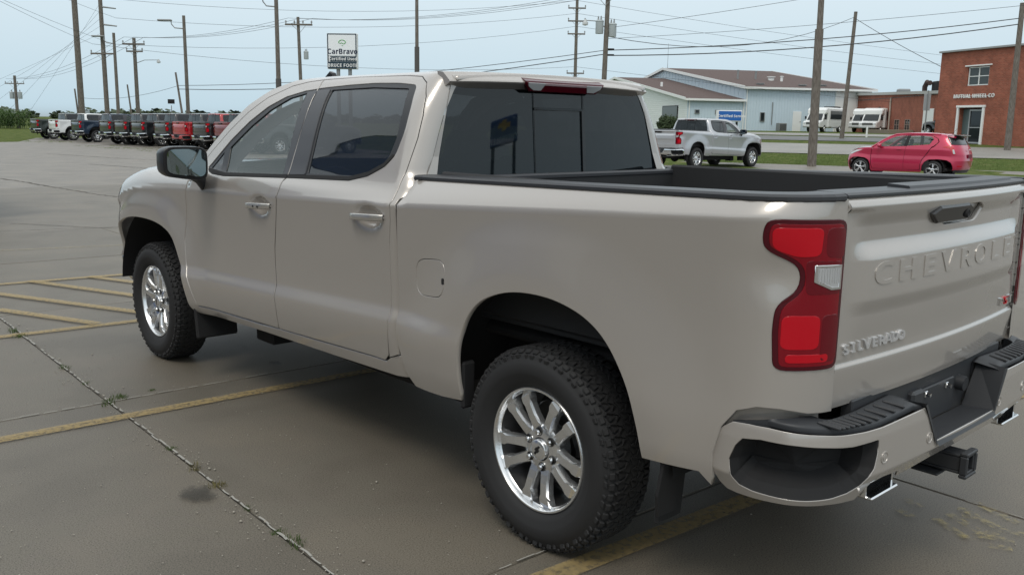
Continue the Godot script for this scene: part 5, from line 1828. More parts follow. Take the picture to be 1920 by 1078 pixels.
	window_part(A, 3.1, 1.75, 0.05, 0.42, 0.34, M.grey_metal, M.dark_glass)
	var wn := MB.new()
	wn.box(Vector3(-0.05, 1.25, -4.4), Vector3(0.10, 2.2, 4.2), 0.0)
	var wo := obj("side_window", wn, M.black, A)
	obj("pane", boxed(Vector3(-0.10, 1.28, -4.4), Vector3(0.02, 2.0, 4.0)), mat(0.10, 0.11, 0.10, 0.15), wo)
	obj("wall_lamp", boxed(Vector3(-0.15, 2.5, -16.5), Vector3(0.3, 0.3, 0.4), 0.06), M.trim_white, A)
	obj("roof_vent", boxed(Vector3(1.6, 4.75, -11.5), Vector3(0.22, 0.5, 0.22), 0.03), M.trim_white, A)
	# tall hall
	var w3 := MB.new()
	w3.quad(Vector3(lw, -0.6, 0.05), Vector3(lw + 9.6, -0.6, 0.05), Vector3(lw + 9.6, e2, 0.05), Vector3(lw, e2, 0.05))
	var o3 := obj("hall_front_wall", w3, M.blue_metal, A)
	var rb3 := ribbed(9.6, e2, 0.3)
	var ro3 := stuff(obj("wall_ribs", rb3, M.blue_metal, o3))
	ro3.position = Vector3(lw, 0, 0.05)
	var w4 := MB.new()
	w4.quad(Vector3(lw + 9.6, -0.6, 0.05), Vector3(lw + tw, -0.6, 0.05), Vector3(lw + tw, e2, 0.05), Vector3(lw + 9.6, e2, 0.05))
	obj("hall_white_wall", w4, M.white_metal, A)
	for q in [[lw, -1.0], [lw + tw, 1.0]]:
		var w5 := MB.new()
		w5.quad(Vector3(q[0], -0.6, -2 * dp), Vector3(q[0], -0.6, 0.05), Vector3(q[0], e2, 0.05), Vector3(q[0], e2, -2 * dp))
		w5.tri(Vector3(q[0], e2, -2 * dp), Vector3(q[0], e2, 0.05), Vector3(q[0], r2, -dp))
		var gw := obj("hall_gable_wall", w5, M.blue_metal, A)
		var gr := MB.new()
		for i in 44:
			var z := -0.5 - i * 1.0
			var hh := e2 + (r2 - e2) * (1.0 - absf(-z - dp) / dp)
			gr.box(Vector3(q[0] + q[1] * 0.012, hh * 0.5, z), Vector3(0.04, hh - 0.05, 0.10), 0.0)
		stuff(obj("wall_ribs", gr, M.blue_metal, gw))
	var rf2 := MB.new()
	for sgn: float in [1.0, -1.0]:
		var z0 := -dp + sgn * (dp + 0.5)
		var a := Vector3(lw - 0.3, e2 - 0.03, z0)
		var b := Vector3(lw + tw + 0.3, e2 - 0.03, z0)
		var c := Vector3(lw + tw + 0.3, r2 + 0.04, -dp)
		var d := Vector3(lw - 0.3, r2 + 0.04, -dp)
		if sgn > 0: rf2.quad(a, b, c, d)
		else: rf2.quad(b, a, d, c)
	var roof2 := obj("hall_roof", rf2, M.roof_brown, A)
	for q in [[9.0, 8.5, 0.10, 0.9], [11.3, 9.0, 0.10, 0.8], [12.6, 8.0, 0.32, 0.35], [13.3, 7.0, 0.14, 0.5], [15.5, 2.5, 0.30, 0.10], [8.6, 2.4, 0.30, 0.10], [13.0, 2.0, 0.3, 0.1]]:
		var vp := MB.new()
		var y: float = e2 + (r2 - e2) * q[1] / dp
		vp.lathe([Vector2(q[2], -0.2), Vector2(q[2], q[3]), Vector2(q[2] * 1.4, q[3]), Vector2(q[2] * 1.4, q[3] + 0.08), Vector2(0, q[3] + 0.1)], Transform3D(Basis.IDENTITY, Vector3(q[0], y, -q[1])), 10)
		obj("roof_vent", vp, M.trim_white if q[3] > 0.3 and q[3] < 0.6 else M.grey_metal, roof2)
	var fs2 := MB.new()
	fs2.box(Vector3(lw + tw * 0.5, e2 - 0.10, 0.55), Vector3(tw + 0.6, 0.20, 0.08), 0.0)
	for q in [lw - 0.32, lw + tw + 0.32]:
		for sgn: float in [1.0, -1.0]:
			var ang := atan2(r2 - e2, dp + 0.5) * sgn
			fs2.box(Vector3(q, (e2 + r2) * 0.5 - 0.06, -dp + sgn * (dp + 0.5) * 0.5), Vector3(0.06, 0.28, (dp + 0.5) / cos(ang)), 0.0, Basis(Vector3(1, 0, 0), ang))
	obj("hall_fascia", fs2, M.trim_white, A)
	for x: float in [0.15, lw - 0.12, lw + 0.15, lw + 9.7]:
		obj("downspout", boxed(Vector3(x, 1.5 if x < lw else 2.0, 0.12), Vector3(0.10, 3.0 if x < lw else 4.1, 0.10), 0.02), M.trim_white, A)
	window_part(A, lw + 1.9, 1.35, 0.10, 0.42, 0.85, M.grey_metal, M.dark_glass)
	window_part(A, lw + 12.9, 1.9, 0.10, 0.3, 0.3, M.grey_metal, M.dark_glass)
	var dr := obj("door", boxed(Vector3(lw + 5.6, 0.95, 0.08), Vector3(0.9, 2.0, 0.06), 0.01), M.trim_white, A)
	obj("handle", boxed(Vector3(lw + 5.95, 0.95, 0.13), Vector3(0.05, 0.08, 0.06), 0.01), M.black, dr)
	obj("meter_box", boxed(Vector3(lw + 6.9, 1.0, 0.14), Vector3(0.24, 0.4, 0.14), 0.02), M.grey_metal, A)
	obj("meter_box", boxed(Vector3(lw + 7.4, 1.05, 0.14), Vector3(0.22, 0.34, 0.14), 0.02), M.grey_metal, A)
	obj("wall_conduit", boxed(Vector3(lw + 2.9, 1.7, 0.12), Vector3(0.06, 2.2, 0.06), 0.0), M.grey_metal, A)
	var mast := MB.new()
	mast.tube([Vector3(lw + 0.3, r2 - 0.9, -dp), Vector3(lw + 0.3, r2 + 2.9, -dp)], 0.03, 0.015, 6)
	obj("antenna_mast", mast, M.grey_metal, A)
	# condenser on the lawn
	var cpos := C0 + Basis(Vector3.UP, 1.024) * Vector3(lw + 3.4, 0, 1.2) * 1.27
	cpos.y = elev(cpos.x, cpos.z)
	var cu := thing("condenser", "grey air conditioning condenser on the ground by the blue metal wall", "air conditioner", cpos, 1.024)
	obj("casing", boxed(Vector3(0, 0.5, 0), Vector3(1.0, 0.95, 0.9), 0.04), M.grey_metal, cu)
	var fins := MB.new()
	for i in 9: fins.box(Vector3(-0.4 + i * 0.1, 0.48, 0.45), Vector3(0.05, 0.75, 0.03), 0.0)
	obj("grille", fins, M.black, cu)
	# --- two-storey brick office at the right
	var B0 := Vector3(-23.55, 0, -59.6)
	B0.y = elev(B0.x, B0.z)
	var bt := -0.463
	var B := thing("brick_office", "red brick two storey office with a white framed glass door and one upstairs window", "building", B0, bt)
	var bh := 5.85
	var bw := MB.new()
	# front wall with openings for the door and the window: built of blocks round them
	var L := 16.0
	for q in [[0, 1.95, -0.6, bh], [1.95, 4.45, 3.95, bh], [1.95, 2.03, -0.6, 3.95], [4.30, 4.45, -0.6, 2.75], [2.03, 4.30, 2.35, 3.95], [4.45, L, -0.6, bh]]:
		bw.quad(Vector3(q[0], q[2], 0), Vector3(q[1], q[2], 0), Vector3(q[1], q[3], 0), Vector3(q[0], q[3], 0))
	bw = MB.new()
	var op := [[2.10, 4.05, -0.1, 2.25], [2.45, 4.25, 3.62, 4.82]]
	var xsb := [0.0, 2.10, 2.45, 4.05, 4.25, L]
	var ysb := [-0.6, -0.1, 2.25, 3.62, 4.82, bh]
	for i in xsb.size() - 1:
		for j in ysb.size() - 1:
			var cx: float = (xsb[i] + xsb[i + 1]) * 0.5
			var cy: float = (ysb[j] + ysb[j + 1]) * 0.5
			var open := false
			for o in op:
				if cx > o[0] and cx < o[1] and cy > o[2] and cy < o[3]: open = true
			if not open: bw.quad(Vector3(xsb[i], ysb[j], 0), Vector3(xsb[i + 1], ysb[j], 0), Vector3(xsb[i + 1], ysb[j + 1], 0), Vector3(xsb[i], ysb[j + 1], 0))
	for o in op:   # reveals
		var d := -0.35
		bw.quad(Vector3(o[0], o[2], d), Vector3(o[0], o[2], 0), Vector3(o[0], o[3], 0), Vector3(o[0], o[3], d))
		bw.quad(Vector3(o[1], o[2], 0), Vector3(o[1], o[2], d), Vector3(o[1], o[3], d), Vector3(o[1], o[3], 0))
		bw.quad(Vector3(o[0], o[3], 0), Vector3(o[1], o[3], 0), Vector3(o[1], o[3], d), Vector3(o[0], o[3], d))
	obj("front_wall", bw, M.brick, B)
	var bs := MB.new()
	bs.quad(Vector3(0, -0.6, -18), Vector3(0, -0.6, 0), Vector3(0, bh, 0), Vector3(0, bh, -18))
	bs.quad(Vector3(L, -0.6, 0), Vector3(L, -0.6, -18), Vector3(L, bh, -18), Vector3(L, bh, 0))
	obj("side_wall", bs, M.brick, B)
	obj("flat_roof", boxed(Vector3(L * 0.5, bh - 0.2, -9), Vector3(L - 0.1, 0.1, 17.9)), M.grey_metal, B)
	obj("coping", boxed(Vector3(L * 0.5, bh + 0.05, 0.0), Vector3(L + 0.1, 0.12, 0.4), 0.01), mat(0.30, 0.31, 0.31, 0.6), B)
	window_part(B, 3.35, 4.22, -0.12, 1.68, 1.10, M.trim_white, mat(0.05, 0.06, 0.06, 0.06), 2)
	obj("lintel", boxed(Vector3(3.35, 4.88, 0.03), Vector3(2.2, 0.08, 0.10), 0.01), M.trim_white, B)
	var fr := MB.new()
	fr.box(Vector3(2.0, 1.08, 0.04), Vector3(0.16, 2.4, 0.12), 0.01); fr.box(Vector3(4.15, 1.08, 0.04), Vector3(0.16, 2.4, 0.12), 0.01); fr.box(Vector3(3.075, 2.33, 0.05), Vector3(2.4, 0.14, 0.14), 0.01)
	var fo := obj("door_frame", fr, M.trim_white, B)
	var gd := MB.new()
	gd.box(Vector3(2.72, 1.05, -0.3), Vector3(0.08, 2.2, 0.08), 0.0); gd.box(Vector3(3.90, 1.05, -0.3), Vector3(0.10, 2.2, 0.08), 0.0); gd.box(Vector3(3.31, 2.1, -0.3), Vector3(1.1, 0.10, 0.08), 0.0); gd.box(Vector3(3.31, 0.0, -0.3), Vector3(1.1, 0.16, 0.08), 0.0); gd.box(Vector3(3.31, 1.0, -0.28), Vector3(1.1, 0.05, 0.04), 0.0)
	var go := obj("glass_door", gd, mat(0.45, 0.46, 0.46, 0.4, 0.5), B)
	obj("pane", boxed(Vector3(3.31, 1.05, -0.32), Vector3(1.1, 2.0, 0.02)), M.dark_glass, go)
	obj("side_panel", boxed(Vector3(2.40, 1.05, -0.33), Vector3(0.58, 2.25, 0.04)), mat(0.10, 0.14, 0.14, 0.3), B)
	obj("doorstep", boxed(Vector3(3.075, -0.16, 0.25), Vector3(2.2, 0.12, 0.6), 0.01), M.grey_metal, B)
	var board := obj("name_board", boxed(Vector3(3.2, 2.98, 0.03), Vector3(2.7, 0.03, 0.04)), M.trim_white, B)
	text_part(board, "MUTUAL WHEEL CO", 0.235, 0.03, M.trim_white, Transform3D(Basis.IDENTITY.scaled(Vector3(1.12, 1, 1)), Vector3(3.2, 2.98, 0.05)))
	# --- long low brick workshop behind it
	var D0 := Vector3(-53.9, 0, -108.4)
	D0.y = elev(D0.x, D0.z)
	var W := thing("brick_workshop", "long low red brick workshop behind the white shuttle buses", "building", D0, -0.81)
	var wl := 27.0
	var wh := 4.75
	var wb := MB.new()
	wb.quad(Vector3(0, -0.6, 0), Vector3(wl, -0.6, 0), Vector3(wl, wh - 0.75, 0), Vector3(0, wh - 0.1, 0))
	wb.quad(Vector3(0, -0.6, -15), Vector3(0, -0.6, 0), Vector3(0, wh - 0.1, 0), Vector3(0, wh - 0.1, -15))
	obj("front_wall", wb, M.brick, W)
	var cp := MB.new()
	cp.box(Vector3(wl * 0.5, wh - 0.36, 0.06), Vector3(wl + 0.3, 0.30, 0.5), 0.0, Basis(Vector3(0, 0, 1), -0.024))
	obj("coping", cp, mat(0.42, 0.42, 0.40, 0.7), W)
	obj("flat_roof", boxed(Vector3(wl * 0.5, wh - 0.85, -7.5), Vector3(wl, 0.1, 15)), M.grey_metal, W)
	obj("downspout", boxed(Vector3(13.2, 1.6, 0.10), Vector3(0.14, 4.6, 0.14), 0.02), mat(0.5, 0.45, 0.38, 0.7), W)
	for x: float in [15.6, 18.8]:
		window_part(W, x, 0.9, 0.04, 1.4, 1.1, mat(0.30, 0.22, 0.18, 0.8), M.dark_glass, 2)
	obj("loading_door", boxed(Vector3(24.4, 1.0, 0.05), Vector3(2.6, 3.0, 0.1), 0.02), M.trim_white, W)
	obj("loading_dock", boxed(Vector3(17.0, -0.1, 1.4), Vector3(8.0, 0.9, 2.6), 0.03), mat(0.22, 0.18, 0.14, 0.9), W)
	for q in [[0.9, 0.9, 0.8], [5.3, 1.0, 1.2], [16.4, 1.5, 1.6], [20.6, 1.0, 1.3]]:
		var ru := MB.new()
		ru.box(Vector3(q[0], wh - 0.7 + q[2] * 0.5, -4.0), Vector3(q[1], q[2], 1.4), 0.12)
		obj("roof_unit", ru, M.black if q[0] > 14.0 and q[0] < 17.0 else M.grey_metal, W)
	for q in [[14.9, 0.28, 1.2]]:
		var duct := MB.new()
		duct.tube([Vector3(q[0] - 0.2, wh - 0.6, -3.0), Vector3(q[0] - 0.3, wh + q[2] * 0.3, -3.0), Vector3(q[0] + 0.3, wh + q[2] * 0.7, -3.0), Vector3(q[0] + 1.1, wh + q[2] * 0.6, -3.0)], q[1], q[1], 10)
		obj("duct", duct, mat(0.07, 0.045, 0.04, 0.7), W)
	# --- the dealership behind the camera, which the paint and the windows mirror
	var S := thing("showroom", "long pale grey showroom with a blue entrance gable, mirrored in the beige pickup's windows", "building", Vector3(-46, 0, 9.5), 0.0)
	obj("wall", boxed(Vector3(26, 2.3, 4.0), Vector3(52, 4.6, 8.0), 0.05), mat(0.33, 0.33, 0.32, 0.6), S)
	for i in 14:
		if i < 7 or i > 10: obj("shop_window", boxed(Vector3(3.0 + i * 3.5, 1.45, -0.02), Vector3(3.1, 2.5, 0.08)), M.dark_glass, S)
	var ent := MB.new()
	ent.extrude(pv([27.6, 0, 38.5, 0, 38.5, 6.2, 36.2, 8.1, 30.2, 8.1, 27.6, 6.0]), -1.2, 0.0, Transform3D(Basis(Vector3(1, 0, 0), Vector3(0, 1, 0), Vector3(0, 0, 1)), Vector3.ZERO), 0.1)
	obj("entrance_gable", ent, mat(0.015, 0.06, 0.20, 0.35), S)
	obj("entrance_glass", boxed(Vector3(33, 1.5, -1.25), Vector3(4.0, 3.0, 0.1)), mat(0.35, 0.36, 0.36, 0.2), S)
	# --- signs
	var sp := Vector3(-44.2, 0, -26.1)
	var sn := thing("dealer_sign", "square white and navy used car sign on two posts, seen above the pickup's roof", "sign", sp, atan2(CAM.x + 44.2, CAM.z + 26.1) - 0.24)
	for x: float in [-0.28, 0.42]:
		var ps := MB.new()
		ps.tube([Vector3(x, 0, 0), Vector3(x, 4.75, 0)], 0.11, 0.11, 10)
		obj("post", ps, M.grey_metal, sn)
	obj("cabinet", boxed(Vector3(0.0, 5.64, 0), Vector3(1.78, 2.02, 0.36), 0.03), M.trim_white, sn)
	var edge := MB.new()
	edge.box(Vector3(0, 6.60, 0.185), Vector3(1.72, 0.07, 0.02), 0.0); edge.box(Vector3(-0.83, 5.64, 0.185), Vector3(0.06, 1.86, 0.02), 0.0); edge.box(Vector3(0.83, 5.64, 0.185), Vector3(0.06, 1.86, 0.02), 0.0)
	var navy := mat(0.012, 0.035, 0.055, 0.4)
	obj("border", edge, navy, sn)
	obj("white_face", boxed(Vector3(0, 5.98, 0.18), Vector3(1.6, 1.18, 0.03)), mat(0.86, 0.89, 0.90, 0.4), sn)
	obj("navy_face", boxed(Vector3(0.05, 5.20, 0.185), Vector3(1.5, 0.30, 0.03)), navy, sn)
	obj("navy_face", boxed(Vector3(0, 4.84, 0.185), Vector3(1.66, 0.38, 0.03)), navy, sn)
	text_part(sn, "CarBravo", 0.29, 0.02, mat(0.02, 0.03, 0.06, 0.5), Transform3D(Basis.IDENTITY, Vector3(0.03, 5.62, 0.20)))
	text_part(sn, "Certified Used", 0.17, 0.02, M.trim_white, Transform3D(Basis.IDENTITY, Vector3(0.06, 5.20, 0.205)))
	text_part(sn, "BRUCE FOOTE", 0.19, 0.02, M.trim_white, Transform3D(Basis.IDENTITY, Vector3(0.04, 4.83, 0.205)))
	var lg := MB.new()
	var arc := []
	for i in 15:
		var a := lerpf(-0.25, PI + 0.15, i / 14.0)
		arc.append(Vector3(0.02 + cos(a) * 0.20, 6.14 + sin(a) * 0.13, 0.20))
	lg.tube(arc, 0.022, 0.022, 6)
	lg.tube([Vector3(-0.18, 6.10, 0.20), Vector3(-0.05, 6.08, 0.20), Vector3(0.0, 6.12, 0.20), Vector3(0.06, 6.06, 0.20), Vector3(0.16, 6.06, 0.20), Vector3(0.22, 6.12, 0.20)], 0.02, 0.02, 6)
	lg.tube([Vector3(-0.02, 5.96, 0.20), Vector3(0.08, 5.96, 0.20)], 0.014, 0.014, 6)
	obj("car_emblem", lg, mat(0.12, 0.42, 0.12, 0.5), sn)
	var cp2 := Vector3(-32.2, 0, -48.2)
	cp2.y = elev(cp2.x, cp2.z)
	var cs := thing("service_sign", "white boxed sign with blue face and arrow, behind the silver pickup's cab", "sign", cp2, atan2(CAM.x + 32.2, CAM.z + 48.2) - 0.35 + 0.9)
	cs.rotation.y = atan2(CAM.x + 32.2, CAM.z + 48.2) + 0.28
	var cy := 2.37 - cp2.y
	obj("cabinet", boxed(Vector3(0, cy, -0.25), Vector3(1.62, 0.72, 0.5), 0.02), M.trim_white, cs)
	var bf := obj("blue_face", boxed(Vector3(0, cy + 0.01, 0.01), Vector3(1.5, 0.60, 0.03)), mat(0.012, 0.12, 0.42, 0.4), cs)
	text_part(bf, "Certified Service", 0.165, 0.012, M.trim_white, Transform3D(Basis.IDENTITY, Vector3(0.12, cy, 0.03)))
	var arw := MB.new()
	arw.extrude(pv([-0.68, 0.0, -0.60, 0.07, -0.60, 0.025, -0.52, 0.025, -0.52, -0.025, -0.60, -0.025, -0.60, -0.07]), 0.026, 0.036, Transform3D(Basis.IDENTITY, Vector3(0, cy, 0)))
	obj("arrow", arw, M.trim_white, bf)
	for x: float in [-0.55, 0.55]: obj("post", boxed(Vector3(x, cy * 0.5 - 0.2, -0.25), Vector3(0.12, cy + 0.2, 0.12), 0.01), M.black, cs)
	var rp := Vector3(-21.8, 0, -53.85)
	rp.y = elev(rp.x, rp.z)
	var rs := thing("road_sign", "grey back of a road sign on a thin post left of the brick office", "sign", rp, atan2(CAM.x + 21.8, CAM.z + 53.85) + 0.6)
	obj("plate", boxed(Vector3(0, 3.35 - rp.y, 0), Vector3(0.46, 1.0, 0.02), 0.005), mat(0.36, 0.38, 0.39, 0.5, 0.3), rs)
	obj("post", boxed(Vector3(0, 1.5, 0.04), Vector3(0.06, 3.6, 0.06), 0.0), M.grey_metal, rs)
	for q in [[69.0, 7.0], [70.5, 13.3]]:
		var p := along(q[0] + 10.0, q[1] - 9.0)
		var mk := obj("marker_post", boxed(Vector3(0, 0.35, 0), Vector3(0.12, 0.9, 0.12), 0.01), M.trim_white)
		mk.position = Vector3(p.x, elev(p.x, p.y), p.y)
		tag(mk, "short white marker post on the grass %s" % ("nearer the leaning pole" if q[1] < 10 else "farther right from the leaning pole"), "post", "white marker posts by the side street")
	var bp := thing("roadside_sign", "small black board on a thin pole beyond the row of trucks", "sign", Vector3(-67.07, 0, -25.14), 1.2)
	obj("board", boxed(Vector3(0, 2.9, 0), Vector3(0.5, 0.34, 0.05), 0.01), M.black, bp)
	obj("post", boxed(Vector3(0, 1.3, 0), Vector3(0.06, 2.6, 0.06), 0.0), M.grey_metal, bp)
	var bb := thing("billboard", "pale far billboard behind the leaning thin pole at left", "sign", Vector3(-200, 0, -61), 1.25)
	obj("board", boxed(Vector3(0, 2.0, 0), Vector3(1.6, 0.9, 0.1)), mat(0.42, 0.44, 0.44, 0.7), bb)
	obj("board", boxed(Vector3(0.5, 2.7, 0.1), Vector3(0.9, 0.5, 0.1)), mat(0.36, 0.40, 0.44, 0.7), bb)
	obj("post", boxed(Vector3(-0.5, 0.8, 0), Vector3(0.1, 1.8, 0.1)), M.grey_metal, bb)
	obj("post", boxed(Vector3(0.5, 0.8, 0), Vector3(0.1, 1.8, 0.1)), M.grey_metal, bb)
	var b2 := thing("field_board", "low pale board at the foot of the far transformer pole", "sign", Vector3(-150.0, 0, -34.5), 1.3)
	obj("board", boxed(Vector3(0, 2.2, 0), Vector3(1.5, 0.8, 0.1)), mat(0.30, 0.34, 0.33, 0.7), b2)
	obj("post", boxed(Vector3(0, 0.7, -0.2), Vector3(0.3, 2.6, 0.2)), M.grey_metal, b2)
	# pylon sign outside the frame, mirrored in the rear window
	var py := thing("pylon_sign", "blue pylon sign on two dark posts, mirrored in the beige pickup's rear window", "sign", Vector3(44.0, 0, -36.0), -0.85)
	obj("panel", boxed(Vector3(0, 8.1, 0), Vector3(3.4, 1.9, 0.5), 0.1), mat(0.012, 0.07, 0.30, 0.35), py)
	var bow := MB.new()
	bow.extrude(pv([-0.75, -0.22, -0.3, -0.22, -0.22, -0.36, 0.32, -0.36, 0.25, -0.12, 0.8, -0.12, 0.7, 0.22, 0.3, 0.22, 0.22, 0.36, -0.32, 0.36, -0.25, 0.12, -0.8, 0.12]), 0.25, 0.30, Transform3D(Basis.IDENTITY, Vector3(0, 8.5, 0)))
	obj("gold_emblem", bow, mat(0.55, 0.36, 0.06, 0.4), py)
	text_part(py, "CHEVROLET", 0.42, 0.04, mat(0.35, 0.5, 0.7, 0.4), Transform3D(Basis.IDENTITY, Vector3(0, 7.55, 0.27)))
	for x: float in [-1.3, 1.3]: obj("post", boxed(Vector3(x, 3.6, 0), Vector3(0.4, 7.2, 0.4), 0.03), mat(0.03, 0.035, 0.045, 0.5), py)
	obj("crossbar", boxed(Vector3(0, 3.4, 0), Vector3(2.2, 0.25, 0.3), 0.02), mat(0.03, 0.035, 0.045, 0.5), py)
	var bl := thing("brick_store", "low red brick store mirrored along the foot of the beige pickup's rear window", "building", Vector3(72, 0, -47), -0.9)
	obj("wall", boxed(Vector3(0, 1.7, -4), Vector3(34, 3.4, 8), 0.03), M.brick, bl)
	obj("coping", boxed(Vector3(0, 3.5, -4), Vector3(34.4, 0.2, 8.4), 0.02), M.grey_metal, bl)
	for i in 7: obj("shop_window", boxed(Vector3(-14 + i * 4.4, 1.5, 0.02), Vector3(1.8, 1.6, 0.08)), M.dark_glass, bl)
# ---------------------------------------------------------------- poles and wires
func wood_pole(called: String, label: String, category: String, x: float, z: float, h: float, r: float, lean := Vector2.ZERO, group := "") -> Node3D:
	var t := thing(called, label, category, Vector3(x, elev(x, z) - 0.3, z), 0.0, group)
	var p := MB.new()
	p.tube([Vector3.ZERO, Vector3(lean.x * 0.5, h * 0.5, lean.y * 0.5), Vector3(lean.x, h + 0.3, lean.y)], r, r * 0.72, 14)
	obj("shaft", p, M.wood, t)
	return t
func facing() -> Vector3:   # across the picture, for the crossarms that are seen broadside
	return Vector3(0.68, 0, -0.73)
func arm(t: Node3D, y: float, half: float, dir: Vector3, off := 0.0, pins := 3) -> void:
	dir = dir.normalized()
	var c := Vector3(0, y, 0) + dir * off
	var b := Basis(dir, Vector3.UP, dir.cross(Vector3.UP))
	var mb := MB.new()
	mb.box(c + dir.cross(Vector3.UP) * 0.14, Vector3(half * 2, 0.13, 0.10), 0.01, b)
	var a := obj("crossarm", mb, M.wood, t)
	for k in pins:
		var u := lerpf(-0.94, 0.94, k / max(1.0, pins - 1.0))
		var ins := MB.new()
		ins.lathe([Vector2(0.03, 0), Vector2(0.03, 0.08), Vector2(0.08, 0.10), Vector2(0.05, 0.16), Vector2(0.07, 0.18), Vector2(0.0, 0.26)], Transform3D(Basis.IDENTITY, c + dir.cross(Vector3.UP) * 0.14 + dir * (u * half) + Vector3(0, 0.06, 0)), 8)
		obj("insulator", ins, M.grey_metal, a)
	var br := MB.new()
	for s: float in [-1.0, 1.0]: br.tube([c + dir * (s * half * 0.55) + dir.cross(Vector3.UP) * 0.16, Vector3(0, y - half * 0.55, 0) + dir.cross(Vector3.UP) * 0.16], 0.015, 0.015, 5)
	obj("brace", br, M.grey_metal, a)
func transformer(t: Node3D, at: Vector3, s := 1.0) -> void:
	var mb := MB.new()
	mb.lathe([Vector2(0, 0), Vector2(0.24, 0.0), Vector2(0.25, 0.05), Vector2(0.25, 0.72), Vector2(0.27, 0.73), Vector2(0.27, 0.78), Vector2(0.2, 0.84), Vector2(0, 0.86)], Transform3D(Basis.IDENTITY.scaled(Vector3(s, s, s)), at), 16)
	var o := obj("transformer", mb, mat(0.40, 0.44, 0.45, 0.5, 0.1), t)
	for k: float in [-0.1, 0.1]:
		var b := MB.new()
		b.lathe([Vector2(0.04, 0), Vector2(0.06, 0.1), Vector2(0.03, 0.14), Vector2(0.05, 0.2), Vector2(0, 0.28)], Transform3D(Basis.IDENTITY.scaled(Vector3(s, s, s)), at + Vector3(k, 0.82 * s, 0)), 8)
		obj("bushing", b, M.grey_metal, o)
func lamp_head(t: Node3D, y: float, dir: Vector3, reach: float) -> void:
	# a flat shoebox luminaire on a curved bracket
	dir = dir.normalized()
	var br := MB.new()
	br.tube([Vector3(0, y - 0.55, 0), dir * (reach * 0.45) + Vector3(0, y - 0.5, 0), dir * (reach * 0.6) + Vector3(0, y - 0.25, 0), dir * (reach * 0.62) + Vector3(0, y, 0)], 0.04, 0.035, 8)
	var b := obj("bracket", br, M.grey_metal, t)
	var hd := MB.new()
	hd.box(dir * (reach * 0.62 + 0.45) + Vector3(0, y + 0.02, 0), Vector3(1.0, 0.12, 0.34), 0.04, Basis(dir, Vector3.UP, dir.cross(Vector3.UP)))
	obj("lamp_housing", hd, M.grey_metal, b)
func cobra(t: Node3D, y: float, dir: Vector3, reach: float) -> void:
	dir = dir.normalized()
	var br := MB.new()
	br.tube([Vector3(0, y - 0.25, 0), dir * (reach * 0.4) + Vector3(0, y + 0.05, 0), dir * reach + Vector3(0, y + 0.08, 0)], 0.03, 0.025, 6)
	var b := obj("bracket", br, M.grey_metal, t)
	var hd := MB.new()
	hd.lathe([Vector2(0.0, -0.22), Vector2(0.15, -0.18), Vector2(0.16, -0.05), Vector2(0.08, 0.03), Vector2(0.06, 0.12), Vector2(0, 0.13)], Transform3D(Basis.IDENTITY, dir * reach + Vector3(0, y + 0.02, 0)), 10)
	obj("lamp_housing", hd, mat(0.5, 0.52, 0.52, 0.4), b)
func wire(label: String, pts: Array, sag: float, r: float) -> void:
	var mb := MB.new()
	for i in pts.size() - 1:
		var path := []
		for k in 13:
			var u := k / 12.0
			path.append(pts[i].lerp(pts[i + 1], u) - Vector3(0, sag * 4.0 * u * (1 - u), 0))
		mb.tube(path, r, r, 5, false)
	tag(obj("power_line", mb, M.cable, null), label, "power line", "overhead wires")
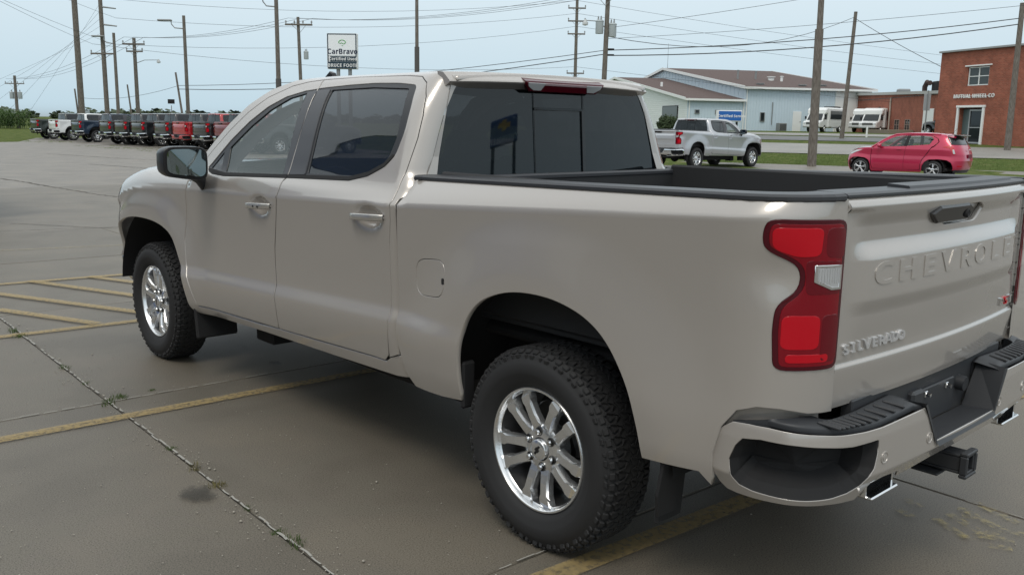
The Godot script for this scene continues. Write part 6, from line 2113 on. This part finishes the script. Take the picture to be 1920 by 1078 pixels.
func poles_and_wires() -> void:
	M.wood = obj_tri(mat(1, 1, 1, 0.9), Vector3(3.0, 0.25, 3.0))
	M.wood.albedo_color = Color.WHITE
	M.wood.albedo_texture = noise_tex(0.02, [lin(0.10, 0.085, 0.07), lin(0.16, 0.14, 0.12), lin(0.22, 0.20, 0.175)], [0.25, 0.5, 0.8], 61, 512, 5)
	M.cable = mat(0.06, 0.063, 0.066, 0.7)
	var F := facing()
	var lot := "poles beyond the parked trucks"
	var p1 := wood_pole("utility_pole", "tall bare thick wooden pole behind the navy pickup at left", "pole", -83.52, -23.76, 18.68, 0.285)
	var p2 := wood_pole("transmission_pole", "tallest wooden pole at left with stacked side insulators and a lower crossarm", "pole", -77.18, -23.79, 16.04, 0.202)
	for q in [[10.89, 1.0], [9.49, 1.0]]:
		var ins := MB.new()
		ins.tube([Vector3(0, q[0], 0) + F * 0.1, Vector3(0, q[0] - 0.12, 0) + F * 1.25], 0.07, 0.05, 8)
		obj("side_insulator", ins, M.grey_metal, p2)
	arm(p2, 7.14, 1.06, F, 0.05, 3)
	var p3 := wood_pole("light_pole", "light pole with lamp to its left, beside the stacked insulator pole", "street lamp", -76.15, -24.34, 8.5, 0.154)
	lamp_head(p3, 8.50, -F, 1.4)
	var p4 := wood_pole("utility_pole", "wooden pole with two short crossarms and a lamp on a long right bracket", "pole", -77.31, -26.4, 8.3, 0.19)
	arm(p4, 8.1, 0.95, F, 0.0, 3)
	arm(p4, 7.5, 0.7, F, 0.05, 3)
	cobra(p4, 6.75, F, 2.0)
	var p5 := wood_pole("light_pole", "light pole with lamp to its left, behind the bright red tailgate", "street lamp", -62.75, -24.59, 8.91, 0.147)
	lamp_head(p5, 8.85, -F, 1.5)
	var p6 := wood_pole("utility_pole", "farthest wooden pole at the left edge with crossarm and transformers", "pole", -133.3, -31.2, 6.95, 0.24)
	arm(p6, 6.2, 1.3, F, 0.0, 4)
	transformer(p6, Vector3(0, 4.2, 0) + F * 0.55, 1.1)
	transformer(p6, Vector3(0, 4.2, 0) - F * 0.55, 1.1)
	wood_pole("guy_pole", "thin leaning stub pole left of the red tailgate's light pole", "pole", -62.07, -24.15, 4.9, 0.09, Vector2(-0.42, 0.46))
	wood_pole("guy_pole", "thin leaning stub pole left of the double crossarm pole", "pole", -82.1, -27.8, 4.6, 0.09, Vector2(-0.30, 0.33))
	wood_pole("guy_pole", "thin leaning stub pole left of the thick bare pole", "pole", -83.5, -23.6, 4.1, 0.09, Vector2(-0.22, 0.25))
	var p11 := wood_pole("light_pole", "tall light pole left of the used car sign, its lamp at the frame's top", "street lamp", -49.56, -24.8, 9.62, 0.159)
	lamp_head(p11, 9.15, -F, 1.35)
	var sl := MB.new()
	sl.tube([Vector3(0, 0, 0), Vector3(0, 4.3, 0)], 0.18, 0.17, 12)
	obj("base_sleeve", sl, mat(0.09, 0.085, 0.08, 0.8), p11)
	var p12 := wood_pole("utility_pole", "wooden pole with one crossarm and a side transformer next to the used car sign", "pole", -58.4, -31.5, 9.0, 0.15, Vector2(-0.12, 0.13))
	arm(p12, 8.75, 1.0, F, -0.1, 4)
	transformer(p12, Vector3(0, 6.3, 0) + F * 0.36, 0.7)
	var p13 := wood_pole("light_pole", "bare brown pole rising behind the middle of the pickup's roof", "pole", -33.71, -23.66, 8.6, 0.105)
	var s13 := MB.new()
	s13.tube([Vector3(0, 0, 0), Vector3(0, 5.4, 0)], 0.125, 0.118, 12)
	obj("base_sleeve", s13, mat(0.09, 0.085, 0.08, 0.8), p13)
	var p14 := wood_pole("transmission_pole", "slim far pole with rows of small crossarms left of the transformer pole", "pole", -59.5, -62.1, 15.0, 0.18)
	for y: float in [12.1, 10.9, 9.7, 6.0]: arm(p14, y, 0.85, F, 0.0, 2)
	var p15 := wood_pole("utility_pole", "wooden pole with two grey transformers and double crossarms behind the cab", "pole", -30.91, -34.07, 9.6, 0.155, Vector2(0.10, -0.11))
	arm(p15, 8.25, 0.82, Vector3(0.80, -0.10, -0.60), 0.0, 2)
	arm(p15, 9.0, 0.75, Vector3(0.80, -0.10, -0.60), 0.1, 2)
	transformer(p15, Vector3(0, 6.35, 0) - F * 0.28, 0.85)
	transformer(p15, Vector3(0, 6.2, 0) + F * 0.42, 0.85)
	cobra(p15, 6.95, -F, 1.05)
	for y: float in [5.55, 5.25]:
		var cl := MB.new()
		cl.tube([Vector3(0, y, 0) + F * 0.1, Vector3(0, y, 0) + F * 0.55], 0.05, 0.05, 8)
		obj("cable_clamp", cl, M.black, p15)
	var p16 := wood_pole("street_light_pole", "nearest thick wooden pole, on the grass left of the red hatchback", "pole", -16.5, -30.85, 8.3, 0.15, Vector2(-0.12, 0.06))
	var s16 := MB.new()
	s16.tube([Vector3(0, 0, 0), Vector3(-0.09, 5.75, 0.04)], 0.185, 0.165, 14)
	obj("base_sleeve", s16, M.wood, p16)
	var p17 := wood_pole("utility_pole", "leaning wooden pole in front of the shuttle buses with a guy wire", "pole", -30.73, -60.68, 9.1, 0.17, Vector2(0.22, -0.2))
	var p18 := wood_pole("utility_pole", "grey wooden pole before the brick office's right side", "pole", -15.54, -49.8, 7.7, 0.175, Vector2(-0.05, 0.02))
	# wires
	var t15 := Vector3(-30.9, 5.6, -34.1)
	var t18 := Vector3(-15.6, 7.55, -49.75)
	wire("upper service cable from the transformer pole down behind the cab roof to the left", [t15, Vector3(-62.3, 3.95, -23.8)], 0.45, 0.018)
	wire("lower service cable from the transformer pole down behind the cab roof to the left", [t15 - Vector3(0, 0.2, 0), Vector3(-62.3, 3.7, -23.8)], 0.62, 0.024)
	wire("thin far extension of the service cables at left", [Vector3(-62.3, 3.95, -23.8), Vector3(-84, 3.3, -24)], 0.4, 0.014)
	wire("thick upper black cable running right from the transformer pole", [t15 + Vector3(0, 0.0, 0), t18], 0.28, 0.024)
	wire("thick lower black cable running right from the transformer pole", [t15 - Vector3(0, 0.27, 0), t18 - Vector3(0, 0.3, 0)], 0.40, 0.028)
	wire("black cables leaving the frame right of the brick office pole", [t18, t18 + Vector3(11, 0.9, -9)], 0.1, 0.024)
	var t17 := Vector3(-30.6, elev(-30.6, -60.7) + 8.7, -60.8)
	wire("sagging cable from the transformer pole to the leaning pole", [Vector3(-30.9, 6.35, -34.1), t17], 1.2, 0.018)
	wire("straight guy wire from the leaning pole down to the brick office", [t17, Vector3(-23.6, elev(-23.5, -59.6) + 5.0, -59.7)], 0.1, 0.02)
	wire("highest thin wire across the right sky", [Vector3(-30.9, 6.75, -34.1), Vector3(-9.6, 10.2, -45)], 0.25, 0.011)
	wire("second thin wire across the right sky", [Vector3(-30.9, 6.2, -34.1), Vector3(-9.6, 7.75, -45)], 0.2, 0.010)
	var tops := [Vector3(-77.18, 11.2, -23.79) + F * 1.2, Vector3(-77.18, 9.7, -23.79) + F * 1.2, Vector3(-77.18, 7.6, -23.79) + F * 0.9, Vector3(-77.18, 7.6, -23.79) - F * 0.9]
	for k in 4:
		var b := Vector3(-59.5, [13.4, 12.2, 11.0, 7.2][k], -62.1)
		wire(["top", "second", "third", "lowest"][k] + " wire of the long span between the two tall transmission poles", [tops[k], b], 1.0, 0.013)
		wire(["top", "second", "third", "lowest"][k] + " transmission wire falling away to the right of the slim far pole", [b, Vector3(-30 + k * 2, b.y - 4.0, -150)], 0.8, 0.014)
		wire(["top", "second", "third", "lowest"][k] + " transmission wire rising out of the frame at upper left", [tops[k], Vector3(-44, tops[k].y + 3.2 + k * 0.9, 4)], 0.7, 0.011)
	for k in 3:
		wire(["left", "middle", "right"][k] + " thin wire from the double crossarm pole to the used car sign's pole", [Vector3(-77.3, 8.35, -26.4) + F * (k - 1.0) * 0.85, Vector3(-58.4, 9.0, -31.5) + F * (k - 1.0) * 0.9], 0.5, 0.012)
		wire(["left", "middle", "right"][k] + " thin wire from the used car sign's pole to the transformer pole", [Vector3(-58.4, 9.0, -31.5) + F * (k - 1.0) * 0.9, Vector3(-30.9, 8.6, -34.1) + F * (k - 1.0) * 0.7], 0.6, 0.010)
		wire(["left", "middle", "right"][k] + " thin wire leaving the double crossarm pole toward the far transformer pole", [Vector3(-77.3, 8.35, -26.4) + F * (k - 1.0) * 0.85, Vector3(-133.3, 6.5, -31.2) + F * (k - 1.0) * 1.2], 0.9, 0.014)
	for k in 5:
		wire(["first", "second", "third", "fourth", "fifth"][k] + " guy strand dropping left from the stacked insulator pole", [Vector3(-77.18, 10.9 - k * 0.6, -23.79), Vector3(-86 - k * 4.0, 1.2 + 0.5 * k, -19.6 + k * 0.5)], 0.1, 0.008)
# ---------------------------------------------------------------- vehicles
func hatch_prof(h: float) -> float:
	return herm(h, PackedVector2Array([Vector2(0.18, 0.735), Vector2(0.28, 0.775), Vector2(0.46, 0.800), Vector2(0.60, 0.795), Vector2(0.74, 0.778), Vector2(0.92, 0.792), Vector2(1.0, 0.772), Vector2(1.12, 0.73), Vector2(1.25, 0.675), Vector2(1.38, 0.60), Vector2(1.46, 0.52)]), 0, 10)
const HREAR := [Vector2(0.2, -0.72), Vector2(0.35, -0.82), Vector2(0.6, -0.87), Vector2(0.8, -0.84), Vector2(1.0, -0.76), Vector2(1.15, -0.68), Vector2(1.4, -0.52), Vector2(1.5, -0.45)]
const HFRONT := [Vector2(0.15, 2.90), Vector2(0.3, 2.97), Vector2(0.5, 3.0), Vector2(0.65, 2.97), Vector2(0.8, 2.86), Vector2(0.92, 2.60)]
func hatch_side(s: float, h: float) -> Vector3:
	var L := hatch_prof(h)
	for c: float in [0.0, 2.39]:
		var d := Vector2(s - c, h - 0.30).length() - 0.32
		if d < 0.16: L += 0.018 * (1.0 - smoothstep(0.0, 0.16, max(d, 0.0)))
	if s < 0.1:
		var t := clampf((0.1 - s) / 0.9, 0.0, 1.0) * PI / 2
		var E := pw(h, HREAR)
		return V(0.1 + (E - 0.1) * pow(sin(t), 0.78), L * pow(max(cos(t), 0.0), 0.42), h)
	if s > 2.2:
		var t := clampf((s - 2.2) / 0.9, 0.0, 1.0) * PI / 2
		var E := pw(h, HFRONT)
		return V(2.2 + (E - 2.2) * pow(sin(t), 0.85), L * pow(max(cos(t), 0.0), 0.45), h)
	return V(s, L, h)
func hatch_panel(poly: PackedVector2Array, holes: Array, off := 0.0, da := 0.06, db := 0.03) -> MB:
	return panel(HATCH, poly, holes, da, db, off, 0.008)
func small_wheel(t: Node3D, W: Dictionary, f: float, side: float, l: float) -> void:
	var w := obj("wheel", W.rim, M.alloy, t)
	w.position = V(f, side * l, 0.288)
	if side < 0: w.rotation = Vector3(0, PI, 0)
	obj("tyre", W.tyre, M.rubber, w)
	obj("wheel_backing", W.back, M.dark_metal, w)
func small_wheel_meshes() -> Dictionary:
	var ax := Transform3D(Basis(Vector3(1, 0, 0), Vector3(0, 0, 1), Vector3(0, -1, 0)), Vector3.ZERO)
	var ty := MB.new()
	ty.lathe([Vector2(0.19, -0.17), Vector2(0.25, -0.185), Vector2(0.275, -0.17), Vector2(0.288, -0.15), Vector2(0.289, -0.03), Vector2(0.278, -0.008), Vector2(0.25, 0.006), Vector2(0.22, 0.004), Vector2(0.2, -0.006)], ax, 36, 0.8)
	var r := MB.new()
	r.lathe([Vector2(0.203, -0.008), Vector2(0.203, 0.0), Vector2(0.192, 0.0), Vector2(0.184, -0.02), Vector2(0.178, -0.10)], ax, 36, 0.7)
	for k in 5:
		for sd: float in [-0.17, 0.17]:
			var a := TAU * (k + 0.2) / 5 + sd
			var b := Basis(Vector3(0, 0, 1), a)
			r.box(b * Vector3(0.115, -sd * 0.04, -0.012), Vector3(0.155, 0.026, 0.03), 0.008, b)
	r.lathe([Vector2(0.06, -0.05), Vector2(0.055, -0.005), Vector2(0.03, 0.002), Vector2(0, 0.003)], ax, 20)
	var bk := MB.new()
	bk.lathe([Vector2(0.178, -0.11), Vector2(0.0, -0.10)], ax, 24)
	return {"tyre": ty.mesh(), "rim": r.mesh(), "back": bk.mesh()}
func make_hatch() -> Node3D:
	var red := paint(0.46, 0.014, 0.062, 0.3, 0.3)
	var pos := Vector3(-10.02 - 0.055, 0, -26.89 - 0.76)
	pos.y = elev(pos.x, pos.z) + 0.03
	var t := thing("hatchback", "small raspberry red five door hatchback on the lot's far edge by the grass", "car", pos, 0.072)
	var arch_r := pv([0.36, 0.22, 0.345, 0.40, 0.28, 0.53, 0.16, 0.615, 0.0, 0.64, -0.16, 0.615, -0.27, 0.53, -0.335, 0.40, -0.36, 0.29])
	var arch_f := pv([2.75, 0.20, 2.735, 0.40, 2.67, 0.53, 2.55, 0.615, 2.39, 0.64, 2.23, 0.615, 2.11, 0.53, 2.05, 0.40, 2.04, 0.20])
	var fd := pv([0.94, 0.26, 0.955, 0.60, 0.94, 0.80, 0.905, 1.02, 0.86, 1.40, 1.05, 1.415, 1.32, 1.375, 1.50, 1.31, 1.70, 1.19, 1.85, 1.07, 1.98, 0.97, 2.03, 0.90, 2.05, 0.70, 2.02, 0.40, 1.98, 0.26])
	var rd := pv([0.94, 0.26, 0.955, 0.60, 0.94, 0.80, 0.905, 1.02, 0.86, 1.40, 0.45, 1.415, 0.16, 1.395, 0.03, 1.30, 0.0, 1.20, 0.08, 1.05, 0.20, 0.85, 0.36, 0.62, 0.41, 0.45, 0.42, 0.27])
	var wf := round_poly(pv([0.985, 1.025, 0.925, 1.375, 1.05, 1.388, 1.30, 1.345, 1.48, 1.27, 1.68, 1.145, 1.86, 0.985]), 0.02)
	var wr := round_poly(pv([0.885, 1.035, 0.835, 1.378, 0.45, 1.388, 0.17, 1.365, 0.08, 1.28, 0.17, 1.10]), 0.03)
	both("front_door", hatch_panel(shrink(fd, 0.006), [wf]), red, t)
	both("rear_door", hatch_panel(shrink(rd, 0.006), [wr]), red, t)
	both("side_window", hatch_panel(wf, [], -0.006, 0.12, 0.06), M.clear_glass, t)
	both("side_window", hatch_panel(wr, [], -0.006, 0.12, 0.06), M.clear_glass, t)
	both("door_pillar", hatch_panel(pv([0.99, 1.03, 0.93, 1.38, 0.83, 1.38, 0.88, 1.03]), [], 0.003), M.black, t)
	both("inner_panel", panel(HATCH, pv([0.1, 0.25, 2.0, 0.25, 2.0, 0.92, 0.2, 1.0]), [], 0.2, 0.1, -0.02, 0.0), M.black, t)
	var fen := pv([2.01, 0.26, 2.04, 0.40])
	var fen2 := pv([2.02, 0.20, 2.04, 0.20])
	var fp := pv([1.995, 0.26, 2.035, 0.40, 2.065, 0.70, 2.045, 0.90, 2.0, 0.96, 2.2, 0.955, 2.5, 0.925, 2.75, 0.885, 3.1, 0.82, 3.1, 0.16, 2.78, 0.16])
	fp.append_array(arch_f)
	both("front_fender", hatch_panel(fp, []), red, t)
	var qp := pv([0.40, 0.27, 0.395, 0.45, 0.345, 0.61, 0.185, 0.84, 0.065, 1.045, -0.015, 1.20, 0.015, 1.305, 0.15, 1.405, 0.0, 1.43, -0.2, 1.42, -0.3, 1.10, -0.8, 1.10, -0.8, 0.30, -0.42, 0.30])
	var ar := arch_r.duplicate()
	ar.reverse()
	qp.append_array(ar)
	both("rear_quarter", hatch_panel(qp, []), red, t)
	both("rear_window", hatch_panel(round_poly(pv([-0.315, 1.11, -0.8, 1.11, -0.8, 1.39, -0.24, 1.40]), 0.02), [], 0.002), mat(0.02, 0.022, 0.025, 0.05), t)
	both("tail_lamp", hatch_panel(round_poly(pv([-0.07, 1.03, -0.26, 1.09, -0.36, 1.02, -0.38, 0.80, -0.29, 0.80, -0.25, 0.98]), 0.02), [], 0.008), paint(0.50, 0.01, 0.015, 0.0, 0.2), t)
	both("reverse_lamp", hatch_panel(pv([-0.31, 0.95, -0.355, 0.95, -0.36, 0.82, -0.305, 0.82]), [], 0.011), M.lamp_clear, t)
	both("rear_reflector", hatch_panel(pv([-0.45, 0.44, -0.62, 0.44, -0.62, 0.41, -0.45, 0.41]), [], 0.006), M.lamp_red, t)
	both("lower_valance", hatch_panel(pv([-0.40, 0.30, -0.8, 0.30, -0.8, 0.20, -0.40, 0.22]), [], 0.004), M.plastic, t)
	both("headlamp", hatch_panel(round_poly(pv([2.33, 0.885, 2.62, 0.855, 2.80, 0.74, 2.70, 0.71, 2.55, 0.78]), 0.02), [], 0.006), M.lamp_clear, t)
	both("grille", hatch_panel(pv([2.86, 0.62, 3.1, 0.62, 3.1, 0.30, 2.84, 0.34]), [], 0.005), M.black, t)
	both("sill", hatch_panel(pv([0.38, 0.26, 2.02, 0.255, 2.02, 0.17, 0.38, 0.20]), []), red, t)
	var plate := MB.new()
	plate.box(V(-0.875, 0, 0.74), Vector3(0.02, 0.13, 0.34), 0.005)
	obj("plate_recess", plate, mat(0.16, 0.01, 0.03, 0.5), t)
	var bow := MB.new()
	bow.box(V(-0.845, 0, 0.95), Vector3(0.03, 0.04, 0.14), 0.01)
	obj("emblem", bow, M.chrome, t)
	var rf := MB.new()
	var P := []
	var RL := [Vector2(-0.56, 1.40), Vector2(-0.4, 1.425), Vector2(-0.17, 1.45), Vector2(0.05, 1.475), Vector2(0.49, 1.492), Vector2(1.02, 1.475), Vector2(1.38, 1.415)]
	for i in 16:
		var f := lerpf(-0.56, 1.40, i / 15.0)
		for j in 11:
			var u := lerpf(1, -1, j / 10.0)
			P.append(V(f, 0.585 * u, pw(f, RL) - 0.02 * u * u - 0.055 * pow(absf(u), 6.0)))
	rf.grid(P, 16, 11, true)
	obj("roof", rf, red, t)
	var sp := MB.new()
	sp.box(V(-0.58, 0, 1.405), Vector3(0.22, 0.035, 1.06), 0.015, Basis(Vector3(0, 0, 1), -0.12))
	obj("rear_spoiler", sp, M.black_gloss, t)
	var ws := MB.new()
	P = []
	for i in 7:
		var h := lerpf(1.405, 0.955, i / 6.0)
		var f := lerpf(1.42, 2.06, i / 6.0)
		for j in 9:
			var u := lerpf(1, -1, j / 8.0)
			P.append(V(f + 0.16 * (1 - u * u), (hatch_prof(h) - 0.02) * u, h))
	ws.grid(P, 7, 9, true)
	obj("windshield", ws, M.clear_glass, t)
	var pil := MB.new()
	for sd: float in [1.0, -1.0]:
		pil.tube([V(2.05, sd * 0.765, 0.96), V(1.86, sd * 0.715, 1.09), V(1.7, sd * 0.665, 1.205), V(1.5, sd * 0.60, 1.325), V(1.32, sd * 0.56, 1.40), V(0.9, sd * 0.555, 1.435), V(0.3, sd * 0.56, 1.435), V(-0.1, sd * 0.55, 1.42)], 0.035, 0.035, 8)
	obj("roof_rail", pil, red, t)
	var hd := MB.new()
	P = []
	for i in 9:
		var f := lerpf(2.0, 2.86, i / 8.0)
		for j in 9:
			var u := lerpf(1, -1, j / 8.0)
			var y := pw(f, [Vector2(2.0, 0.97), Vector2(2.4, 0.945), Vector2(2.7, 0.885), Vector2(2.86, 0.80)])
			P.append(V(f + 0.12 * (1 - u * u) * (i / 8.0), lerpf(0.77, 0.56, pow(i / 8.0, 2.0)) * u, y + 0.04 * (1 - u * u)))
	hd.grid(P, 9, 9, true)
	obj("hood", hd, red, t)
	for sd: float in [1.0, -1.0]:
		var mr := MB.new()
		mr.blob(V(1.74, sd * 0.90, 1.03), Vector3(0.07, 0.075, 0.10), 8, 12)
		mr.tube([V(1.80, sd * 0.77, 0.99), V(1.75, sd * 0.86, 1.0)], 0.03, 0.03, 6)
		obj("door_mirror", mr, red, t)
		for q in [[1.12, 0.925], [0.17, 1.27]]:
			var dh := MB.new()
			var sft := hatch_side(q[0], q[1])
			dh.box(Vector3(sft.x, sft.y, sd * (sft.z + 0.015)), Vector3(0.15, 0.028, 0.03), 0.01)
			obj("door_handle", dh, red if q[0] > 1 else M.black, t)
	var an := MB.new()
	an.tube([V(-0.25, 0, 1.45), V(-0.40, 0, 1.62)], 0.006, 0.004, 5)
	obj("antenna", an, M.black, t)
	for q in [[1.25, 0.36], [1.25, -0.36], [0.35, 0.34], [0.35, -0.34]]:
		var s := MB.new()
		s.box(V(q[0], q[1], 0.78), Vector3(0.14, 0.62, 0.46), 0.05, Basis(Vector3(0, 0, 1), -0.18))
		s.box(V(q[0] - 0.12, q[1], 1.17), Vector3(0.09, 0.18, 0.24), 0.04)
		s.box(V(q[0] + 0.25, q[1], 0.55), Vector3(0.5, 0.14, 0.46), 0.05)
		obj("seat", s, mat(0.07, 0.07, 0.075, 0.8), t)
	var un := MB.new()
	un.box(V(1.2, 0, 0.30), Vector3(3.2, 0.10, 1.35), 0.03)
	un.box(V(1.95, 0, 0.85), Vector3(0.3, 0.18, 1.3), 0.05)
	obj("floor_pan", un, M.black, t)
	var ln := MB.new()
	for f: float in [0.0, 2.39]:
		var Q := []
		for i in 17:
			var a := lerpf(-0.2, PI + 0.2, i / 16.0)
			for l: float in [0.45, 0.775]: Q.append(V(f + cos(a) * 0.345, l, 0.30 + sin(a) * 0.345))
		ln.grid(Q, 17, 2, true)
		var R := []
		for i in 17:
			var a := lerpf(-0.2, PI + 0.2, i / 16.0)
			R.append(V(f + cos(a) * 0.345, 0.5, 0.30 + sin(a) * 0.345)); R.append(V(f, 0.5, 0.30))
		ln.grid(R, 17, 2)
	both("wheel_liner", ln, M.black, t)
	var W := small_wheel_meshes()
	for f: float in [0.0, 2.39]:
		for s: float in [1.0, -1.0]: small_wheel(t, W, f, s, 0.785)
	return t
func make_bus(label: String, at: Vector3, turn: float) -> Node3D:
	var t := thing("shuttle_bus", label, "bus", at, turn, "white shuttle buses by the metal building")
	var wt := mat(0.74, 0.75, 0.74, 0.4)
	# local: forward -x, base at the rear axle, left +z
	var b := MB.new()
	b.box(V(0.9, 0, 1.62), Vector3(5.0, 2.35, 2.3), 0.16)
	obj("body", b, wt, t)
	var cap := MB.new()
	cap.extrude(pv([-3.3, 2.05, -4.15, 2.1, -4.1, 2.5, -3.7, 2.74, -3.2, 2.80]), -1.08, 1.08, Transform3D.IDENTITY, 0.1)
	obj("roof_cap", cap, wt, t)
	var nose := MB.new()
	nose.extrude(pv([-3.35, 0.5, -5.45, 0.5, -5.5, 0.95, -5.35, 1.18, -4.65, 1.32, -4.1, 2.12, -3.35, 2.12]), -0.98, 0.98, Transform3D.IDENTITY, 0.08)
	obj("cab", nose, wt, t)
	var ws := MB.new()
	ws.quad(Vector3(-4.70, 1.36, -0.86), Vector3(-4.70, 1.36, 0.86), Vector3(-4.17, 2.06, 0.80), Vector3(-4.17, 2.06, -0.80))
	obj("windshield", ws, M.dark_glass, t)
	for sd: float in [1.0, -1.0]:
		obj("cab_window", boxed(Vector3(-3.85, 1.72, sd * 0.975), Vector3(0.75, 0.62, 0.03), 0.01), M.dark_glass, t)
		obj("side_window", boxed(Vector3(-1.2, 1.95, sd * 1.17), Vector3(3.4, 0.95, 0.03), 0.01), M.dark_glass, t)
		obj("headlamp", boxed(Vector3(-5.44, 0.98, sd * 0.78), Vector3(0.12, 0.2, 0.3), 0.03), M.lamp_clear, t)
		obj("door_mirror", boxed(Vector3(-4.35, 1.62, sd * 1.2), Vector3(0.10, 0.34, 0.2), 0.03), M.black, t)
		obj("skirt", boxed(Vector3(-1.6, 0.52, sd * 1.165), Vector3(1.8, 0.16, 0.04), 0.01), mat(0.4, 0.42, 0.43, 0.4, 0.4), t)
		for f: float in [0.0, 4.0]:
			var w := MB.new()
			var ax := Transform3D(Basis(Vector3(1, 0, 0), Vector3(0, 0, sd), Vector3(0, -sd, 0)), V(f, sd * (1.12 if f < 1 else 0.95), 0.40))
			w.lathe([Vector2(0.0, -0.25), Vector2(0.36, -0.24), Vector2(0.40, -0.2), Vector2(0.40, -0.02), Vector2(0.37, 0.03), Vector2(0.24, 0.03)], ax, 24)
			var wo := obj("wheel", w, M.rubber, t)
			var r := MB.new()
			r.lathe([Vector2(0.24, 0.03), Vector2(0.22, 0.0), Vector2(0.12, 0.01), Vector2(0.1, 0.06), Vector2(0, 0.07)], ax, 20)
			obj("rim", r, M.alloy, wo)
	obj("grille", boxed(Vector3(-5.50, 0.98, 0), Vector3(0.06, 0.26, 1.2), 0.02), mat(0.12, 0.12, 0.12, 0.4, 0.3), t)
	obj("bumper", boxed(Vector3(-5.52, 0.62, 0), Vector3(0.16, 0.2, 1.9), 0.04), mat(0.5, 0.5, 0.5, 0.3, 0.5), t)
	obj("roof_unit", boxed(Vector3(0.2, 2.86, 0), Vector3(1.6, 0.22, 1.4), 0.05), M.black, t)
	return t
func vehicles() -> void:
	var W := wheel_meshes(true)
	for k in W.keys(): W[k + "_mesh"] = W[k].mesh()
	var hero := make_truck("pickup_truck", "beige crew cab pickup in the foreground parked across the yellow stall lines", M, true)
	for f: float in [0.0, 3.742]:
		for s: float in [1.0, -1.0]: add_wheel(hero, W, f, s, M, true)
	# the silver pickup is the coarse model that the row of trucks is copied from
	var Wc := wheel_meshes(false)
	for k in Wc.keys(): Wc[k + "_mesh"] = Wc[k].mesh()
	var silver := paint(0.50, 0.51, 0.53, 0.6, 0.35)
	var M2 := M.duplicate()
	M2.paint = silver
	var s := make_truck("pickup_truck", "silver crew cab pickup by the lawn with its tailgate toward the blue service sign's left", M2, false)
	s.set_meta("label", "silver crew cab pickup standing alone beside the grass, right of the beige pickup's cab")
	for f: float in [0.0, 3.742]:
		for q: float in [1.0, -1.0]: add_wheel(s, Wc, f, q, M2, false)
	s.position = Vector3(-17.8 - 0.97, elev(-18, -25) + 0.025, -24.74)
	s.rotation.y = -PI / 2
	repaint(s, M.handle, silver)
	var black := paint(0.012, 0.013, 0.015, 0.2, 0.3)
	var char_ := paint(0.035, 0.04, 0.042, 0.4, 0.35)
	var green := paint(0.022, 0.032, 0.028, 0.3, 0.35)
	var navy := paint(0.016, 0.032, 0.06, 0.4, 0.35)
	var white := paint(0.76, 0.77, 0.77, 0.0, 0.35)
	var red := paint(0.42, 0.012, 0.018, 0.1, 0.35)
	var maroon := paint(0.20, 0.016, 0.028, 0.3, 0.35)
	for q in [[-69.3, green, "dark green pickup at the far left end of the row, next to the cornfield side"], [-64.9, white, "white pickup second from the left end of the row"], [-60.0, navy, "navy blue pickup right of the white one in the row"], [-54.6, char_, "charcoal pickup right of the navy one in the row"], [-52.0, black, "black pickup squeezed between the charcoal and another black pickup"], [-49.3, black, "black pickup with bright bumper left of the one beside the red tailgate"], [-45.9, char_, "dark grey pickup directly left of the bright red tailgate"], [-43.4, red, "bright red pickup in the row with plain red tailgate"], [-40.9, black, "black pickup with chrome bumper right of the bright red tailgate"], [-38.4, maroon, "deep red pickup partly behind the beige pickup's mirror"], [-35.6, char_, "dark pickup at the right end of the row behind the windshield pillar"]]:
		var d := dup(s, "pickup_truck", Vector3(q[0] - 1.0, elev(q[0], -17.0) + 0.025, -17.25), -PI / 2, q[2], "pickup truck", "pickups parked in a row")
		repaint(d, silver, q[1])
		if q[1] == red:
			for c in d.get_children():
				if c.name.begins_with("rear_bumper"): repaint(c, M.plastic, M.plastic)
		elif q[1] != white:
			var rbp := d.get_node("rear_bumper") as MeshInstance3D
			rbp.material_override = M.chrome
	(s.get_node("rear_bumper") as MeshInstance3D).material_override = M.chrome
	var bk := dup(s, "pickup_truck", Vector3(-31.6, elev(-33, -86) + 0.02, -86.5), -0.35, "black pickup half hidden behind the brick office's left corner", "pickup truck")
	repaint(bk, silver, black)
	var lf := dup(s, "pickup_truck", Vector3(-14.95, 0.0, 0.52), 0.0, "dark pickup of which only a bumper corner shows at the left edge", "pickup truck")
	repaint(lf, silver, black)
	make_hatch()
	var h := Vector3(0.096, 0, 0.993)
	for q in [[-46.3, -96.8, "white shuttle bus at the right end of the three, dark box on its roof"], [-49.2, -100.1, "white shuttle bus in the middle of the three, mostly hidden"], [-51.2, -93.1, "white shuttle bus at the left end, its front behind the thick wooden pole"]]:
		make_bus(q[2], Vector3(q[0], elev(q[0], q[1]) + 0.02, q[1]) - h * 5.2, 1.667)
